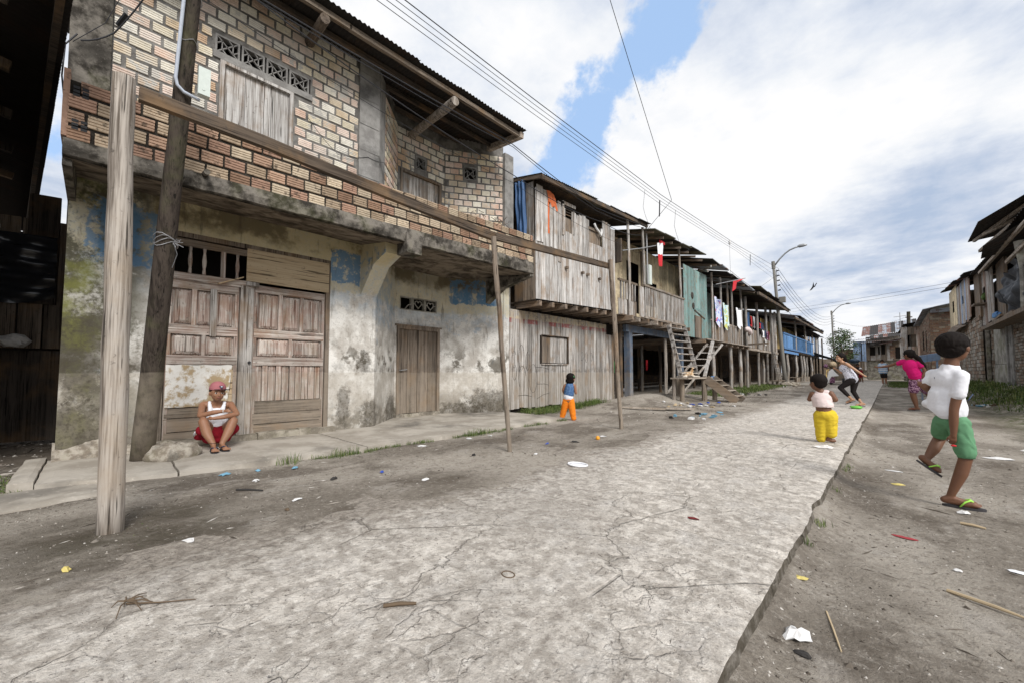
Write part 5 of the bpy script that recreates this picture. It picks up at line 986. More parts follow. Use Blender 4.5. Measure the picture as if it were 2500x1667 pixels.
for i in range(9): x = -1.9 + i * .44; poly(fc, [(x, 69.5, 5.25 + i * .035), (x + .45, 69.5, 5.29 + i * .035), (x + .45, 71.6, 5.85 + i * .045), (x, 71.6, 5.8 + i * .045)], rnd.choice(('tin_rust', 'tin_dark')), wv=.03)
fd_ = thing('brick_shack', 'small crumbling pinkish brick house behind the tree at the street end', 'house', (-4.5, 76, 0)); brickwall(fd_, FS(-5.6, -3.5, 76), 0, 2.1, .3, 4.3, .35, .16, [(1.5, 1.8, 2.2, 3.4)]); MB().box(-5.6, -3.5, 76.06, 79, .0, 4.3).build('wall', 'right_plaster', fd_); poly(fd_, [(-5.8, 75.6, 4.4), (-3.3, 75.6, 4.5), (-3.3, 79, 5), (-5.8, 79, 5)], 'tin', wv=.03)
fg_ = far('shack', 'low weathered shack with a tin roof between the rusty hall and the blue shack', FS(-3.0, -.6, 72), 0, 2.4, 1.2, 4.6, ['wood_brown', 'wood_silver', 'wood_grey'], [(.6, 1.0, 2.4, 3.6), (1.5, 1.9, 2.4, 3.6)], 'old_brick_mortar', (4.7, 4.9, .3, ['tin_rust', 'tin']))
fh_ = far('shack', 'brown two storey shack crowding behind the wooden pole on the far right', FS(.9, 2.6, 58), 0, 1.7, 1.5, 5.3, ['wood_brown', 'wood_grey', 'wood_rust'], [(.3, .7, 3.4, 4.6), (1.0, 1.4, 2.2, 3.4)], 'slab_dirty', (5.4, 5.6, .4, ['tin_rust', 'tin_dark']))
fe = thing('back_wall', 'dark jumble of sheds closing the street beyond the running children', 'shed', (-6, 84, 0)); MB().box(-14, 9, 86, 88, 0, 3.2).build('wall', 'wood_brown', fe)

# ---------------------------------------------------------------- street lamps and wires
def lamp(bx, by, h, lean, k, label):
    r = thing('street_lamp', label, 'street lamp', (bx, by, 0), 'street lamps on the left side of the street'); T = lambda z: Vector((bx + lean * z / h, by, z))
    mb = MB(); mb.tube([T(z * h) for z in (0, .2, .5, .8, 1)], [.125, .118, .105, .085, .075], 14); mb.build('pole', 'polec', r, smooth=True)
    mb = MB(); mb.tube([T(h * .96), T(h * 1.02)], [.11, .10], 8); mb.build('cap', 'polec', r)
    mb = MB(); mb.tube([T(h) + Vector(q) * k for q in ((.05, 0, -.15), (.35, 0, .25), (.65, 0, .55), (.9, 0, .72), (1.15, 0, .80), (1.35, 0, .84))], .05 * k, 8); mb.build('arm', 'lampgrey', r, smooth=True)
    c_ = T(h) + Vector((1.5, 0, .86)) * k; mb = MB()
    for s_ in (0,): mb.tube([c_ + Vector((-.2, 0, -.01)) * k, c_ + Vector((-.1, 0, 0)) * k, c_ + Vector((.12, 0, .01)) * k, c_ + Vector((.30, 0, -.01)) * k], [.04 * k, .10 * k, .10 * k, .03 * k], 10)
    mb.build('lamp_head', 'lampgrey', r, smooth=True)
    rk = MB(); rk.box(T(h * .93).x + .10, T(h * .93).x + .14, by - .02, by + .02, h * .77, h * .95); rk = rk.build('insulator_rack', 'galv', r)
    for i in range(5): z = h * (.78 + .04 * i); mb = MB(); mb.tube([T(z) + Vector((.12, 0, -.02)), T(z) + Vector((.24, 0, .0)), T(z) + Vector((.26, 0, .03))], [.035, .045, .02], 8); mb.build('insulator', 'black', rk)
    mb = MB(); b_ = T(h * .70); mb.box(b_.x + .12, b_.x + .46, by - .15, by + .15, b_.z - .18, b_.z + .16); mb.build('junction_box', 'polec', r)
lamp(-4.82, 30, 7.9, -.45, 1., 'nearer street lamp on a leaning concrete pole with a curved arm')
lamp(-5.2, 66, 8.7, -.15, 1.1, 'farther street lamp rising behind the leafy tree near the street end')
mb = MB(); mb.blob((-4.55, 29.6, .16), (.55, .35, .22), 3, .15); mb.build('rubble_heap', 'stone', None, 'pale lump of broken concrete at the foot of the nearer street lamp', 'rubble')
mb = MB(); mb.box(-4.6, -3.0, 30.2, 47, .08, .20); mb.build('kerb', 'apron', kind='structure')
def wire(pts, r, label, cat='wire', group=None, m='wire', sagn=10, sag=0.):
    mb = MB(); P_ = []
    for a, b in zip(pts, pts[1:]):
        a, b = Vector(a), Vector(b)
        for i in range(sagn): s_ = i / sagn; p_ = a.lerp(b, s_); p_.z -= sag * 4 * s_ * (1 - s_); P_.append(p_)
    P_.append(Vector(pts[-1])); mb.tube(P_, r * (.62 if pts[-1][1] < 20 and r > .0081 or r < .0075 and r > .0055 else .8 if r > .0081 else 1), 5, cap=False); return mb.build('overhead_wire', m, None, label, cat, group)
GW = 'parallel power lines strung along the street'
zt = [6.78, 6.62, 6.50, 6.38]
for i in range(4):
    z0_ = 5.93 + .10 * (3 - i)
    wire([(-4.8, .5, z0_ - .02), (-4.8, 5.6, z0_ - .04), (-4.8, 11.5, z0_ + .0), (-4.83, 19.7, z0_ + .42), (-4.95, 29.9, 7.5 - .3 * i)], (.008, .005, .005, .005)[i], ('topmost, thickest of the four parallel power lines strung to the nearer street lamp', 'second from the top of the four parallel power lines strung to the nearer street lamp', 'third from the top of the four parallel power lines strung to the nearer street lamp', 'lowest of the four parallel power lines strung to the nearer street lamp')[i], 'wire', GW, sagn=2)
for i in range(4): wire([(-5.0, 30.1, 7.5 - .33 * i), (-5.2, 65.9, 8.3 - .3 * i)], .014, ('highest power line between the two street lamps', 'second highest power line between the two street lamps', 'third highest power line between the two street lamps', 'lowest power line between the two street lamps')[i], 'wire', 'power lines between the two lamps', sag=1.3)
wire([(-4.82, .9, 5.0), (-5.3, 5.5, 5.48), (-5.5, 9.0, 5.28), (-5.5, 11.9, 5.58)], .014, 'thick black cable running from the brick house eave along the plank house roof', sagn=4, sag=.03); wire([(-4.82, 1.0, 4.96), (-5.3, 5.6, 5.42), (-5.5, 9.0, 5.2), (-5.5, 11.9, 5.5)], .010, 'thinner cable hanging just below the thick black cable on the plank house roof', sagn=4, sag=.05)
wire([(-5.0, .6, 5.2), (-5.3, 5.6, 4.85), (-5.6, 9.5, 5.05), (-5.62, 11.9, 5.3)], .008, 'thin wire crossing the upper brick wall below the cables', sagn=6, sag=.1); wire([(-5.1, .5, 4.9), (-5.2, 5.5, 4.62), (-5.62, 10.6, 4.7), (-5.6, 12.4, 4.85)], .006, 'lowest thin wire crossing the upper brick wall', sagn=6, sag=.12)
wire([(-3.2, -.6, 14.0), (-4.8, 12.3, 6.32), (-5.5, 12.0, 5.45)], .012, 'long single wire dropping steeply across the sky to the cream house roof', sagn=4)
wire([(-4.8, 10.4, 6.0), (-4.9, 10.5, 5.6), (-5.2, 11.4, 5.55), (-5.4, 12.1, 5.5)], .007, 'kinked wire drooping from the power lines to the roof edge', sagn=3, sag=.05); wire([(-4.8, 12.6, 6.1), (-4.85, 12.6, 5.6), (-5.0, 13.4, 5.3), (-5.1, 14.6, 5.35), (-5.2, 14.2, 5.2)], .005, 'loop of loose wire hanging from the power lines before the clouds', sagn=4, sag=.05)
MB().tube([(-4.8, 11.4, 6.03), (-4.82, 11.4, 5.55)], .018, 6).build('spacer_rod', 'black', None, 'short black rod hanging from the power lines over the cream house', 'spacer')
wire([(-4.85, 18.7, 6.6), (-4.87, 18.75, 6.0), (-4.9, 18.9, 5.2)], .007, 'wire dropping from the power lines towards the red flag', sagn=3); mb = MB(); mb.blob((-4.85, 18.7, 6.52), (.05, .05, .10), 1, .2); mb.build('hanging_bag', 'paper', None, 'tiny pale rag tangled in the power lines above the red flag', 'rag')
MB().tube([(-4.85, 22.2, 6.75), (-4.87, 22.2, 6.2)], .014, 5).build('spacer_rod', 'black', None, 'thin dark rod hanging from the power lines just before the street lamp', 'spacer')
wire([(-5.0, 29.9, 7.2), (-5.3, 24.5, 5.3)], .009, 'single wire slanting from the street lamp down to the roof corner', sag=.05); wire([(-4.95, 29.9, 5.6), (-5.2, 20, 5.6)], .011, 'pair-like slack cable between the street lamp and the stilt house eaves', sag=.25)
wire([(-5.0, 30.2, 5.5), (-5.6, 60, 3.6)], .011, 'slack cable running on from the street lamp towards the awning', sag=.3); wire([(-5.2, 65.8, 7.6), (1.4, 55, 6.4)], .012, 'wire crossing the far end of the street to the dark wooden pole', sag=.9)
wire([(-14, 60, 8.6), (2.6, 32, 5.8)], .011, 'upper of two faint wires crossing the sky to the right-hand shacks', sag=.15); wire([(-14, 60, 8.2), (2.6, 32, 5.6)], .011, 'lower of two faint wires crossing the sky to the right-hand shacks', sag=.15)
mb = MB(); mb.prism([(-4.1, 38, 7.85), (-4.05, 38.05, 7.5), (-4.2, 38, 7.28), (-4.36, 38, 7.2), (-4.18, 38, 7.5)], (0, .03, 0)); mb.build('stuck_kite', 'black', None, 'dark scrap of a kite caught in the wires between the lamps', 'kite')
mb = MB(); mb.tube([(-3.9, 38, 7.75), (-4.05, 38, 7.45)], .03, 4); mb.build('rag_scrap', 'black', None, 'tiny dark scrap caught in the wires right of the kite', 'rag')
# wires and box on the left corner of the brick house
wire([(-5.15, .62, 5.35), (-5.4, .28, 4.95), (-5.86, .02, 4.55), (-6.0, -.22, 4.4)], .012, 'black cable reaching the blackened left corner of the brick house', sagn=4, sag=.03)
wire([(-5.5, .3, 5.6), (-6.0, -.05, 4.7), (-6.12, -.28, 4.42)], .006, 'thin wire fanning out over the left corner of the brick house', sagn=3); MB().tube([(-5.72, .10, 4.72), (-5.82, .04, 4.62)], .022, 8).build('cable_joint', 'black', None, 'black tape joint on the cable at the left corner of the brick house', 'cable joint')
wire([(-6.08, -.25, 4.5), (-6.1, -.33, 4.35), (-6.08, -.34, 4.0), (-6.08, -.30, 3.6)], .012, 'black cable looping down the outer corner of the brick house', sagn=4)
wire([(-5.96, 2.0, 4.6), (-6.15, 2.5, 4.35), (-6.16, 3.0, 4.5), (-6.15, 3.4, 4.55)], .006, 'slack wire hooked on the shutter of the brick house', sagn=4, sag=.03)

# ---------------------------------------------------------------- dark house at the left edge
dk = thing('timber_house', 'dark timber house with a corrugated eave at the left edge of the picture', 'house', (-7.5, -2.4, 0))
corr(dk, (-3.7, -.12, 4.16), (-14.2, -1.09, 4.12), (-3.2, -6, 5.4), ['tin_dark'], 1.2, amp=.012, name='roof_sheet', js=0)
MB().bar((-3.8, -.20, 4.08), (-13.9, -1.16, 4.04), .05, .12).build('fascia', 'wood_dark_y', dk)
for k in range(5): MB().bar((-5.2 - 1.2 * k, -.6 - .1 * k, 4.05), (-5.0 - 1.2 * k, -4, 4.6), .08, .10).build('rafter', 'wood_dark', dk)
MB().box(-9.6, -5.6, -1.55, -1.45, .0, 4.3).build('wall', 'wood_dark', dk)
for i in range(9): x = -5.65 - .38 * i; MB().box(x - .33, x, -1.44, -1.41, .1 + rnd.uniform(0, .1), 3.9).build('plank', 'wood_dark', dk)
for z in (2.3, 2.42, 2.54): MB().box(-7.0, -5.4, -1.38 + (z - 2.3) * .4, -1.08, z, z + .05).build('shelf_board', 'wood_brown_x', dk)
MB().bar((-5.3, -1.1, 1.0), (-4.75, -.95, 4.1), .05).build('prop', 'galv', dk); MB().bar((-5.0, -1.1, 2.2), (-5.05, -1.05, 4.0), .10).build('post', 'wood_dark', dk)
bk2 = thing('board_fence', 'dim board fence closing the alley left of the brick house', 'fence', (-9, -1, 0)); fG = FN((-9.2, -3.2), (-8.55, .05)); fG.w = Vector((1, -.2, 0)).normalized()
planks(bk2, fG, 0, 3.2, 1.28, 3.1, 'wood_brown', .24, .02, .02); MB().lbox(fG, 0, 3.3, 1.2, 2.95, -.3, -.2).build('backing_board', 'wood_dark', bk2); MB().lbox(fG, 0, 3.3, .0, 1.25, -.1, .02).build('lower_board', 'wood_dark', bk2); MB().lbox(fG, 2.55, 2.85, 1.9, 3.45, .03, .06).build('post', 'wood_dark', bk2)  # dark backing board added so no sky leaks through the plank gaps
mb = MB(); mb.grid(lambda u, v: fG(1.9 + .95 * u, 2.0 + .85 * v - .12 * math.sin(u * 3.1) * (1 - v), .10 + .03 * math.sin(v * 30 + u * 5) + .05 * N3(u * 4, v * 9, 2)), 24, 24); mb.build('tarpaulin', 'tarp_black', None, 'shiny black plastic sheet draped over the alley fence beside the brick house', 'tarpaulin', smooth=True)
mb = MB(); mb.grid(lambda u, v: Vector((-6.6 + .10 * math.sin(u * 9), -1.25 + .42 * u, 1.45 + 1.0 * v * (1 - .2 * u) + .05 * math.sin(u * 9))), 14, 8); mb.build('hanging_cloth', 'red_dark', None, 'dark red cloth hanging under the eave at the left edge', 'cloth', smooth=True)
mb = MB(); mb.blob((-8.3, -.75, 1.36), (.12, .16, .08), 3, .2); mb.build('paper_wad', 'paper', None, 'grey wad of paper on the ledge of the alley fence', 'rubbish')

# ---------------------------------------------------------------- tree, weeds, grass
tr = thing('leafy_tree', 'leafy broad tree at the far end of the left side, behind the farther lamp pole', 'tree', (-3.8, 56, 0))
mb = MB(); mb.tube([(-3.8, 56, 0), (-3.85, 56, 1.5), (-3.7, 56, 2.8), (-3.9, 56, 4.4)], [.16, .13, .10, .05], 8)
for a in range(9): h = 1.8 + a * .3; an_ = a * 2.4; mb.tube([(-3.78, 56, h), (-3.78 + .7 * math.cos(an_), 56 + .7 * math.sin(an_), h + .7), (-3.78 + 1.3 * math.cos(an_), 56 + 1.3 * math.sin(an_), h + 1.0)], [.06, .035, .015], 5)
mb.build('trunk', 'bark', tr)
mb = MB(); cl_ = []
for i in range(46):
    a, r_, h = rnd.uniform(0, 6.28), rnd.uniform(.1, 1.55) ** .9, rnd.uniform(2.2, 5.4); w_ = 1.0 - abs(h - 3.7) / 2.6; cl_.append(Vector((-3.75 + r_ * w_ * math.cos(a) * 1.15 + (.5 if h < 3.4 and rnd.random() < .4 else 0), 56 + r_ * w_ * math.sin(a), h)))
for c_ in cl_:
    for i in range(52):
        p_ = c_ + Vector((rnd.gauss(0, .23), rnd.gauss(0, .25), rnd.gauss(0, .19))); d1 = Vector((rnd.gauss(0, 1), rnd.gauss(0, 1), rnd.gauss(0, .5))).normalized() * rnd.uniform(.07, .14); d2 = d1.cross(Vector((rnd.gauss(0, 1), rnd.gauss(0, 1), rnd.gauss(0, 1)))).normalized() * rnd.uniform(.03, .055)
        mb.add([p_ - d1, p_ + d2, p_ + d1, p_ - d2], [(0, 1, 2, 3)])
mb.build('crown', 'leaf_tree', tr)
t = mat('grass_blade', .7, .15); g_ = t.isl; M['grass'] = fin(t, t.ramp(g_, (0, (.05, .08, .02)), (.6, (.10, .15, .04)), (1, (.20, .21, .08))))
def blade(mb, x, y, z, h, w_):
    a = rnd.uniform(0, 6.28); l = rnd.uniform(0, .6) * h; dx, dy = math.cos(a), math.sin(a); px_, py_ = -dy * w_, dx * w_
    mb.add([(x - px_, y - py_, z), (x + px_, y + py_, z), (x + dx * l * .4 + px_ * .7, y + dy * l * .4 + py_ * .7, z + h * .6), (x + dx * l * .4 - px_ * .7, y + dy * l * .4 - py_ * .7, z + h * .6), (x + dx * l, y + dy * l, z + h * .9)], [(0, 1, 2, 3), (3, 2, 4)])
def weeds(label, pts, hmin, hmax, wd, spread, z=None, leafy=0.):
    mb = MB()
    for (x, y) in pts:
        zz = (ground_z(x, y) if z is None else z) - .01
        for i in range(spread[0]):
            x1, y1 = x + rnd.gauss(0, spread[1]), y + rnd.gauss(0, spread[1])
            if rnd.random() < leafy:
                h = rnd.uniform(hmin, hmax) * .7; r_ = wd * 3.2; a = rnd.uniform(0, 6.28); tl = rnd.uniform(-.5, .5); d1 = Vector((math.cos(a), math.sin(a), tl)) * r_; d2 = Vector((-math.sin(a), math.cos(a), rnd.uniform(-.4, .4))) * r_ * .55; p_ = Vector((x1, y1, zz + h * rnd.uniform(.2, 1.))); mb.add([p_ - d1, p_ + d2, p_ + d1, p_ - d2], [(0, 1, 2, 3)])
            else: blade(mb, x1, y1, zz, rnd.uniform(hmin, hmax), wd)
    o = mb.build('weeds', 'grass', None, label, 'weeds', kind='stuff'); return o
def run(a, b, n, j): return [(a[0] + (b[0] - a[0]) * i / n + rnd.gauss(0, j), a[1] + (b[1] - a[1]) * i / n + rnd.gauss(0, j)) for i in range(n)]
weeds('low green weeds along the edge of the cement apron', [p_ for p_ in run((-4.60, 1.7), (-4.62, 4.4), 90, .022) if N3(p_[1] * 1.6, 3) > -.25] + [p_ for p_ in run((-4.64, 4.4), (-4.72, 6.5), 70, .035) if N3(p_[1] * 1.9, 9) > -.3], .02, .075, .003, (26, .028), leafy=.6)
weeds('taller grass tufts at the edge of the cement apron', [(-4.58, 1.95), (-4.57, 2.12), (-4.6, 4.05), (-4.62, 4.2), (-4.60, 3.9), (-4.58, 1.45)], .05, .14, .003, (60, .05))
weeds('leafy green weeds along the foot of the plank house', [p_ for p_ in run((-6.22, 6.9), (-6.0, 9.9), 120, .08)] + [p_ for p_ in run((-5.8, 6.75), (-5.9, 9.9), 60, .09)], .04, .19, .005, (34, .07), leafy=.7)
weeds('weeds and moss at the corner of the left alley', [p_ for p_ in run((-5.12, -.52), (-4.35, -.72), 60, .05)] + [p_ for p_ in run((-5.2, -.45), (-5.9, -.6), 20, .05)], .015, .05, .003, (26, .03), leafy=.6)
weeds('scrubby grass under the stilt houses', [(rnd.uniform(-6.0, -4.6), rnd.uniform(16.5, 29)) for i in range(420)], .04, .16, .008, (18, .16))
weeds('few blades at the broken edge of the walkway', [(-.38, 3.35), (-.37, 3.42), (-.38, 5.35), (-.36, 5.45), (-.36, 5.6), (-.40, 2.9), (-.37, 4.4)], .02, .07, .0025, (18, .02))
weeds('grass patch on the right-hand bank by the shacks', [p_ for p_ in ((rnd.uniform(-.1, 3.2), rnd.uniform(14, 50)) for i in range(4200)) if (p_[0] > 2.35 - (p_[1] - 14) * .068 or (p_[1] > 31 and p_[0] > .02 + .1 * N3(p_[1], 3))) and not (p_[1] < 20 and p_[0] < 2)], .03, .12, .010, (9, .2))
weeds('bushy weeds at the foot of the right-hand shacks', [(rnd.uniform(2.3, 2.9), rnd.uniform(17, 28)) for i in range(90)], .06, .26, .011, (30, .16), leafy=.5)
weeds('moss and weeds around the foot of the front post', [(-3.3 + rnd.gauss(0, .12), .2 + rnd.gauss(0, .12)) for i in range(14)], .004, .02, .002, (10, .03), leafy=.5)
# ---------------------------------------------------------------- people: each body is one remeshed skin, clothes are shells round it
def skin(name, col):
    t = mat(name, .52, .35); a = t.noise(t.obj, 9, 4, .6); t.b.inputs['Subsurface Weight'].default_value = .08; t.b.inputs['Subsurface Radius'].default_value = (.02, .008, .004)
    return fin(t, t.mix(a, tuple(x * .85 for x in col), tuple(x * 1.12 for x in col)), t.noise(t.obj, 120, 3), .08, .002)
def cloth(name, col, n=14, alt=None, lo=.5, hi=.52, var=.12):
    t = mat(name, .9, .12, 0); a = t.noise(t.obj, 60, 3, .6); c = t.mix(a, tuple(x * (1 - var) for x in col), tuple(min(1, x * (1 + var * .5)) for x in col))
    if alt is not None: c = t.mix(t.mr(t.noise(t.obj, n, 3, .6, .4), lo, hi), c, alt)
    return fin(t, c, t.noise(t.obj, 16, 4, .6), .22, .012)
M['skin_a'] = skin('tan_skin', (.29, .145, .085)); M['skin_b'] = skin('brown_skin', (.165, .078, .045)); M['skin_c'] = skin('light_brown_skin', (.44, .25, .155))
M['hair'] = plain('black_hair', (.011, .008, .007), .75, .5, 60, .12, bump=.5)
M['c_white'] = cloth('white_cotton', (.78, .78, .82)); M['c_green'] = cloth('green_cotton', (.13, .29, .16)); M['c_redshort'] = cloth('dark_red_nylon', (.24, .012, .022))
M['c_pink'] = cloth('magenta_cotton', (.62, .015, .16)); M['c_purple'] = cloth('purple_patterned_cloth', (.10, .03, .08), 28, (.42, .25, .34), .50, .54); M['c_yellow'] = cloth('stained_yellow_fleece', (.66, .48, .04), 5, (.30, .21, .03), .56, .66)
M['c_pale'] = cloth('pale_pink_cotton', (.72, .60, .58)); M['c_orange'] = cloth('orange_cotton', (.78, .22, .02)); M['c_denim'] = cloth('blue_denim', (.065, .13, .27), 30, (.10, .18, .33)); M['c_black'] = cloth('black_leggings', (.022, .018, .018))
M['c_print'] = cloth('white_cloth_with_dark_print', (.74, .74, .82), 46, (.12, .13, .22), .55, .58); M['c_navy'] = plain('navy_rubber', (.03, .045, .09), .6); M['sole'] = plain('dark_rubber_sole', (.045, .042, .045), .7); M['lime'] = plain('lime_strap', (.35, .72, .10), .5)
M['cap_pink'] = cloth('faded_red_cap_cloth', (.40, .15, .165)); M['eye_white'] = plain('eye_white', (.7, .66, .62), .3, 0); M['lip'] = plain('lips', (.24, .085, .075), .5); M['tooth'] = plain('teeth', (.8, .78, .72), .4, 0)
V = Vector
def rotm(f, u=(0, 0, 1)):
    f = V(f).normalized(); r_ = f.cross(V(u)).normalized(); u2 = r_.cross(f); return Matrix((r_, f, u2)).transposed()
def e_(c, r, rm=None, n=9):
    mb = MB(); c = V(c); rm = rm or Matrix.Identity(3); na = 2 * n
    vs = [c + rm @ V((0, 0, r[2]))]
    for i in range(1, n):
        th_ = math.pi * i / n
        for k in range(na): ph = 2 * math.pi * k / na; vs.append(c + rm @ V((math.sin(th_) * math.cos(ph) * r[0], math.sin(th_) * math.sin(ph) * r[1], math.cos(th_) * r[2])))
    vs.append(c + rm @ V((0, 0, -r[2]))); L = len(vs) - 1
    fs = [(0, 1 + k, 1 + (k + 1) % na) for k in range(na)] + [(1 + i * na + k, 1 + (i + 1) * na + k, 1 + (i + 1) * na + (k + 1) % na, 1 + i * na + (k + 1) % na) for i in range(n - 2) for k in range(na)] + [(L, 1 + (n - 2) * na + (k + 1) % na, 1 + (n - 2) * na + k) for k in range(na)]
    return vs, fs
def cp(p, q, r0, r1, n=12):
    p, q = V(p), V(q); d_ = (q - p); L = d_.length; d_.normalize(); a = d_.cross(V((0, 0, 1)) if abs(d_.z) < .9 else V((1, 0, 0))).normalized(); b = d_.cross(a)
    ring = []
    for i in range(1, 5): th_ = math.pi / 2 * (1 - i / 4.); ring.append((p - d_ * r0 * math.sin(th_), r0 * math.cos(th_)))
    for i in range(0, 4): th_ = math.pi / 2 * i / 4.; ring.append((q + d_ * r1 * math.sin(th_), r1 * math.cos(th_)))
    vs = [p - d_ * r0]
    for c, rr in ring: vs += [c + (a * math.cos(2 * math.pi * k / n) + b * math.sin(2 * math.pi * k / n)) * rr for k in range(n)]
    vs.append(q + d_ * r1); L = len(vs) - 1; m_ = len(ring)
    fs = [(0, 1 + (k + 1) % n, 1 + k) for k in range(n)] + [(1 + i * n + k, 1 + i * n + (k + 1) % n, 1 + (i + 1) * n + (k + 1) % n, 1 + (i + 1) * n + k) for i in range(m_ - 1) for k in range(n)] + [(L, 1 + (m_ - 1) * n + k, 1 + (m_ - 1) * n + (k + 1) % n) for k in range(n)]
    return vs, fs
def ch_(pts, rs): return [cp(a, b, r0, r1) for a, b, r0, r1 in zip(pts, pts[1:], rs, rs[1:])]
def blobmesh(prims, vox, smooth=5, fold=None):
    mb = MB()
    for vs_, fs_ in prims: mb.add(vs_, fs_)
    me = bpy.data.meshes.new('tmp'); me.from_pydata(mb.v, [], mb.f); o = bpy.data.objects.new('tmp', me); COL.objects.link(o)
    r_ = o.modifiers.new('r', 'REMESH'); r_.mode = 'VOXEL'; r_.voxel_size = vox
    s_ = o.modifiers.new('s', 'SMOOTH'); s_.factor = .5; s_.iterations = smooth
    dg = bpy.context.evaluated_depsgraph_get(); ev = o.evaluated_get(dg); me2 = bpy.data.meshes.new_from_object(ev, depsgraph=dg)
    bpy.data.objects.remove(o); bpy.data.meshes.remove(me)
    if fold:
        amp, sc, dr_ = fold; ns = [v.normal.copy() for v in me2.vertices]
        for v, nn in zip(me2.vertices, ns):
            c = v.co; q = V((c.x * dr_[0], c.y * dr_[1], c.z * dr_[2])) * sc; w_ = N3(c.x, c.y, c.z, 9) * 1.6; k = noise.noise(q + V((w_, w_, w_))); v.co = c + nn * amp * (1 - 2.2 * abs(k))
    me2.polygons.foreach_set('use_smooth', [True] * len(me2.polygons)); return me2
class Person:
    def __init__(s, label, base, yaw, cat='person', name='person'):
        s.root = bpy.data.objects.new(name, None); COL.objects.link(s.root); s.root.matrix_basis = Matrix.Translation(base) @ Matrix.Rotation(-R(yaw), 4, 'Z'); WM[s.root] = s.root.matrix_basis.copy(); tag(s.root, label, cat)
    def put(s, name, me, m, parent=None):
        me.materials.clear(); me.materials.append(M[m]); me.name = name; o = bpy.data.objects.new(name, me); COL.objects.link(o); p_ = parent or s.root
        o.parent = p_; WM[o] = WM[s.root]; return o
    def blob(s, name, prims, m, vox, smooth=5, fold=None, parent=None): return s.put(name, blobmesh(prims, vox, smooth, fold), m, parent)
    def mb(s, name, mb, m, parent=None, smooth=True): return s.put(name, mb.sweep_mesh(name, M[m], smooth), m, parent)
def headprims(c, Rr, f, u=(0, 0, 1), nose=True):
    c = V(c); m_ = rotm(f, u); r_, f, u = m_.col[0], m_.col[1], m_.col[2]
    pr = [e_(c + u * .15 * Rr - f * .12 * Rr, (.86 * Rr, Rr, .95 * Rr), m_), e_(c + f * .22 * Rr - u * .28 * Rr, (.68 * Rr, .74 * Rr, .82 * Rr), m_), e_(c + f * .46 * Rr - u * .72 * Rr, (.40 * Rr, .40 * Rr, .32 * Rr), m_)]
    pr += [e_(c + r_ * q * .86 * Rr - u * .12 * Rr - f * .05 * Rr, (.10 * Rr, .2 * Rr, .27 * Rr), m_) for q in (-1, 1)]
    if nose: pr += [cp(c + f * .90 * Rr - u * .02 * Rr, c + f * 1.04 * Rr - u * .30 * Rr, .09 * Rr, .13 * Rr), e_(c + f * .86 * Rr - u * .56 * Rr, (.26 * Rr, .14 * Rr, .13 * Rr), m_)] + [e_(c + f * .74 * Rr + r_ * q * .36 * Rr - u * .26 * Rr, (.22 * Rr, .16 * Rr, .18 * Rr), m_) for q in (-1, 1)]
    return pr
def face(P_, c, Rr, f, u=(0, 0, 1), smile=False, par=None):
    c = V(c); m_ = rotm(f, u); r_, f, u = m_.col[0], m_.col[1], m_.col[2]
    for q in (-1, 1):
        vs_, fs_ = e_(c + f * .83 * Rr + r_ * q * .34 * Rr + u * .02 * Rr, (.15 * Rr, .10 * Rr, .075 * Rr), m_, 6); eo = P_.mb('eye', MB().add(vs_, fs_), 'eye_white', par)
        vs_, fs_ = e_(c + f * .90 * Rr + r_ * q * .33 * Rr + u * .02 * Rr, (.075 * Rr, .05 * Rr, .075 * Rr), m_, 6); P_.mb('iris', MB().add(vs_, fs_), 'hair', eo)
        mb = MB(); mb.tube([c + f * .88 * Rr + r_ * q * .20 * Rr + u * .20 * Rr, c + f * .90 * Rr + r_ * q * .36 * Rr + u * .26 * Rr, c + f * .78 * Rr + r_ * q * .52 * Rr + u * .20 * Rr], .035 * Rr, 5); P_.mb('eyebrow', mb, 'hair', par)
    w_ = .22 if smile else .2
    mb = MB(); mb.tube([c + f * .90 * Rr + r_ * w_ * Rr - u * (.50 if smile else .55) * Rr, c + f * 1.0 * Rr + r_ * .1 * Rr - u * .58 * Rr, c + f * 1.0 * Rr - r_ * .1 * Rr - u * .58 * Rr, c + f * .90 * Rr - r_ * w_ * Rr - u * (.50 if smile else .55) * Rr], [.02 * Rr, .055 * Rr, .055 * Rr, .02 * Rr], 6); P_.mb('mouth', mb, 'tooth' if smile and Rr > .095 else 'lip', par)
def hairprims(c, Rr, f, u=(0, 0, 1), back=True, k=1.):
    c = V(c); m_ = rotm(f, u); r_, f, u = m_.col[0], m_.col[1], m_.col[2]
    pr = [e_(c + u * .30 * Rr - f * .18 * Rr, (.93 * Rr * k, 1.02 * Rr * k, .90 * Rr * k), m_)]
    if back: pr += [e_(c - f * .42 * Rr - u * .12 * Rr, (.84 * Rr, .66 * Rr, .72 * Rr), m_)]
    return pr
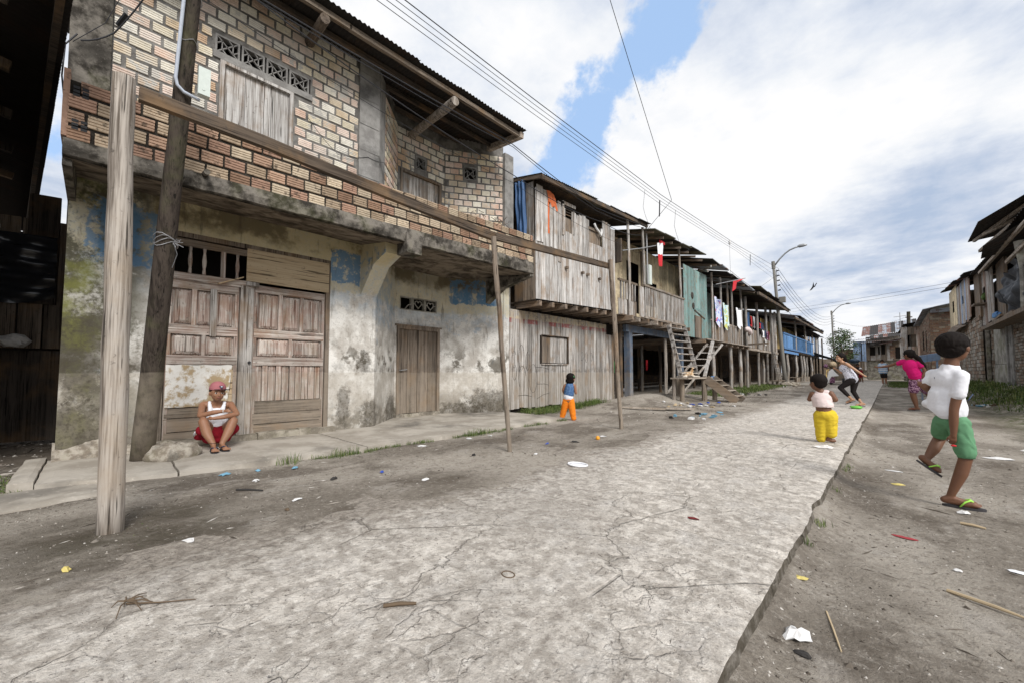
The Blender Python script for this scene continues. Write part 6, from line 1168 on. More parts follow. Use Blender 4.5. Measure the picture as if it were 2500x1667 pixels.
def hand(w, d_, side, Rr=.011, L=.075, curl=.3):
    """palm, four fingers and a thumb from wrist w along d_; side = direction of the thumb"""
    w = V(w); d_ = V(d_).normalized(); s_ = V(side); s_ = (s_ - d_ * s_.dot(d_)).normalized(); n_ = d_.cross(s_); pr = [cp(w, w + d_ * L * .25, Rr * 1.9, Rr * 1.7)]
    for i, q in enumerate((-1.2, -.4, .4, 1.2)):
        b = w + d_ * L * .12 + s_ * Rr * q * .7; k = w + d_ * L * .58 + s_ * Rr * q * 1.15; ln = (.40, .48, .45, .36)[i if True else 0] * L; pr += [cp(b, k, Rr * .95, Rr * .8)]; d1 = (d_ + n_ * curl).normalized(); k2 = k + d1 * ln * .55; d2 = (d_ + n_ * curl * 3).normalized(); pr += [cp(k, k2, Rr * .62, Rr * .56), cp(k2, k2 + d2 * ln * .5, Rr * .56, Rr * .48)]
    t0 = w + d_ * L * .18 + s_ * Rr * 1.0; t1 = t0 + (s_ * .7 + d_ * .8).normalized() * L * .34; pr += [cp(t0, t1, Rr * .8, Rr * .68), cp(t1, t1 + (d_ + n_ * curl * .8).normalized() * L * .26, Rr * .66, Rr * .52)]
    return pr
def footprims(an, heel, toe, w=.030, sc=1.):
    an, heel, toe = V(an), V(heel), V(toe); d_ = (toe - heel).normalized(); up = V((0, 0, 1)); up = (up - d_ * up.dot(d_)).normalized(); sd_ = d_.cross(up); pr = [cp(an, heel + up * w * .9, w * .85, w * .85), cp(heel + up * w * .8, heel.lerp(toe, .55) + up * w * .62, w * .8, w * .85), cp(heel.lerp(toe, .5) + up * w * .55, heel.lerp(toe, .78) + up * w * .45, w * 1.0, w * 1.0), cp(an, heel.lerp(toe, .6) + up * w * .7, w * .8, w * .7)]
    for i, q in enumerate((-1.0, -.5, -.02, .42, .85)): b = heel.lerp(toe, .76 + .0 * i) + sd_ * w * q * .95 + up * w * .42; pr.append(cp(b, heel.lerp(toe, (.99, .99, .97, .94, .90)[i]) + sd_ * w * q * 1.1 + up * w * .36, w * .33, w * (.30 if i else .36)))
    return pr
def sandal(P_, heel, toe, m='sole', sm='c_navy', w=.036, th=.012, par=None):
    heel, toe = V(heel), V(toe); d_ = (toe - heel); L = d_.length; d_.normalize(); up = V((0, 0, 1)); up = (up - d_ * up.dot(d_)).normalized(); sd_ = d_.cross(up); mb = MB(); out = []
    for k in range(20):
        a = 2 * math.pi * k / 20; x = -math.cos(a); y = math.sin(a) * (1 + .22 * (x > 0) * x) * (.80 + .2 * (x > -.2)); out.append(heel + d_ * (L * .5 + x * L * .56) + sd_ * y * w - up * th)
    mb.prism(out, up * th); so_ = P_.mb('sandal', mb, m, par, False)
    c = heel.lerp(toe, .80) + up * w * .75
    mb = MB()
    for q in (-1, 1): mb.tube([heel.lerp(toe, .38) + sd_ * q * w * .95, heel.lerp(toe, .52) + sd_ * q * w * .85 + up * w * 1.0, heel.lerp(toe, .66) + sd_ * q * w * .45 + up * w * 1.35, c + up * w * .1, c - up * w * .5], [w * .12, w * .17, w * .19, w * .15, w * .12], 6)
    P_.mb('strap', mb, sm, so_)

# --- boy in the foreground
b = Person('boy in a white t-shirt and green shorts stepping away with one sandal lifted', (.39, 4.69, -.105), 4.8)
hc, fd = (-.024, .0, 1.248), (.42, .90, -.06)
shR, elR_, wrR_ = (.012, -.090, 1.025), (-.040, -.105, .765), (-.047, -.095, .585)
bp_ = headprims(hc, .099, fd, nose=True) + [cp((-.035, .0, 1.17), (-.05, .0, 1.05), .042, .052)]
bp_ += ch_([(-.14, .078, 1.03), (-.055, 0, 1.04), (.002, -.075, 1.015)], [.034, .046, .034]) + [e_((-.07, 0, .93), (.09, .075, .14), rotm((.7, .7, 0)))] + [cp((-.07, 0, .90), (-.060, 0, .69), .070, .070)]
bp_ += ch_([shR, elR_, (-.043, -.10, .68), wrR_], [.036, .029, .028, .020]) + hand(wrR_, (-.08, .05, -1), (-1, -.3, 0), .0105, .095, .45)
bp_ += ch_([(-.14, .08, 1.03), (-.195, .055, .935), (-.14, .13, .87)], [.035, .028, .021]) + hand((-.15, .14, .87), (1, .4, -.3), (0, 0, 1), .010, .08, .5)
bp_ += ch_([(-.025, -.03, .65), (-.004, -.02, .52), (.010, -.01, .40), (-.02, -.01, .27), (-.082, -.01, .085)], [.054, .050, .040, .041, .024]) + footprims((-.085, -.01, .07), (-.115, -.01, .022), (.075, .015, .022), .031)
bp_ += ch_([(-.10, .04, .64), (-.125, .17, .52), (-.165, .10, .42), (-.205, .045, .345)], [.060, .040, .039, .023]) + footprims((-.21, .04, .325), (-.245, .015, .335), (-.135, .055, .235), .029)
bo = b.blob('body', bp_, 'skin_b', .0058, 4)
b.blob('hair', hairprims(hc, .099, fd, k=1.03) + [e_((-.03, .01, 1.285), (.090, .095, .080))], 'hair', .006, 3, (.0045, 55, (1, 1, .35)))
ts = [e_((-.062, 0, .985), (.120, .092, .11), rotm((.7, .7, 0))), e_((-.075, 0, .86), (.105, .094, .14), rotm((.7, .7, 0)))] + ch_([(-.15, .085, 1.035), (-.055, 0, 1.045), (.012, -.080, 1.03)], [.045, .054, .043]) + [cp((-.08, .0, .86), (-.076, .0, .76), .104, .116), e_((-.175, .02, .80), (.045, .06, .035)), cp((-.13, .02, .86), (-.195, .02, .79), .04, .020)]
ts += ch_([(.012, -.090, 1.02), (-.004, -.100, .93), (-.012, -.104, .885)], [.042, .044, .046]) + ch_([(-.14, .08, 1.035), (-.175, .065, .975)], [.040, .040]) + [cp((-.05, .0, 1.05), (-.05, .0, 1.075), .075, .062)]
ts_me = blobmesh(ts, .0065, 16, (.0022, 12, (1.8, 1.0, .9)))
for v in ts_me.vertices:
    if v.co.z < .76: v.co.z = max(v.co.z, .690 + .075 * ss(-.10, -.19, v.co.x)) 
b.put('t_shirt', ts_me, 'c_white')
sh_me = blobmesh([e_((-.062, 0, .675), (.082, .082, .075), rotm((.7, .7, 0))), cp((-.02, -.03, .66), (.008, -.015, .445), .066, .060), cp((-.095, .04, .65), (-.12, .13, .56), .070, .058)], .0075, 5, (.005, 10, (1.5, 1.5, .7)))
for v in sh_me.vertices:
    if v.co.z < .41 and v.co.x > -.09: v.co.z = .395 + (v.co.z - .41) * .15
b.put('shorts', sh_me, 'c_green')
mb = MB(); mb.tube([(.062, -.075, .89), (.045, -.11, .86), (.035, -.125, .84)], .004, 5); mb.tube([(-.135, -.05, 1.015), (-.128, -.055, .995)], .004, 5); b.mb('shirt_print', mb, 'c_navy')
sandal(b, (-.118, -.01, .016), (.088, .016, .016), 'sole', 'lime', .040, .016); sandal(b, (-.252, .012, .330), (-.128, .058, .222), 'sole', 'lime', .037, .014)
vs_, fs_ = e_((-.05, -.115, .492), (.016, .010, .008)); b.mb('red_sweet', MB().add(vs_, fs_), 'red')

# --- toddler
b = Person('toddler seen from behind in a pale sleeveless top and baggy yellow trousers', (-.69, 6.81, .012), -5.8)
hc, fd = (-.038, 0, .80), (-.72, .69, -.05)
bp_ = headprims(hc, .098, fd) + [cp((-.03, 0, .72), (-.005, 0, .66), .042, .05), e_((.0, 0, .56), (.105, .075, .13)), cp((.005, 0, .52), (.028, 0, .36), .085, .088)]
bp_ += ch_([(-.10, 0, .645), (-.135, .03, .565), (-.09, .12, .57)], [.036, .030, .022]) + hand((-.09, .12, .57), (.5, 1, .1), (0, 0, 1), .008, .055, .4) + ch_([(.095, 0, .65), (.140, .0, .575), (.11, .10, .56)], [.042, .034, .024]) + hand((.11, .10, .56), (-.3, 1, .1), (0, 0, 1), .008, .055, .4)
bp_ += ch_([(-.01, 0, .34), (-.016, .01, .19), (-.016, .01, .06)], [.06, .045, .028]) + footprims((-.016, .01, .05), (-.01, -.01, .015), (-.055, .10, .015), .024) + ch_([(.07, 0, .34), (.085, .01, .20), (.06, .0, .06)], [.06, .045, .028]) + footprims((.058, .0, .05), (.040, -.01, .014), (.130, .04, .014), .025)
b.blob('body', bp_, 'skin_b', .0075, 4); b.blob('hair', hairprims(hc, .098, fd, k=1.04), 'hair', .009, 3, (.002, 40, (1, 1, .4)))
sv = blobmesh([e_((.0, 0, .575), (.118, .09, .105)), cp((-.045, 0, .655), (.055, 0, .665), .038, .038), cp((.005, 0, .52), (.012, 0, .49), .112, .115)], .009, 4, (.0035, 14, (.4, 1, 2.6)))
for v in sv.vertices:
    if v.co.z < .475: v.co.z = .472
b.put('vest', sv, 'c_pale')
tr_ = [e_((.03, 0, .365), (.118, .108, .08)), cp((-.01, 0, .35), (-.022, .0, .09), .092, .060), cp((.07, 0, .35), (.085, .0, .12), .095, .064), cp((-.022, .0, .07), (-.024, 0, .045), .056, .052)]
b.blob('trousers', tr_, 'c_yellow', .009, 4, (.005, 10, (1, 1, 1.6)))

# --- girl running
b = Person('smiling girl in a printed white top and black leggings running across the concrete path', (-.63, 13.94, .04), -2.6)
hc, fd, hu = (-.362, 0, 1.295), (-.72, -.68, -.05), (-.12, 0, 1)
bp_ = headprims(hc, .098, fd, hu) + [cp((-.345, 0, 1.22), (-.29, 0, 1.15), .042, .05)] + ch_([(-.35, .11, 1.11), (-.27, 0, 1.14), (-.225, -.11, 1.13)], [.04, .055, .042]) + [e_((-.25, 0, 1.02), (.10, .12, .15), rotm((-1, 0, .4))), cp((-.22, 0, .97), (-.13, 0, .73), .09, .11)]
bp_ += ch_([(-.225, -.12, 1.13), (-.058, -.14, .98), (.098, -.14, .84)], [.042, .033, .022]) + hand((.098, -.14, .84), (1, 0, -.55), (0, -.3, -1), .009, .085, .35) + ch_([(-.34, .12, 1.09), (-.343, .17, .90), (-.46, .15, 1.0)], [.04, .033, .022]) + hand((-.46, .15, 1.0), (-1, 0, .6), (0, 0, 1), .009, .08, .5)
bp_ += ch_([(-.14, -.07, .68), (-.375, -.07, .50), (-.25, -.05, .33), (-.16, -.02, .21)], [.088, .050, .045, .028]) + footprims((-.15, -.02, .19), (-.095, -.01, .165), (-.27, 0, .085), .033) + ch_([(-.08, .07, .66), (-.115, .07, .40), (-.04, .06, .24), (.04, .04, .11)], [.088, .050, .045, .028]) + footprims((.05, .04, .095), (.10, .02, .045), (-.085, 0, .03), .033)
b.blob('body', bp_, 'skin_c', .0085, 4); face(b, hc, .098, fd, hu, True)
b.blob('hair', [e_((-.335, .02, 1.335), (.105, .105, .095)), e_((-.275, .04, 1.29), (.06, .07, .09))] + ch_([(-.27, .05, 1.28), (-.22, .07, 1.20), (-.20, .08, 1.10)], [.055, .04, .02]), 'hair', .010, 3, (.003, 30, (1, 1, .4)))
b.blob('top', [e_((-.25, 0, 1.01), (.118, .14, .125), rotm((-1, 0, .4))), cp((-.23, 0, .97), (-.155, 0, .80), .108, .130), cp((-.16, 0, .80), (-.135, 0, .74), .128, .132)] + ch_([(-.225, -.095, 1.05), (-.235, -.10, 1.17), (-.22, -.06, 1.10)], [.03, .016, .03]), 'c_print', .010, 4, (.006, 10, (1, 1, .7)))
b.blob('leggings', ch_([(-.14, -.07, .69), (-.375, -.07, .50), (-.25, -.05, .33), (-.215, -.035, .285)], [.098, .058, .050, .042]) + ch_([(-.08, .07, .67), (-.115, .07, .40), (-.04, .06, .24), (-.015, .055, .19)], [.098, .058, .050, .042]), 'c_black', .010, 4)
sandal(b, (-.09, -.01, .15), (-.28, 0, .07), 'sole', 'c_black', .040, .015); sandal(b, (.105, .02, .022), (-.10, 0, .008), 'sole', 'c_black', .040, .015)
# --- girl in pink
b = Person('ponytailed girl in a magenta t-shirt and purple shorts reaching out her left arm', (.36, 14.99, -.06), 1.4)
hc, fd = (.0, .0, 1.475), (-.80, .60, -.1)
bp_ = headprims(hc, .115, fd) + [cp((.015, 0, 1.38), (.02, 0, 1.30), .048, .058)] + ch_([(-.14, .06, 1.30), (.02, 0, 1.31), (.18, -.04, 1.27)], [.05, .065, .05]) + [e_((.04, 0, 1.15), (.15, .11, .19)), cp((.05, 0, 1.05), (.15, 0, .72), .12, .135)]
bp_ += ch_([(-.15, .06, 1.30), (-.40, .1, 1.18), (-.60, .12, 1.145)], [.05, .036, .025]) + hand((-.60, .12, 1.145), (-1, 0, .15), (0, 0, 1), .0105, .11, .1) + ch_([(.19, -.04, 1.27), (.29, -.06, 1.04), (.24, -.10, .90)], [.05, .038, .027]) + hand((.24, -.10, .90), (-.5, 0, -1), (-1, 0, 0), .010, .09, .4)
bp_ += ch_([(.10, 0, .68), (.04, -.02, .44), (.07, 0, .28), (.10, 0, .10)], [.115, .065, .062, .036]) + footprims((.105, 0, .08), (.14, 0, .025), (-.06, .02, .02), .036) + ch_([(.23, .05, .67), (.33, .1, .45), (.40, .12, .32), (.46, .14, .18)], [.115, .066, .06, .036]) + footprims((.46, .14, .17), (.50, .14, .19), (.42, .12, .03), .034)
b.blob('body', bp_, 'skin_b', .0095, 4)
b.blob('hair', hairprims(hc, .115, fd, k=1.06) + ch_([(.09, -.03, 1.46), (.17, -.05, 1.38), (.24, -.06, 1.24), (.30, -.05, 1.12)], [.06, .055, .045, .022]), 'hair', .011, 3, (.004, 26, (1, 1, .4)))
b.blob('t_shirt', [e_((.035, 0, 1.17), (.170, .135, .19)), cp((.06, 0, 1.06), (.12, 0, .90), .140, .150)] + ch_([(-.12, .05, 1.29), (-.20, .075, 1.255)], [.07, .066]) + ch_([(.17, -.03, 1.26), (.22, -.045, 1.17)], [.07, .068]) + [cp((-.08, .03, 1.30), (.14, -.02, 1.28), .06, .06)], 'c_pink', .011, 4, (.006, 8, (1, 1, 1.5)))
b.blob('shorts', [cp((.11, 0, .76), (.06, -.01, .54), .135, .105), cp((.2, .03, .74), (.29, .07, .54), .13, .10), e_((.155, 0, .80), (.14, .13, .08))], 'c_purple', .011, 4, (.006, 9, (1, 1, 1)))
sandal(b, (.15, 0, .012), (-.07, .02, .012), 'sole', 'red_dark', .042, .015)
# --- girl in orange trousers
b = Person('small girl in a blue sleeveless top and orange trousers standing by the plank house', (-4.66, 6.62, .0), -35.1)
hc, fd = (-.005, 0, .825), (.55, .83, -.1)
bp_ = headprims(hc, .090, fd) + [cp((-.02, 0, .76), (-.035, 0, .70), .036, .042)] + ch_([(-.12, 0, .685), (-.035, 0, .70), (.055, 0, .685)], [.032, .045, .034]) + [cp((-.035, 0, .66), (-.055, 0, .40), .08, .085)]
bp_ += ch_([(-.125, .0, .68), (-.165, .02, .59), (-.15, .09, .53)], [.032, .027, .02]) + hand((-.15, .09, .53), (.2, .6, -.6), (0, 0, 1), .007, .05, .4) + ch_([(.062, 0, .68), (.088, .0, .535), (.075, .06, .62)], [.034, .028, .02]) + hand((.075, .06, .62), (.1, .3, 1), (1, 0, 0), .007, .05, .6)
bp_ += ch_([(-.11, 0, .36), (-.155, .0, .20), (-.185, .02, .03)], [.06, .042, .028]) + ch_([(-.015, 0, .36), (.02, -.02, .18), (.043, -.05, .02)], [.06, .042, .028]) + footprims((-.185, .02, .04), (-.19, .0, .012), (-.15, .10, .012), .023) + footprims((.043, -.05, .03), (.035, -.07, .0), (.08, .03, .0), .023)
b.blob('body', bp_, 'skin_a', .0075, 4)
b.blob('hair', hairprims(hc, .090, fd, k=1.06) + [e_((-.03, -.02, .78), (.088, .07, .065))], 'hair', .009, 3, (.003, 30, (1, 1, .4)))
mb = MB(); mb.blob((.035, -.07, .875), (.02, .01, .012), 1, .3); mb.blob((.05, -.06, .86), (.012, .01, .016), 1, .3); b.mb('hair_clip', mb, 'green')
b.blob('white_shirt', [cp((-.055, 0, .50), (-.062, 0, .455), .095, .100)], 'c_white', .008, 3, (.004, 14, (1, 1, 1)))
b.blob('top', [cp((-.035, 0, .655), (-.05, 0, .515), .092, .102), cp((-.085, 0, .70), (.02, 0, .70), .034, .034)], 'c_denim', .008, 4, (.003, 14, (1, 1, 1)))
b.blob('trousers', [e_((-.062, 0, .405), (.098, .085, .05)), cp((-.105, 0, .37), (-.185, .02, .06), .072, .052), cp((-.015, 0, .37), (.040, -.045, .04), .075, .050)], 'c_orange', .009, 4, (.006, 10, (1, 1, 1.2)))
# --- seated boy
b = Person('boy in a faded red cap and white vest squatting on the door sill, arms folded', (-5.47, .98, .062), -79.8)
hc, fd, hu = (-.022, .33, .645), (.22, -.97, -.04), (.04, 0, 1)
bp_ = headprims(hc, .088, fd, hu) + [cp((-.022, .35, .58), (-.025, .39, .50), .036, .046)] + ch_([(-.15, .41, .505), (-.025, .41, .50), (.10, .41, .495)], [.042, .055, .042]) + [e_((-.025, .42, .40), (.12, .09, .14)), cp((-.02, .44, .34), (-.02, .47, .14), .10, .12)]
bp_ += ch_([(-.16, .40, .50), (-.172, .22, .395), (-.05, .16, .43), (.045, .16, .440)], [.038, .030, .027, .019]) + hand((.045, .16, .440), (1, .25, -.15), (0, .3, 1), .0085, .07, .5)
bp_ += ch_([(.11, .40, .50), (.172, .22, .395), (.05, .135, .375), (-.045, .125, .365)], [.038, .030, .027, .019]) + hand((-.045, .125, .365), (-1, .2, -.05), (0, -.3, 1), .0085, .07, .5)
bp_ += ch_([(-.07, .46, .16), (-.140, .20, .325), (-.105, .14, .20), (-.042, .06, .08)], [.075, .050, .050, .028]) + footprims((-.04, .06, .07), (-.042, .09, .016), (-.022, -.09, .014), .029)
bp_ += ch_([(.05, .46, .16), (.136, .20, .315), (.095, .16, .20), (.038, .10, .08)], [.075, .050, .050, .028]) + footprims((.04, .10, .07), (.03, .13, .016), (.085, -.03, .014), .029)
b.blob('body', bp_, 'skin_a', .0060, 4); face(b, hc, .088, fd, hu, True)
b.blob('hair', [e_((-.024, .345, .675), (.082, .082, .06))], 'hair', .008, 2)
vst = blobmesh([e_((-.025, .42, .385), (.118, .102, .125)), cp((-.02, .43, .34), (-.02, .42, .27), .105, .11)] + ch_([(-.085, .33, .44), (-.095, .36, .53), (-.09, .43, .53)], [.022, .016, .018]) + ch_([(.035, .33, .44), (.05, .36, .525), (.045, .43, .52)], [.022, .016, .018]), .0075, 4, (.004, 12, (1, 1, 1.6)))
b.put('vest', vst, 'c_white')
b.blob('shorts', [e_((-.015, .47, .14), (.15, .12, .09)), cp((-.08, .44, .15), (-.150, .30, .215), .082, .062), cp((.06, .44, .15), (.140, .30, .215), .082, .062), cp((-.10, .38, .10), (.08, .38, .10), .05, .05), cp((-.17, .42, .13), (-.20, .46, .12), .04, .03), e_((-.01, .35, .19), (.08, .05, .09))], 'c_redshort', .009, 4, (.005, 9, (1, 1, 1)))
mb = MB(); mb.tube([(-.225, .39, .145), (-.215, .36, .19), (-.195, .34, .22)], .006, 5); mb.tube([(-.235, .41, .135), (-.23, .375, .18), (-.21, .35, .215)], .004, 5); b.mb('white_stripe', mb, 'c_white')
cm_ = rotm(fd, hu); cc_ = V(hc) + cm_.col[2] * .048; capm = blobmesh([e_(cc_ - cm_.col[1] * .010, (.085, .092, .075), cm_), e_(cc_ - cm_.col[1] * .010 + cm_.col[2] * .02, (.080, .088, .07), cm_)], .007, 3)
lim = (cc_ - cm_.col[2] * .012)
for v in capm.vertices:
    h_ = (v.co - lim).dot(cm_.col[2])
    if h_ < 0: v.co -= cm_.col[2] * h_
co = b.put('cap', capm, 'cap_pink')
mb = MB(); rv = []
for k in range(13): a = math.pi * k / 12; rv.append(lim + cm_.col[0] * math.cos(a) * .074 + V((.55, -.83, 0)) * (.050 + math.sin(a) * .100) + cm_.col[2] * (.004 - .006 * abs(math.cos(a))))
mb.prism([p_ for p_ in rv], (0, 0, .007)); b.mb('brim', mb, 'c_black', co, False)
pc = cc_ + V((.35, -.93, 0)).normalized() * .088 + cm_.col[2] * .022; rr_ = V((.93, .35, 0)); mb = MB(); mb.prism([pc - rr_ * .022 + V((0, 0, .016)), pc + rr_ * .022 + V((0, 0, .016)), pc + V((0, 0, -.022))], V((.35, -.93, 0)) * .006); b.mb('cap_badge', mb, 'c_navy', co, False)
mb = MB(); pc2 = pc + V((.35, -.93, 0)) * .007; mb.prism([pc2 - rr_ * .010 + V((0, 0, .010)), pc2 + rr_ * .010 + V((0, 0, .010)), pc2 + rr_ * .007 + V((0, 0, .0)), pc2 - rr_ * .007 + V((0, 0, .0))], V((.35, -.93, 0)) * .003); b.mb('badge_mark', mb, 'c_white', co, False)
sandal(b, (-.042, .095, .010), (-.020, -.105, .008), 'sole', 'c_navy', .036, .010); sandal(b, (.028, .135, .010), (.092, -.045, .008), 'sole', 'c_navy', .036, .010)
mb = MB(); mb.tube([(.036 + .004 * 0, .16 + .024 * math.cos(a), .440 + .024 * math.sin(a)) for a in [i * .7 for i in range(10)]], .004, 5); b.mb('bracelet', mb, 'eye_white'); mb = MB(); mb.tube([(-.045 + .033 * math.cos(a), .065 + .033 * math.sin(a), .095) for a in [i * .7 for i in range(10)]], .0025, 5); b.mb('anklet', mb, 'c_black')
# --- people far down the street
t = mat('striped_cotton', .9, .1); z_ = t.sep(t.obj)[2]; M['c_stripe'] = fin(t, t.mix(t.mr(t.m('SINE', t.m('MULTIPLY', z_, 52.)), -.1, .1), (.74, .76, .80), (.22, .38, .60)))
b = Person('person in a blue and white striped shirt walking away down the path', (-.34, 38.3, .14), -.5)
b.blob('body', [e_((-.09, 0, 1.56), (.09, .1, .12)), cp((-.09, 0, 1.48), (-.09, 0, 1.38), .05, .06), cp((-.08, 0, 1.3), (-.04, 0, .8), .13, .14)] + ch_([(-.24, 0, 1.36), (-.33, .05, 1.08), (-.25, .12, .95)], [.06, .045, .035]) + ch_([(.10, 0, 1.36), (.22, .02, 1.05), (.20, .1, .88)], [.06, .045, .035]) + ch_([(-.1, 0, .8), (-.10, 0, .45), (-.09, 0, .06)], [.1, .07, .045]) + ch_([(.04, 0, .8), (.06, 0, .45), (.08, 0, .06)], [.1, .07, .045]) + [cp((-.09, .1, .03), (-.09, -.08, .03), .04, .04), cp((.08, .1, .03), (.08, -.08, .03), .04, .04)], 'skin_a', .018, 3)
b.blob('hair', [e_((-.09, .0, 1.60), (.10, .11, .10))], 'hair', .02, 2); b.blob('shirt', [cp((-.15, 0, 1.26), (-.13, 0, .86), .17, .18), cp((.0, 0, 1.28), (.03, 0, .86), .17, .18), cp((-.22, 0, 1.36), (-.29, .02, 1.18), .08, .08), cp((.08, 0, 1.36), (.15, .02, 1.16), .08, .08)], 'c_stripe', .02, 3); b.blob('shorts', [cp((-.11, 0, .8), (-.11, 0, .48), .12, .1), cp((.04, 0, .8), (.06, 0, .48), .12, .1)], 'c_black', .02, 3)
for i, (x, y, sc, sm, hm, lb) in enumerate(((-1.76, 42.3, 1., 'c_redshort', 'c_white', 'distant child in red with a white cap standing on the far path'), (-2.25, 42.9, 1.12, 'c_black', 'hair', 'distant dark-clothed child just left of the child with the white cap'), (-2.0, 44.2, 1.3, 'c_black', 'hair', 'distant dark-haired child behind the child with the white cap'))):
    b = Person(lb, (x, y, .14), 0)
    q = lambda *p_: tuple(c * sc for c in p_)
    b.blob('body', [e_(q(0, 0, 1.05), q(.09, .09, .11)), cp(q(0, 0, .98), q(0, 0, .6), .07 * sc, .11 * sc)] + ch_([q(-.12, 0, .88), q(-.19, 0, .68), q(-.15, -.06, .52)], [.04, .035, .03]) + ch_([q(.12, 0, .88), q(.19, 0, .68), q(.16, -.06, .52)], [.04, .035, .03]) + ch_([q(-.07, 0, .56), q(-.09, 0, .3), q(-.10, 0, .04)], [.07, .05, .04]) + ch_([q(.07, 0, .56), q(.09, 0, .3), q(.12, 0, .04)], [.07, .05, .04]), 'skin_b', .018, 3)
    b.blob('hair' if hm == 'hair' else 'cap', [e_(q(0, .01, 1.09), q(.10, .10, .09))], hm, .02, 2); b.blob('clothes', [cp(q(0, 0, .86), q(0, 0, .6), .13 * sc, .12 * sc), cp(q(-.06, 0, .56), q(-.07, 0, .45), .08, .08), cp(q(.06, 0, .56), q(.07, 0, .45), .08, .08)], sm, .02, 3)
# --- dog
t = mat('tan_fur', .9, .1); z_ = t.sep(t.obj)[2]; nn = t.noise(t.scale(t.obj, 1, 1, 1), 14, 4, .6); cc = t.mix(t.mr(nn, .42, .58), (.42, .25, .12), (.62, .50, .36)); M['fur'] = fin(t, t.mix(t.mr(z_, .09, .03), cc, (.70, .64, .56)), t.noise(t.obj, 50, 4), .5, .01)
b = Person('tan dog lying with its head up on the knee high plank landing', (-4.75, 13.3, .785), -19.7, 'dog', 'dog')
dp = ch_([(-.20, 0, .085), (-.08, 0, .095), (.06, 0, .105)], [.075, .085, .085]) + ch_([(.05, 0, .12), (.09, 0, .20), (.115, 0, .26)], [.07, .05, .045]) + [e_((.125, 0, .28), (.055, .045, .045)), cp((.14, -.01, .27), (.20, -.02, .255), .032, .022)] + ch_([(.07, -.05, .08), (.16, -.06, .03), (.31, -.07, .022)], [.04, .026, .020]) + ch_([(.07, .05, .08), (.18, .06, .03), (.29, .05, .022)], [.04, .026, .020]) + ch_([(-.19, -.06, .08), (-.09, -.10, .05), (-.17, -.12, .025), (-.06, -.13, .02)], [.06, .045, .028, .02]) + ch_([(-.24, 0, .06), (-.31, .03, .03), (-.36, -.03, .02)], [.028, .018, .012]) + [cp((.105, -.035, .30), (.095, -.045, .345), .018, .006), cp((.105, .035, .30), (.095, .045, .345), .018, .006)]
b.blob('body', dp, 'fur', .009, 3); mb = MB(); mb.blob((.205, -.021, .258), .013, 1, .1); b.mb('nose', mb, 'black'); mb = MB(); mb.blob((.155, -.045, .29), .008, 1, .1); b.mb('eye', mb, 'black')
vs_, fs_ = cp((.15, -.015, .265), (.195, -.02, .256), .036, .026); b.mb('muzzle', MB().add(vs_, fs_), 'hair')
# ---------------------------------------------------------------- flags, washing, tricycle
def clothgrid(fn, m, nu, nv, name, label, cat, group=None, th=.006):
    mb = MB(); mb.grid(fn, nu, nv); return mb.build(name, m, None, label, cat, group, smooth=True)
fl = thing('flag', 'red and white flag drooping from a horizontal stick at the cream house balcony', 'flag', (-5.45, 12.9, 4.9)); MB().tube([(-5.66, 10.7, 4.55), (-5.58, 11.8, 4.85), (-5.48, 13.35, 5.33)], .016, 6).build('stick', 'galv', fl)
fy = [(12.72, 5.23), (13.31, 5.37)]
for (nm, m_, v0_, v1_) in (('white_panel', 'white', .0, .50), ('red_panel', 'red', .5, 1.0)):
    mb = MB(); mb.grid(lambda u, v: (lambda vv: Vector((-5.48 + .04 * math.sin(u * 12), 12.74 + (.56 - .26 * vv) * u + .10 * vv, 5.22 + .12 * u - .74 * vv - .10 * u * vv)))(v0_ + (v1_ - v0_) * v), 14, 8); mb.build(nm, m_, fl, smooth=True)
mb = MB(); mb.box(-5.50, -5.46, 12.95, 13.33, 5.28, 5.37); mb.build('red_band', 'red', fl)
fl = thing('flag', 'plain red flag drooping from a slanting stick above the stilt house balconies', 'flag', (-4.9, 19, 4.8)); MB().tube([(-5.2, 17.9, 4.62), (-4.8, 20.9, 5.33)], .018, 6).build('stick', 'galv', fl)
mb = MB(); mb.grid(lambda u, v: Vector((-4.8 + .05 * math.sin(u * 8), 18.9 + 1.8 * u - .2 * v, 4.86 + .42 * u - (.30 - .26 * u) * v * (1.6 if u < .25 else 1))), 14, 6); mb.build('flag_cloth', 'red', fl, smooth=True)
t = mat('flowered_cloth', .9, .1); n_ = t.noise(t.obj, 7, 3, .5); n2 = t.noise(t.vm('ADD', t.obj, (5, 1, 2)), 5, 3, .5); c = t.mix(t.mr(n_, .54, .58), (.62, .66, .80), (.20, .25, .62)); c = t.mix(t.mr(n2, .60, .64), c, (.60, .15, .22)); M['floral'] = fin(t, c)
t = mat('yellow_green_flowered_cloth', .9, .1); n_ = t.noise(t.obj, 6, 3, .5); c = t.mix(t.mr(n_, .50, .56), (.60, .72, .72), (.55, .55, .18)); c = t.mix(t.mr(t.noise(t.vm('ADD', t.obj, (5, 1, 2)), 6, 3), .58, .62), c, (.22, .50, .55)); M['floral2'] = fin(t, c)
GL = 'washing hung out on the stilt house balconies'
def sheet(y0, y1, zt, zb, m, label, x=-5.48, sag=.06): return clothgrid(lambda u, v: Vector((x + .04 * math.sin(u * 11 + v * 2), y0 + (y1 - y0) * u * (1 - .12 * v) + .05 * v, zt - (zt - zb) * v * (1 - .12 * math.sin(u * 9)) - sag * math.sin(u * 3.14) * (1 - v))), m, 14, 12, 'washing', label, 'washing', GL)
sheet(18.55, 19.7, 4.25, 3.05, 'floral', 'blue and red flowered sheet, leftmost of the washing by the teal house'); sheet(19.75, 20.75, 4.12, 3.0, 'floral2', 'yellow and turquoise flowered sheet hanging right of the blue flowered one'); sheet(21.9, 23.1, 4.15, 3.2, 'white', 'long white dress-like cloth hanging at the right end of the teal house balcony')
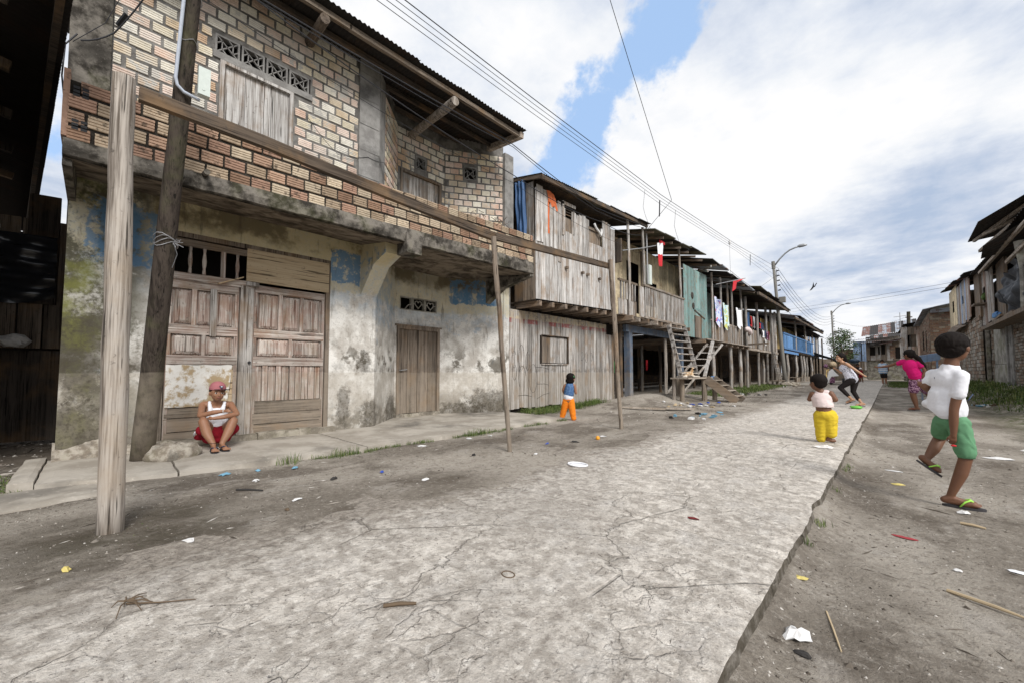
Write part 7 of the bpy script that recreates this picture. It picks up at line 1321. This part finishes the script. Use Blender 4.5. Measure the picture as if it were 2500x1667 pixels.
mb = MB(); mb.blob((-5.52, 24.4, 3.22), (.14, .62, .17), 4, .06); mb.v = [(x, y, z - .25 * max(0, y - 24.3)) for x, y, z in mb.v]; mb.build('sack', 'c_pale', None, 'bulging pale sack slung over the rail of the grey house with washing', 'sack', smooth=True)
G5 = [('red', 25.9, 3.6, 4.15, .3, 'small red shirt hung high between the posts of the grey house'), ('white', 26.5, 3.55, 4.2, .4, 'white t-shirt hung high left of the post on the grey house'), ('tarp_blue', 24.9, 3.35, 4.35, .9, 'large dark blue cloth shading the left bay of the grey house'), ('c_black', 26.9, 3.15, 3.5, .6, 'black garment folded over the rail of the grey house'), ('white', 27.5, 3.05, 3.45, .5, 'white garment folded over the rail, left of the dark red one'), ('c_navy', 28.0, 3.1, 3.5, .5, 'navy garment folded over the middle of the rail'), ('c_purple', 28.6, 3.0, 3.45, .4, 'purple patterned garment folded over the rail'), ('red_dark', 29.0, 2.95, 3.5, .4, 'dark red garment folded over the rail near the lamp pole'), ('c_navy', 28.2, 3.6, 4.05, 1.2, 'row of dark clothes on the line behind the rail'), ('red', 28.0, 3.65, 3.95, .3, 'bright red rag among the dark clothes on the line'), ('green', 29.7, 3.6, 4.1, .4, 'green and white garment at the right end of the clothes line'), ('c_denim', 31.0, 3.5, 4.1, .7, 'blue jeans hanging behind the pale slats next to the lamp pole'), ('paper', 28.1, 2.6, 2.95, .35, 'small pinkish cloth hanging lowest below the rail')]
def cname(m): return m
for m_, y, zb, zt, w_, lb in G5: sheet(y, y + w_, zt, zb, m_ if m_ in M else 'white', lb, -5.50 if zt < 3.6 else -5.75, .03)
mt = thing('cargo_tricycle', 'loaded motor tricycle with a pale windscreen and yellow frame behind the running girl', 'tricycle', (-3.1, 35, .1))
for (y0, z0, y1, z1) in ((0, 0, 0, 0),): pass
mb = MB(); mb.tube([(-3.12, 34, .35), (-3.16, 34, .8), (-3.12, 34, 1.10), (-3.0, 34, 1.12)], .03, 7); mb.build('frame', 'wood_yellow', mt)
mb = MB(); mb.prism([(-3.02, 34.0, 1.03), (-2.84, 34.0, 1.17), (-2.50, 34.0, .72), (-2.90, 34.0, .66), (-3.14, 34.0, .12), (-3.22, 34.0, .10)], (0, .04, .0)); mb.build('windscreen', 'white', mt)
mb = MB(); mb.box(-3.0, -2.75, 34.05, 34.5, .25, .62); mb.build('front_panel', 'c_purple', mt); mb = MB(); mb.box(-2.8, -2.1, 34.4, 36, .4, 1.0); mb.build('cargo_box', 'wood_brown', mt)
for x in (-2.95, -2.3): mb = MB(); mb.tube([(x - .05, 34.3, .34), (x + .05, 34.3, .34)], .22, 14); mb.build('wheel', 'black', mt)
mb = MB(); mb.box(-3.2, -2.2, 34.3, 36.5, 1.20, 1.25); mb.build('roof', 'wood_dark', mt)
for x in (-3.1, -2.3): MB().box(x, x + .04, 34.35, 34.4, .9, 1.21).build('post', 'wood_yellow', mt)
mb = MB(); mb.blob((-2.88, 34.7, 1.46), (.24, .3, .22), 5, .12); mb.build('golden_sack', 'plywood', None, 'lumpy golden sack tied on top of the motor tricycle', 'sack', smooth=True); mb = MB(); mb.blob((-3.22, 34.6, 1.38), (.12, .2, .12), 3, .25); mb.build('bundle', 'c_purple', None, 'small coloured bundle left of the golden sack', 'bundle')
mb = MB(); mb.blob((-1.9, 38, 1.75), (.30, .6, .18), 4, .1); mb.build('dark_bundle', 'tarp_dark', None, 'dark blue covered bundle behind the shoulder of the running girl', 'bundle', smooth=True)
bt = thing('small_table', 'little rough table standing under the blue balcony', 'table', (-4.7, 32.5, .1)); MB().box(-5.0, -4.3, 32.2, 32.9, .58, .63).build('top', 'wood_brown_y', bt); MB().box(-4.72, -4.6, 32.5, 32.6, .1, .58).build('leg', 'wood_brown', bt)
mb = MB(); mb.grid(lambda u, v: Vector((.66 + .6 * u, 20.0 + .2 * u, 1.50 + .12 * u - .24 * v)), 6, 3); mb.grid(lambda u, v: Vector((.66 + .6 * u, 20.0 + .2 * u + .8 * v, 1.50 + .12 * u + .03 * v)), 6, 3); mb.box(.75, .80, 20.1, 20.15, -.1, 1.3); mb.box(1.15, 1.20, 20.2, 20.25, -.1, 1.4); mb.build('stall_board', 'wood_skyblue', None, 'pale blue board stall on two legs behind the foreground boy', 'stall')

# ---------------------------------------------------------------- litter and stones
def gz(x, y):
    if -2.8 < x < -.42: return wtop(x, y)
    if -6.2 < x < -4.65 and -.3 < y < 6.5: return .066
    return ground_z(x, y)
def flat(x, y, w, l, ang, m, label, cat='litter', name='litter', h=.012, jag=.25, n=10):
    """a thin crumpled scrap with a ragged outline, lying on the ground"""
    z = gz(x, y) + .003; ca, sa = math.cos(ang), math.sin(ang); vs = [(x, y, z + h)]; out = []
    for ring, rr in ((1, .55), (2, 1.)):
        for k in range(n):
            a = 2 * math.pi * k / n; q = rr * (1 + rnd.uniform(-jag, jag)); px_, py_ = math.cos(a) * l / 2 * q, math.sin(a) * w / 2 * q; vs.append((x + px_ * ca - py_ * sa, y + px_ * sa + py_ * ca, z + (h * rnd.uniform(.2, 1.1) if ring == 1 else rnd.uniform(0, h * .5))))
    fs = [(0, 1 + k, 1 + (k + 1) % n) for k in range(n)] + [(1 + k, 1 + n + k, 1 + n + (k + 1) % n, 1 + (k + 1) % n) for k in range(n)]
    mb = MB(); mb.add(vs, fs); mb.add([(a, b_, c_ - .0015) for a, b_, c_ in vs], [f_[::-1] for f_ in fs]); return mb.build(name, m, None, label, cat, loc=(x, y, z))
def stick(p, q, r, m, label, name='stick', cat='stick', taper=.7):
    a = Vector((p[0], p[1], gz(*p) + r)); b_ = Vector((q[0], q[1], gz(*q) + r)); mid_ = a.lerp(b_, .5) + Vector((0, 0, .004)); return MB().tube([a, mid_, b_], [r, r, r * taper], 6).build(name, m, None, label, cat, loc=tuple(a))
M['red_flat'] = plain('dull_red_plastic', (.30, .035, .04), .6); M['yel'] = plain('yellow_peel', (.55, .45, .15), .6); M['bluep'] = plain('light_blue_scrap', (.16, .33, .45), .7); M['orange'] = plain('orange_fruit', (.75, .33, .03), .5); M['twig'] = plain('pale_stick', (.46, .36, .23), .8); M['dk'] = plain('dark_litter', (.04, .037, .035), .9); M['leafbr'] = plain('dead_leaf', (.12, .085, .055), .9); M['greenl'] = plain('lime_green_plastic', (.16, .50, .08), .5); M['bluelit'] = plain('blue_plastic', (.04, .09, .40), .5)
flat(-.30, 1.93, .07, .11, 1.1, 'paper', 'crumpled white tissue by the broken walkway edge at the bottom right', 'tissue', 'tissue', .035, .3, 12); mb = MB(); mb.blob((-.27, 1.84, gz(-.27, 1.84) + .008), (.03, .014, .010), 1, .15); mb.build('stone', 'dk', None, 'black oblong lump just below the crumpled white tissue', 'stone')
stick((-.24, 2.25), (-.17, 1.97), .004, 'twig', 'straight pale bamboo stick right of the crumpled tissue'); stick((.16, 2.86), (.44, 2.72), .008, 'twig', 'long tapering pale stick at the right edge of the picture', taper=.25); stick((.31, 4.13), (.42, 4.10), .009, 'twig', 'short thick whitish stick below the standing foot of the foreground boy')
flat(.03, 3.62, .045, .14, -.15, 'red_flat', 'dull red flat strip of plastic on the dirt', 'plastic strip', 'plastic_strip', .006, .12); flat(-.36, 2.45, .045, .06, .5, 'yel', 'small yellow peel near the walkway edge', 'peel', 'fruit_peel', .01); flat(.01, 5.25, .06, .10, 0, 'yel', 'yellowish shell-like scrap on the dirt left of the boy', 'peel', 'fruit_peel', .015)
flat(-.01, 5.85, .035, .15, -.1, 'paper', 'narrow white strip left of the lifted sandal', 'paper strip', 'paper_strip', .008, .1); flat(.92, 7.6, .10, .24, .1, 'paper', 'large white sheet lying behind the boy at the right', 'paper', 'paper', .02); flat(.36, 4.5, .05, .07, .5, 'paper', 'crumpled white bag scrap right of the standing sandal', 'bag scrap', 'bag_scrap', .02)
flat(.22, 3.18, .02, .045, .1, 'paper', 'tiny white scrap midway across the right-hand dirt', 'paper', 'paper'); flat(.46, 3.38, .045, .09, -.2, 'white', 'whitish flat lid at the right edge', 'lid', 'lid', .008, .1); flat(.62, 8.9, .07, .1, 0, 'paper', 'small white ball of paper far right on the dirt', 'paper', 'paper', .03); flat(1.35, 8.6, .10, .3, .2, 'paper', 'long white rag at the right border', 'rag', 'rag', .03)
flat(-.62, 6.25, .09, .20, .1, 'eye_white', 'torn greyish plastic bag on the walkway edge below the toddler', 'bag', 'plastic_bag', .035, .4, 14); mb = MB()
mb.tube([(-2.33 + .105 * math.cos(a), 3.41 + .075 * math.sin(a), gz(-2.33, 3.41) + .012) for a in [i * math.pi / 10 for i in range(21)]], .009, 5, cap=False); mb.blob((-2.33, 3.41, gz(-2.33, 3.41) + .005), (.10, .07, .005), 4, .02); mb.build('foam_plate', 'white', None, 'white oval foam plate lying on the walkway', 'plate', smooth=True)
flat(-2.9, .40, .045, .085, .6, 'paper', 'white twisted tissue near the foot of the front post', 'tissue', 'tissue', .02, .4); flat(-2.88, -.06, .03, .045, .3, 'yel', 'tiny greenish white wrapper at the lower left', 'wrapper', 'wrapper', .02); mb = MB(); mb.tube([(-1.32 +   .034 * math.cos(a), 1.36 + .026 * math.sin(a), gz(-1.32, 1.36) + .001) for a in [i * math.pi / 6 for i in range(13)]], .003, 5); mb.build('jar_ring', 'leafbr', None, 'rusty ring pressed into the middle of the walkway', 'ring')
flat(-.95, 2.68, .03, .07, .1, 'red_dark', 'dark red scrap on the walkway', 'scrap', 'scrap', .008); stick((-1.50, .83), (-1.42, .93), .008, 'leafbr', 'short brown stick in the lower middle of the walkway'); stick((-3.84, .82), (-3.66, .96), .008, 'dk', 'dark stick on the dirt between apron and walkway'); flat(-3.05, .95, .03, .05, 0, 'leafbr', 'curled dead leaf on the left dirt', 'leaf', 'dead_leaf')
for i, (x, y, w_, m_, lb) in enumerate(((-4.51, .87, .10, 'bluep', 'light blue plastic shred nearest the squatting boy'), (-4.46, 1.12, .05, 'bluep', 'smaller blue shred right of the light blue one'), (-4.06, 1.01, .08, 'paper', 'white paper strip on the left dirt'), (-4.30, 1.4, .09, 'bluep', 'pale blue shred beside the apron edge'), (-3.6, 1.5, .08, 'dk', 'black crumpled bag on the left dirt'), (-3.23, 1.07, .07, 'paper', 'whitish wrapper with a red spot on the left dirt'), (-4.41, 2.95, .13, 'paper', 'white paper among the weeds at the apron edge'), (-4.41, 3.74, .12, 'paper', 'white tissue near the middle post'), (-4.35, 4.1, .07, 'paper', 'small white flake left of the slim post'), (-3.15, 4.55, .13, 'dk', 'dark shred left of the orange fruit'), (-3.1, 5.2, .10, 'paper', 'whitish shred right of the orange fruit'), (-3.35, 4.2, .06, 'bluelit', 'tiny blue scrap on the left dirt'), (-3.45, 3.0, .07, 'dk', 'dark lump left of the slim post'), (-3.0, 3.55, .07, 'paper', 'white scrap right of the slim post foot'), (-3.5, 1.9, .05, 'bluelit', 'blue bottle cap on the left dirt'), (-3.0, 2.05, .10, 'paper', 'grey-white scrap at the silted walkway edge'))):
    flat(x, y, w_ * .6, w_, rnd.uniform(0, 3), m_, lb, 'litter', 'litter', .02 if m_ != 'paper' else .012, .35)
mb = MB(); mb.blob((-3.02, 4.92, gz(-3.02, 4.92) + .025), .03, 4, .03); mb.build('orange_fruit', 'orange', None, 'small orange fruit on the dirt left of the walkway', 'fruit', smooth=True)
mb = MB(); mb.blob((-.68, 13.55, .05), (.13, .12, .045), 4, .15); mb.build('plastic_bag', 'greenl', None, 'lime green plastic bag under the foot of the running girl', 'bag', smooth=True)
for (x, y, n_, lab, cols) in ((-4.1, 11.6, 18, 'heap of whitish scraps below the dirt bank', ('paper', 'twig', 'paper')), (-3.0, 9.0, 12, 'pile of wet litter in the hollow beside the walkway', ('paper', 'bluep', 'dk', 'paper')), (-3.9, 12.9, 4, 'blue plastic and whitish bottle near the short stair', ('bluelit', 'paper', 'paper')), (-4.2, 18.5, 14, 'scattered white rubbish past the short stair', ('paper', 'dk')), (2.0, 18.2, 22, 'rubbish strewn below the right-hand shack', ('paper', 'bluep', 'leafbr', 'bluep')), (-4.3, 27.5, 14, 'white rubbish round the foot of the nearer street lamp', ('paper', 'paper', 'leafbr'))):
    mb = MB(); ms = list(dict.fromkeys(cols))
    for i in range(n_):
        px_, py_ = x + rnd.gauss(0, .35 if n_ > 9 else .2), y + rnd.gauss(0, .45); mb.blob((px_, py_, gz(px_, py_) + .02), (rnd.uniform(.02, .09), rnd.uniform(.02, .09), rnd.uniform(.01, .035)), 0, .35, mi=rnd.randrange(len(ms)))
    mb.build('litter_pile', ms, None, lab, 'litter', kind='stuff')
for (a, b_, lab) in (((-5.0, 9.35), (-4.05, 9.75), 'long grey board lying on the ground beyond the second thin post'), ((-4.1, 9.85), (-3.55, 10.25), 'shorter board continuing the grey one on the ground')):
    MB().bar((a[0], a[1], .06), (b_[0], b_[1], .05), .16, .035).build('loose_board', 'wood_grey_y', None, lab, 'board')
mb = MB()
for k in range(10):
    a = Vector((-2.25, .12, .02)); 
    d1 = Vector((rnd.uniform(-.12, .14), rnd.uniform(-.1, .12), 0)); mb.tube([a + Vector((0, 0, gz(a.x, a.y))), a + d1 * .4 + Vector((rnd.uniform(-.02, .02), 0, .02)), a + d1 * .7 + Vector((0, 0, .0))], [.0035, .0025, .0015], 5)
mb.tube([(-2.25, .12, .025), (-2.16, .22, .025), (-2.10, .32, .02)], [.004, .003, .002], 5); mb.build('dry_root', 'leafbr', None, 'dry forked root lying on the walkway at the lower left', 'root')
# gravel, crumbs and twigs nobody could count
t = mat('crumbs', .95, .1); M['crumb'] = fin(t, t.ramp(t.isl, (0, (.05, .042, .035)), (.45, (.13, .11, .09)), (.75, (.30, .27, .235)), (1, (.52, .49, .45))))
def crumbs(n, area, r0, r1, label, dens=None, twig=.12):
    mb = MB(); k = 0
    while k < n:
        x, y = area(); 
        if dens and rnd.random() > dens(x, y): continue
        k += 1; z = gz(x, y); r_ = rnd.uniform(r0, r1) * (.6 if rnd.random() < .7 else 1)
        if rnd.random() < twig:
            a = rnd.uniform(0, 3.14); L = r_ * rnd.uniform(2.5, 6); dx, dy = math.cos(a) * L, math.sin(a) * L; w_ = r_ * .25; mb.add([(x - dx, y - dy, z), (x + dy * w_ / L, y - dx * w_ / L, z), (x + dx, y + dy, z + r_ * .3), (x - dy * w_ / L, y + dx * w_ / L, z), (x, y, z + r_ * .6)], [(0, 1, 4), (1, 2, 4), (2, 3, 4), (3, 0, 4)])
        else:
            n_ = 5; ph = rnd.uniform(0, 6); vs = [(x + r_ * math.cos(ph + 6.283 * i / n_) * rnd.uniform(.7, 1.2), y + r_ * math.sin(ph + 6.283 * i / n_) * rnd.uniform(.7, 1.2), z - .002) for i in range(n_)] + [(x + rnd.uniform(-.3, .3) * r_, y + rnd.uniform(-.3, .3) * r_, z + r_ * rnd.uniform(.3, .8))]; mb.add(vs, [(i, (i + 1) % n_, n_) for i in range(n_)])
    mb.build('gravel', 'crumb', None, label, 'gravel', kind='stuff')
ex = lambda a, b_, p: a + (b_ - a) * rnd.random() ** p
crumbs(7000, lambda: (ex(-.38, 2.6, 1.6), ex(1.2, 11, 1.7)), .0025, .011, 'crumbs, chips and twigs scattered over the dirt right of the walkway', lambda x, y: .35 + .65 * (N3(x, y, 60, 2.2) > -.05))
crumbs(5200, lambda: (ex(-2.7, -4.6, 1.), ex(-.4, 9, 1.5)), .0025, .010, 'crumbs, chips and twigs scattered over the dirt left of the walkway', lambda x, y: .35 + .65 * (N3(x, y, 61, 2.2) > -.05))
crumbs(4200, lambda: (rnd.uniform(-2.9, -.5), ex(.0, 9, 1.6)), .0015, .0055, 'grit lying on the concrete walkway', lambda x, y: .25 + .75 * (N3(x, y, 62, 1.8) > .05), .10)
crumbs(260, lambda: (ex(-.3, 2.0, 1.3), ex(1.5, 9, 1.4)), .008, .022, 'small stones scattered over the dirt right of the walkway', None, .25)
crumbs(220, lambda: (ex(-2.7, -4.5, 1.), ex(.0, 8, 1.4)), .008, .022, 'small stones scattered over the dirt left of the walkway', None, .3)
crumbs(900, lambda: (rnd.uniform(-9, -5.2), rnd.uniform(-1.8, -.35)), .006, .035, 'rubble and rubbish on the floor of the left alley', None, .3)
crumbs(1200, lambda: (rnd.uniform(-5.2, -2.9), rnd.uniform(8.5, 28)), .008, .035, 'chips and scraps along the foot of the stilt houses', None, .2)
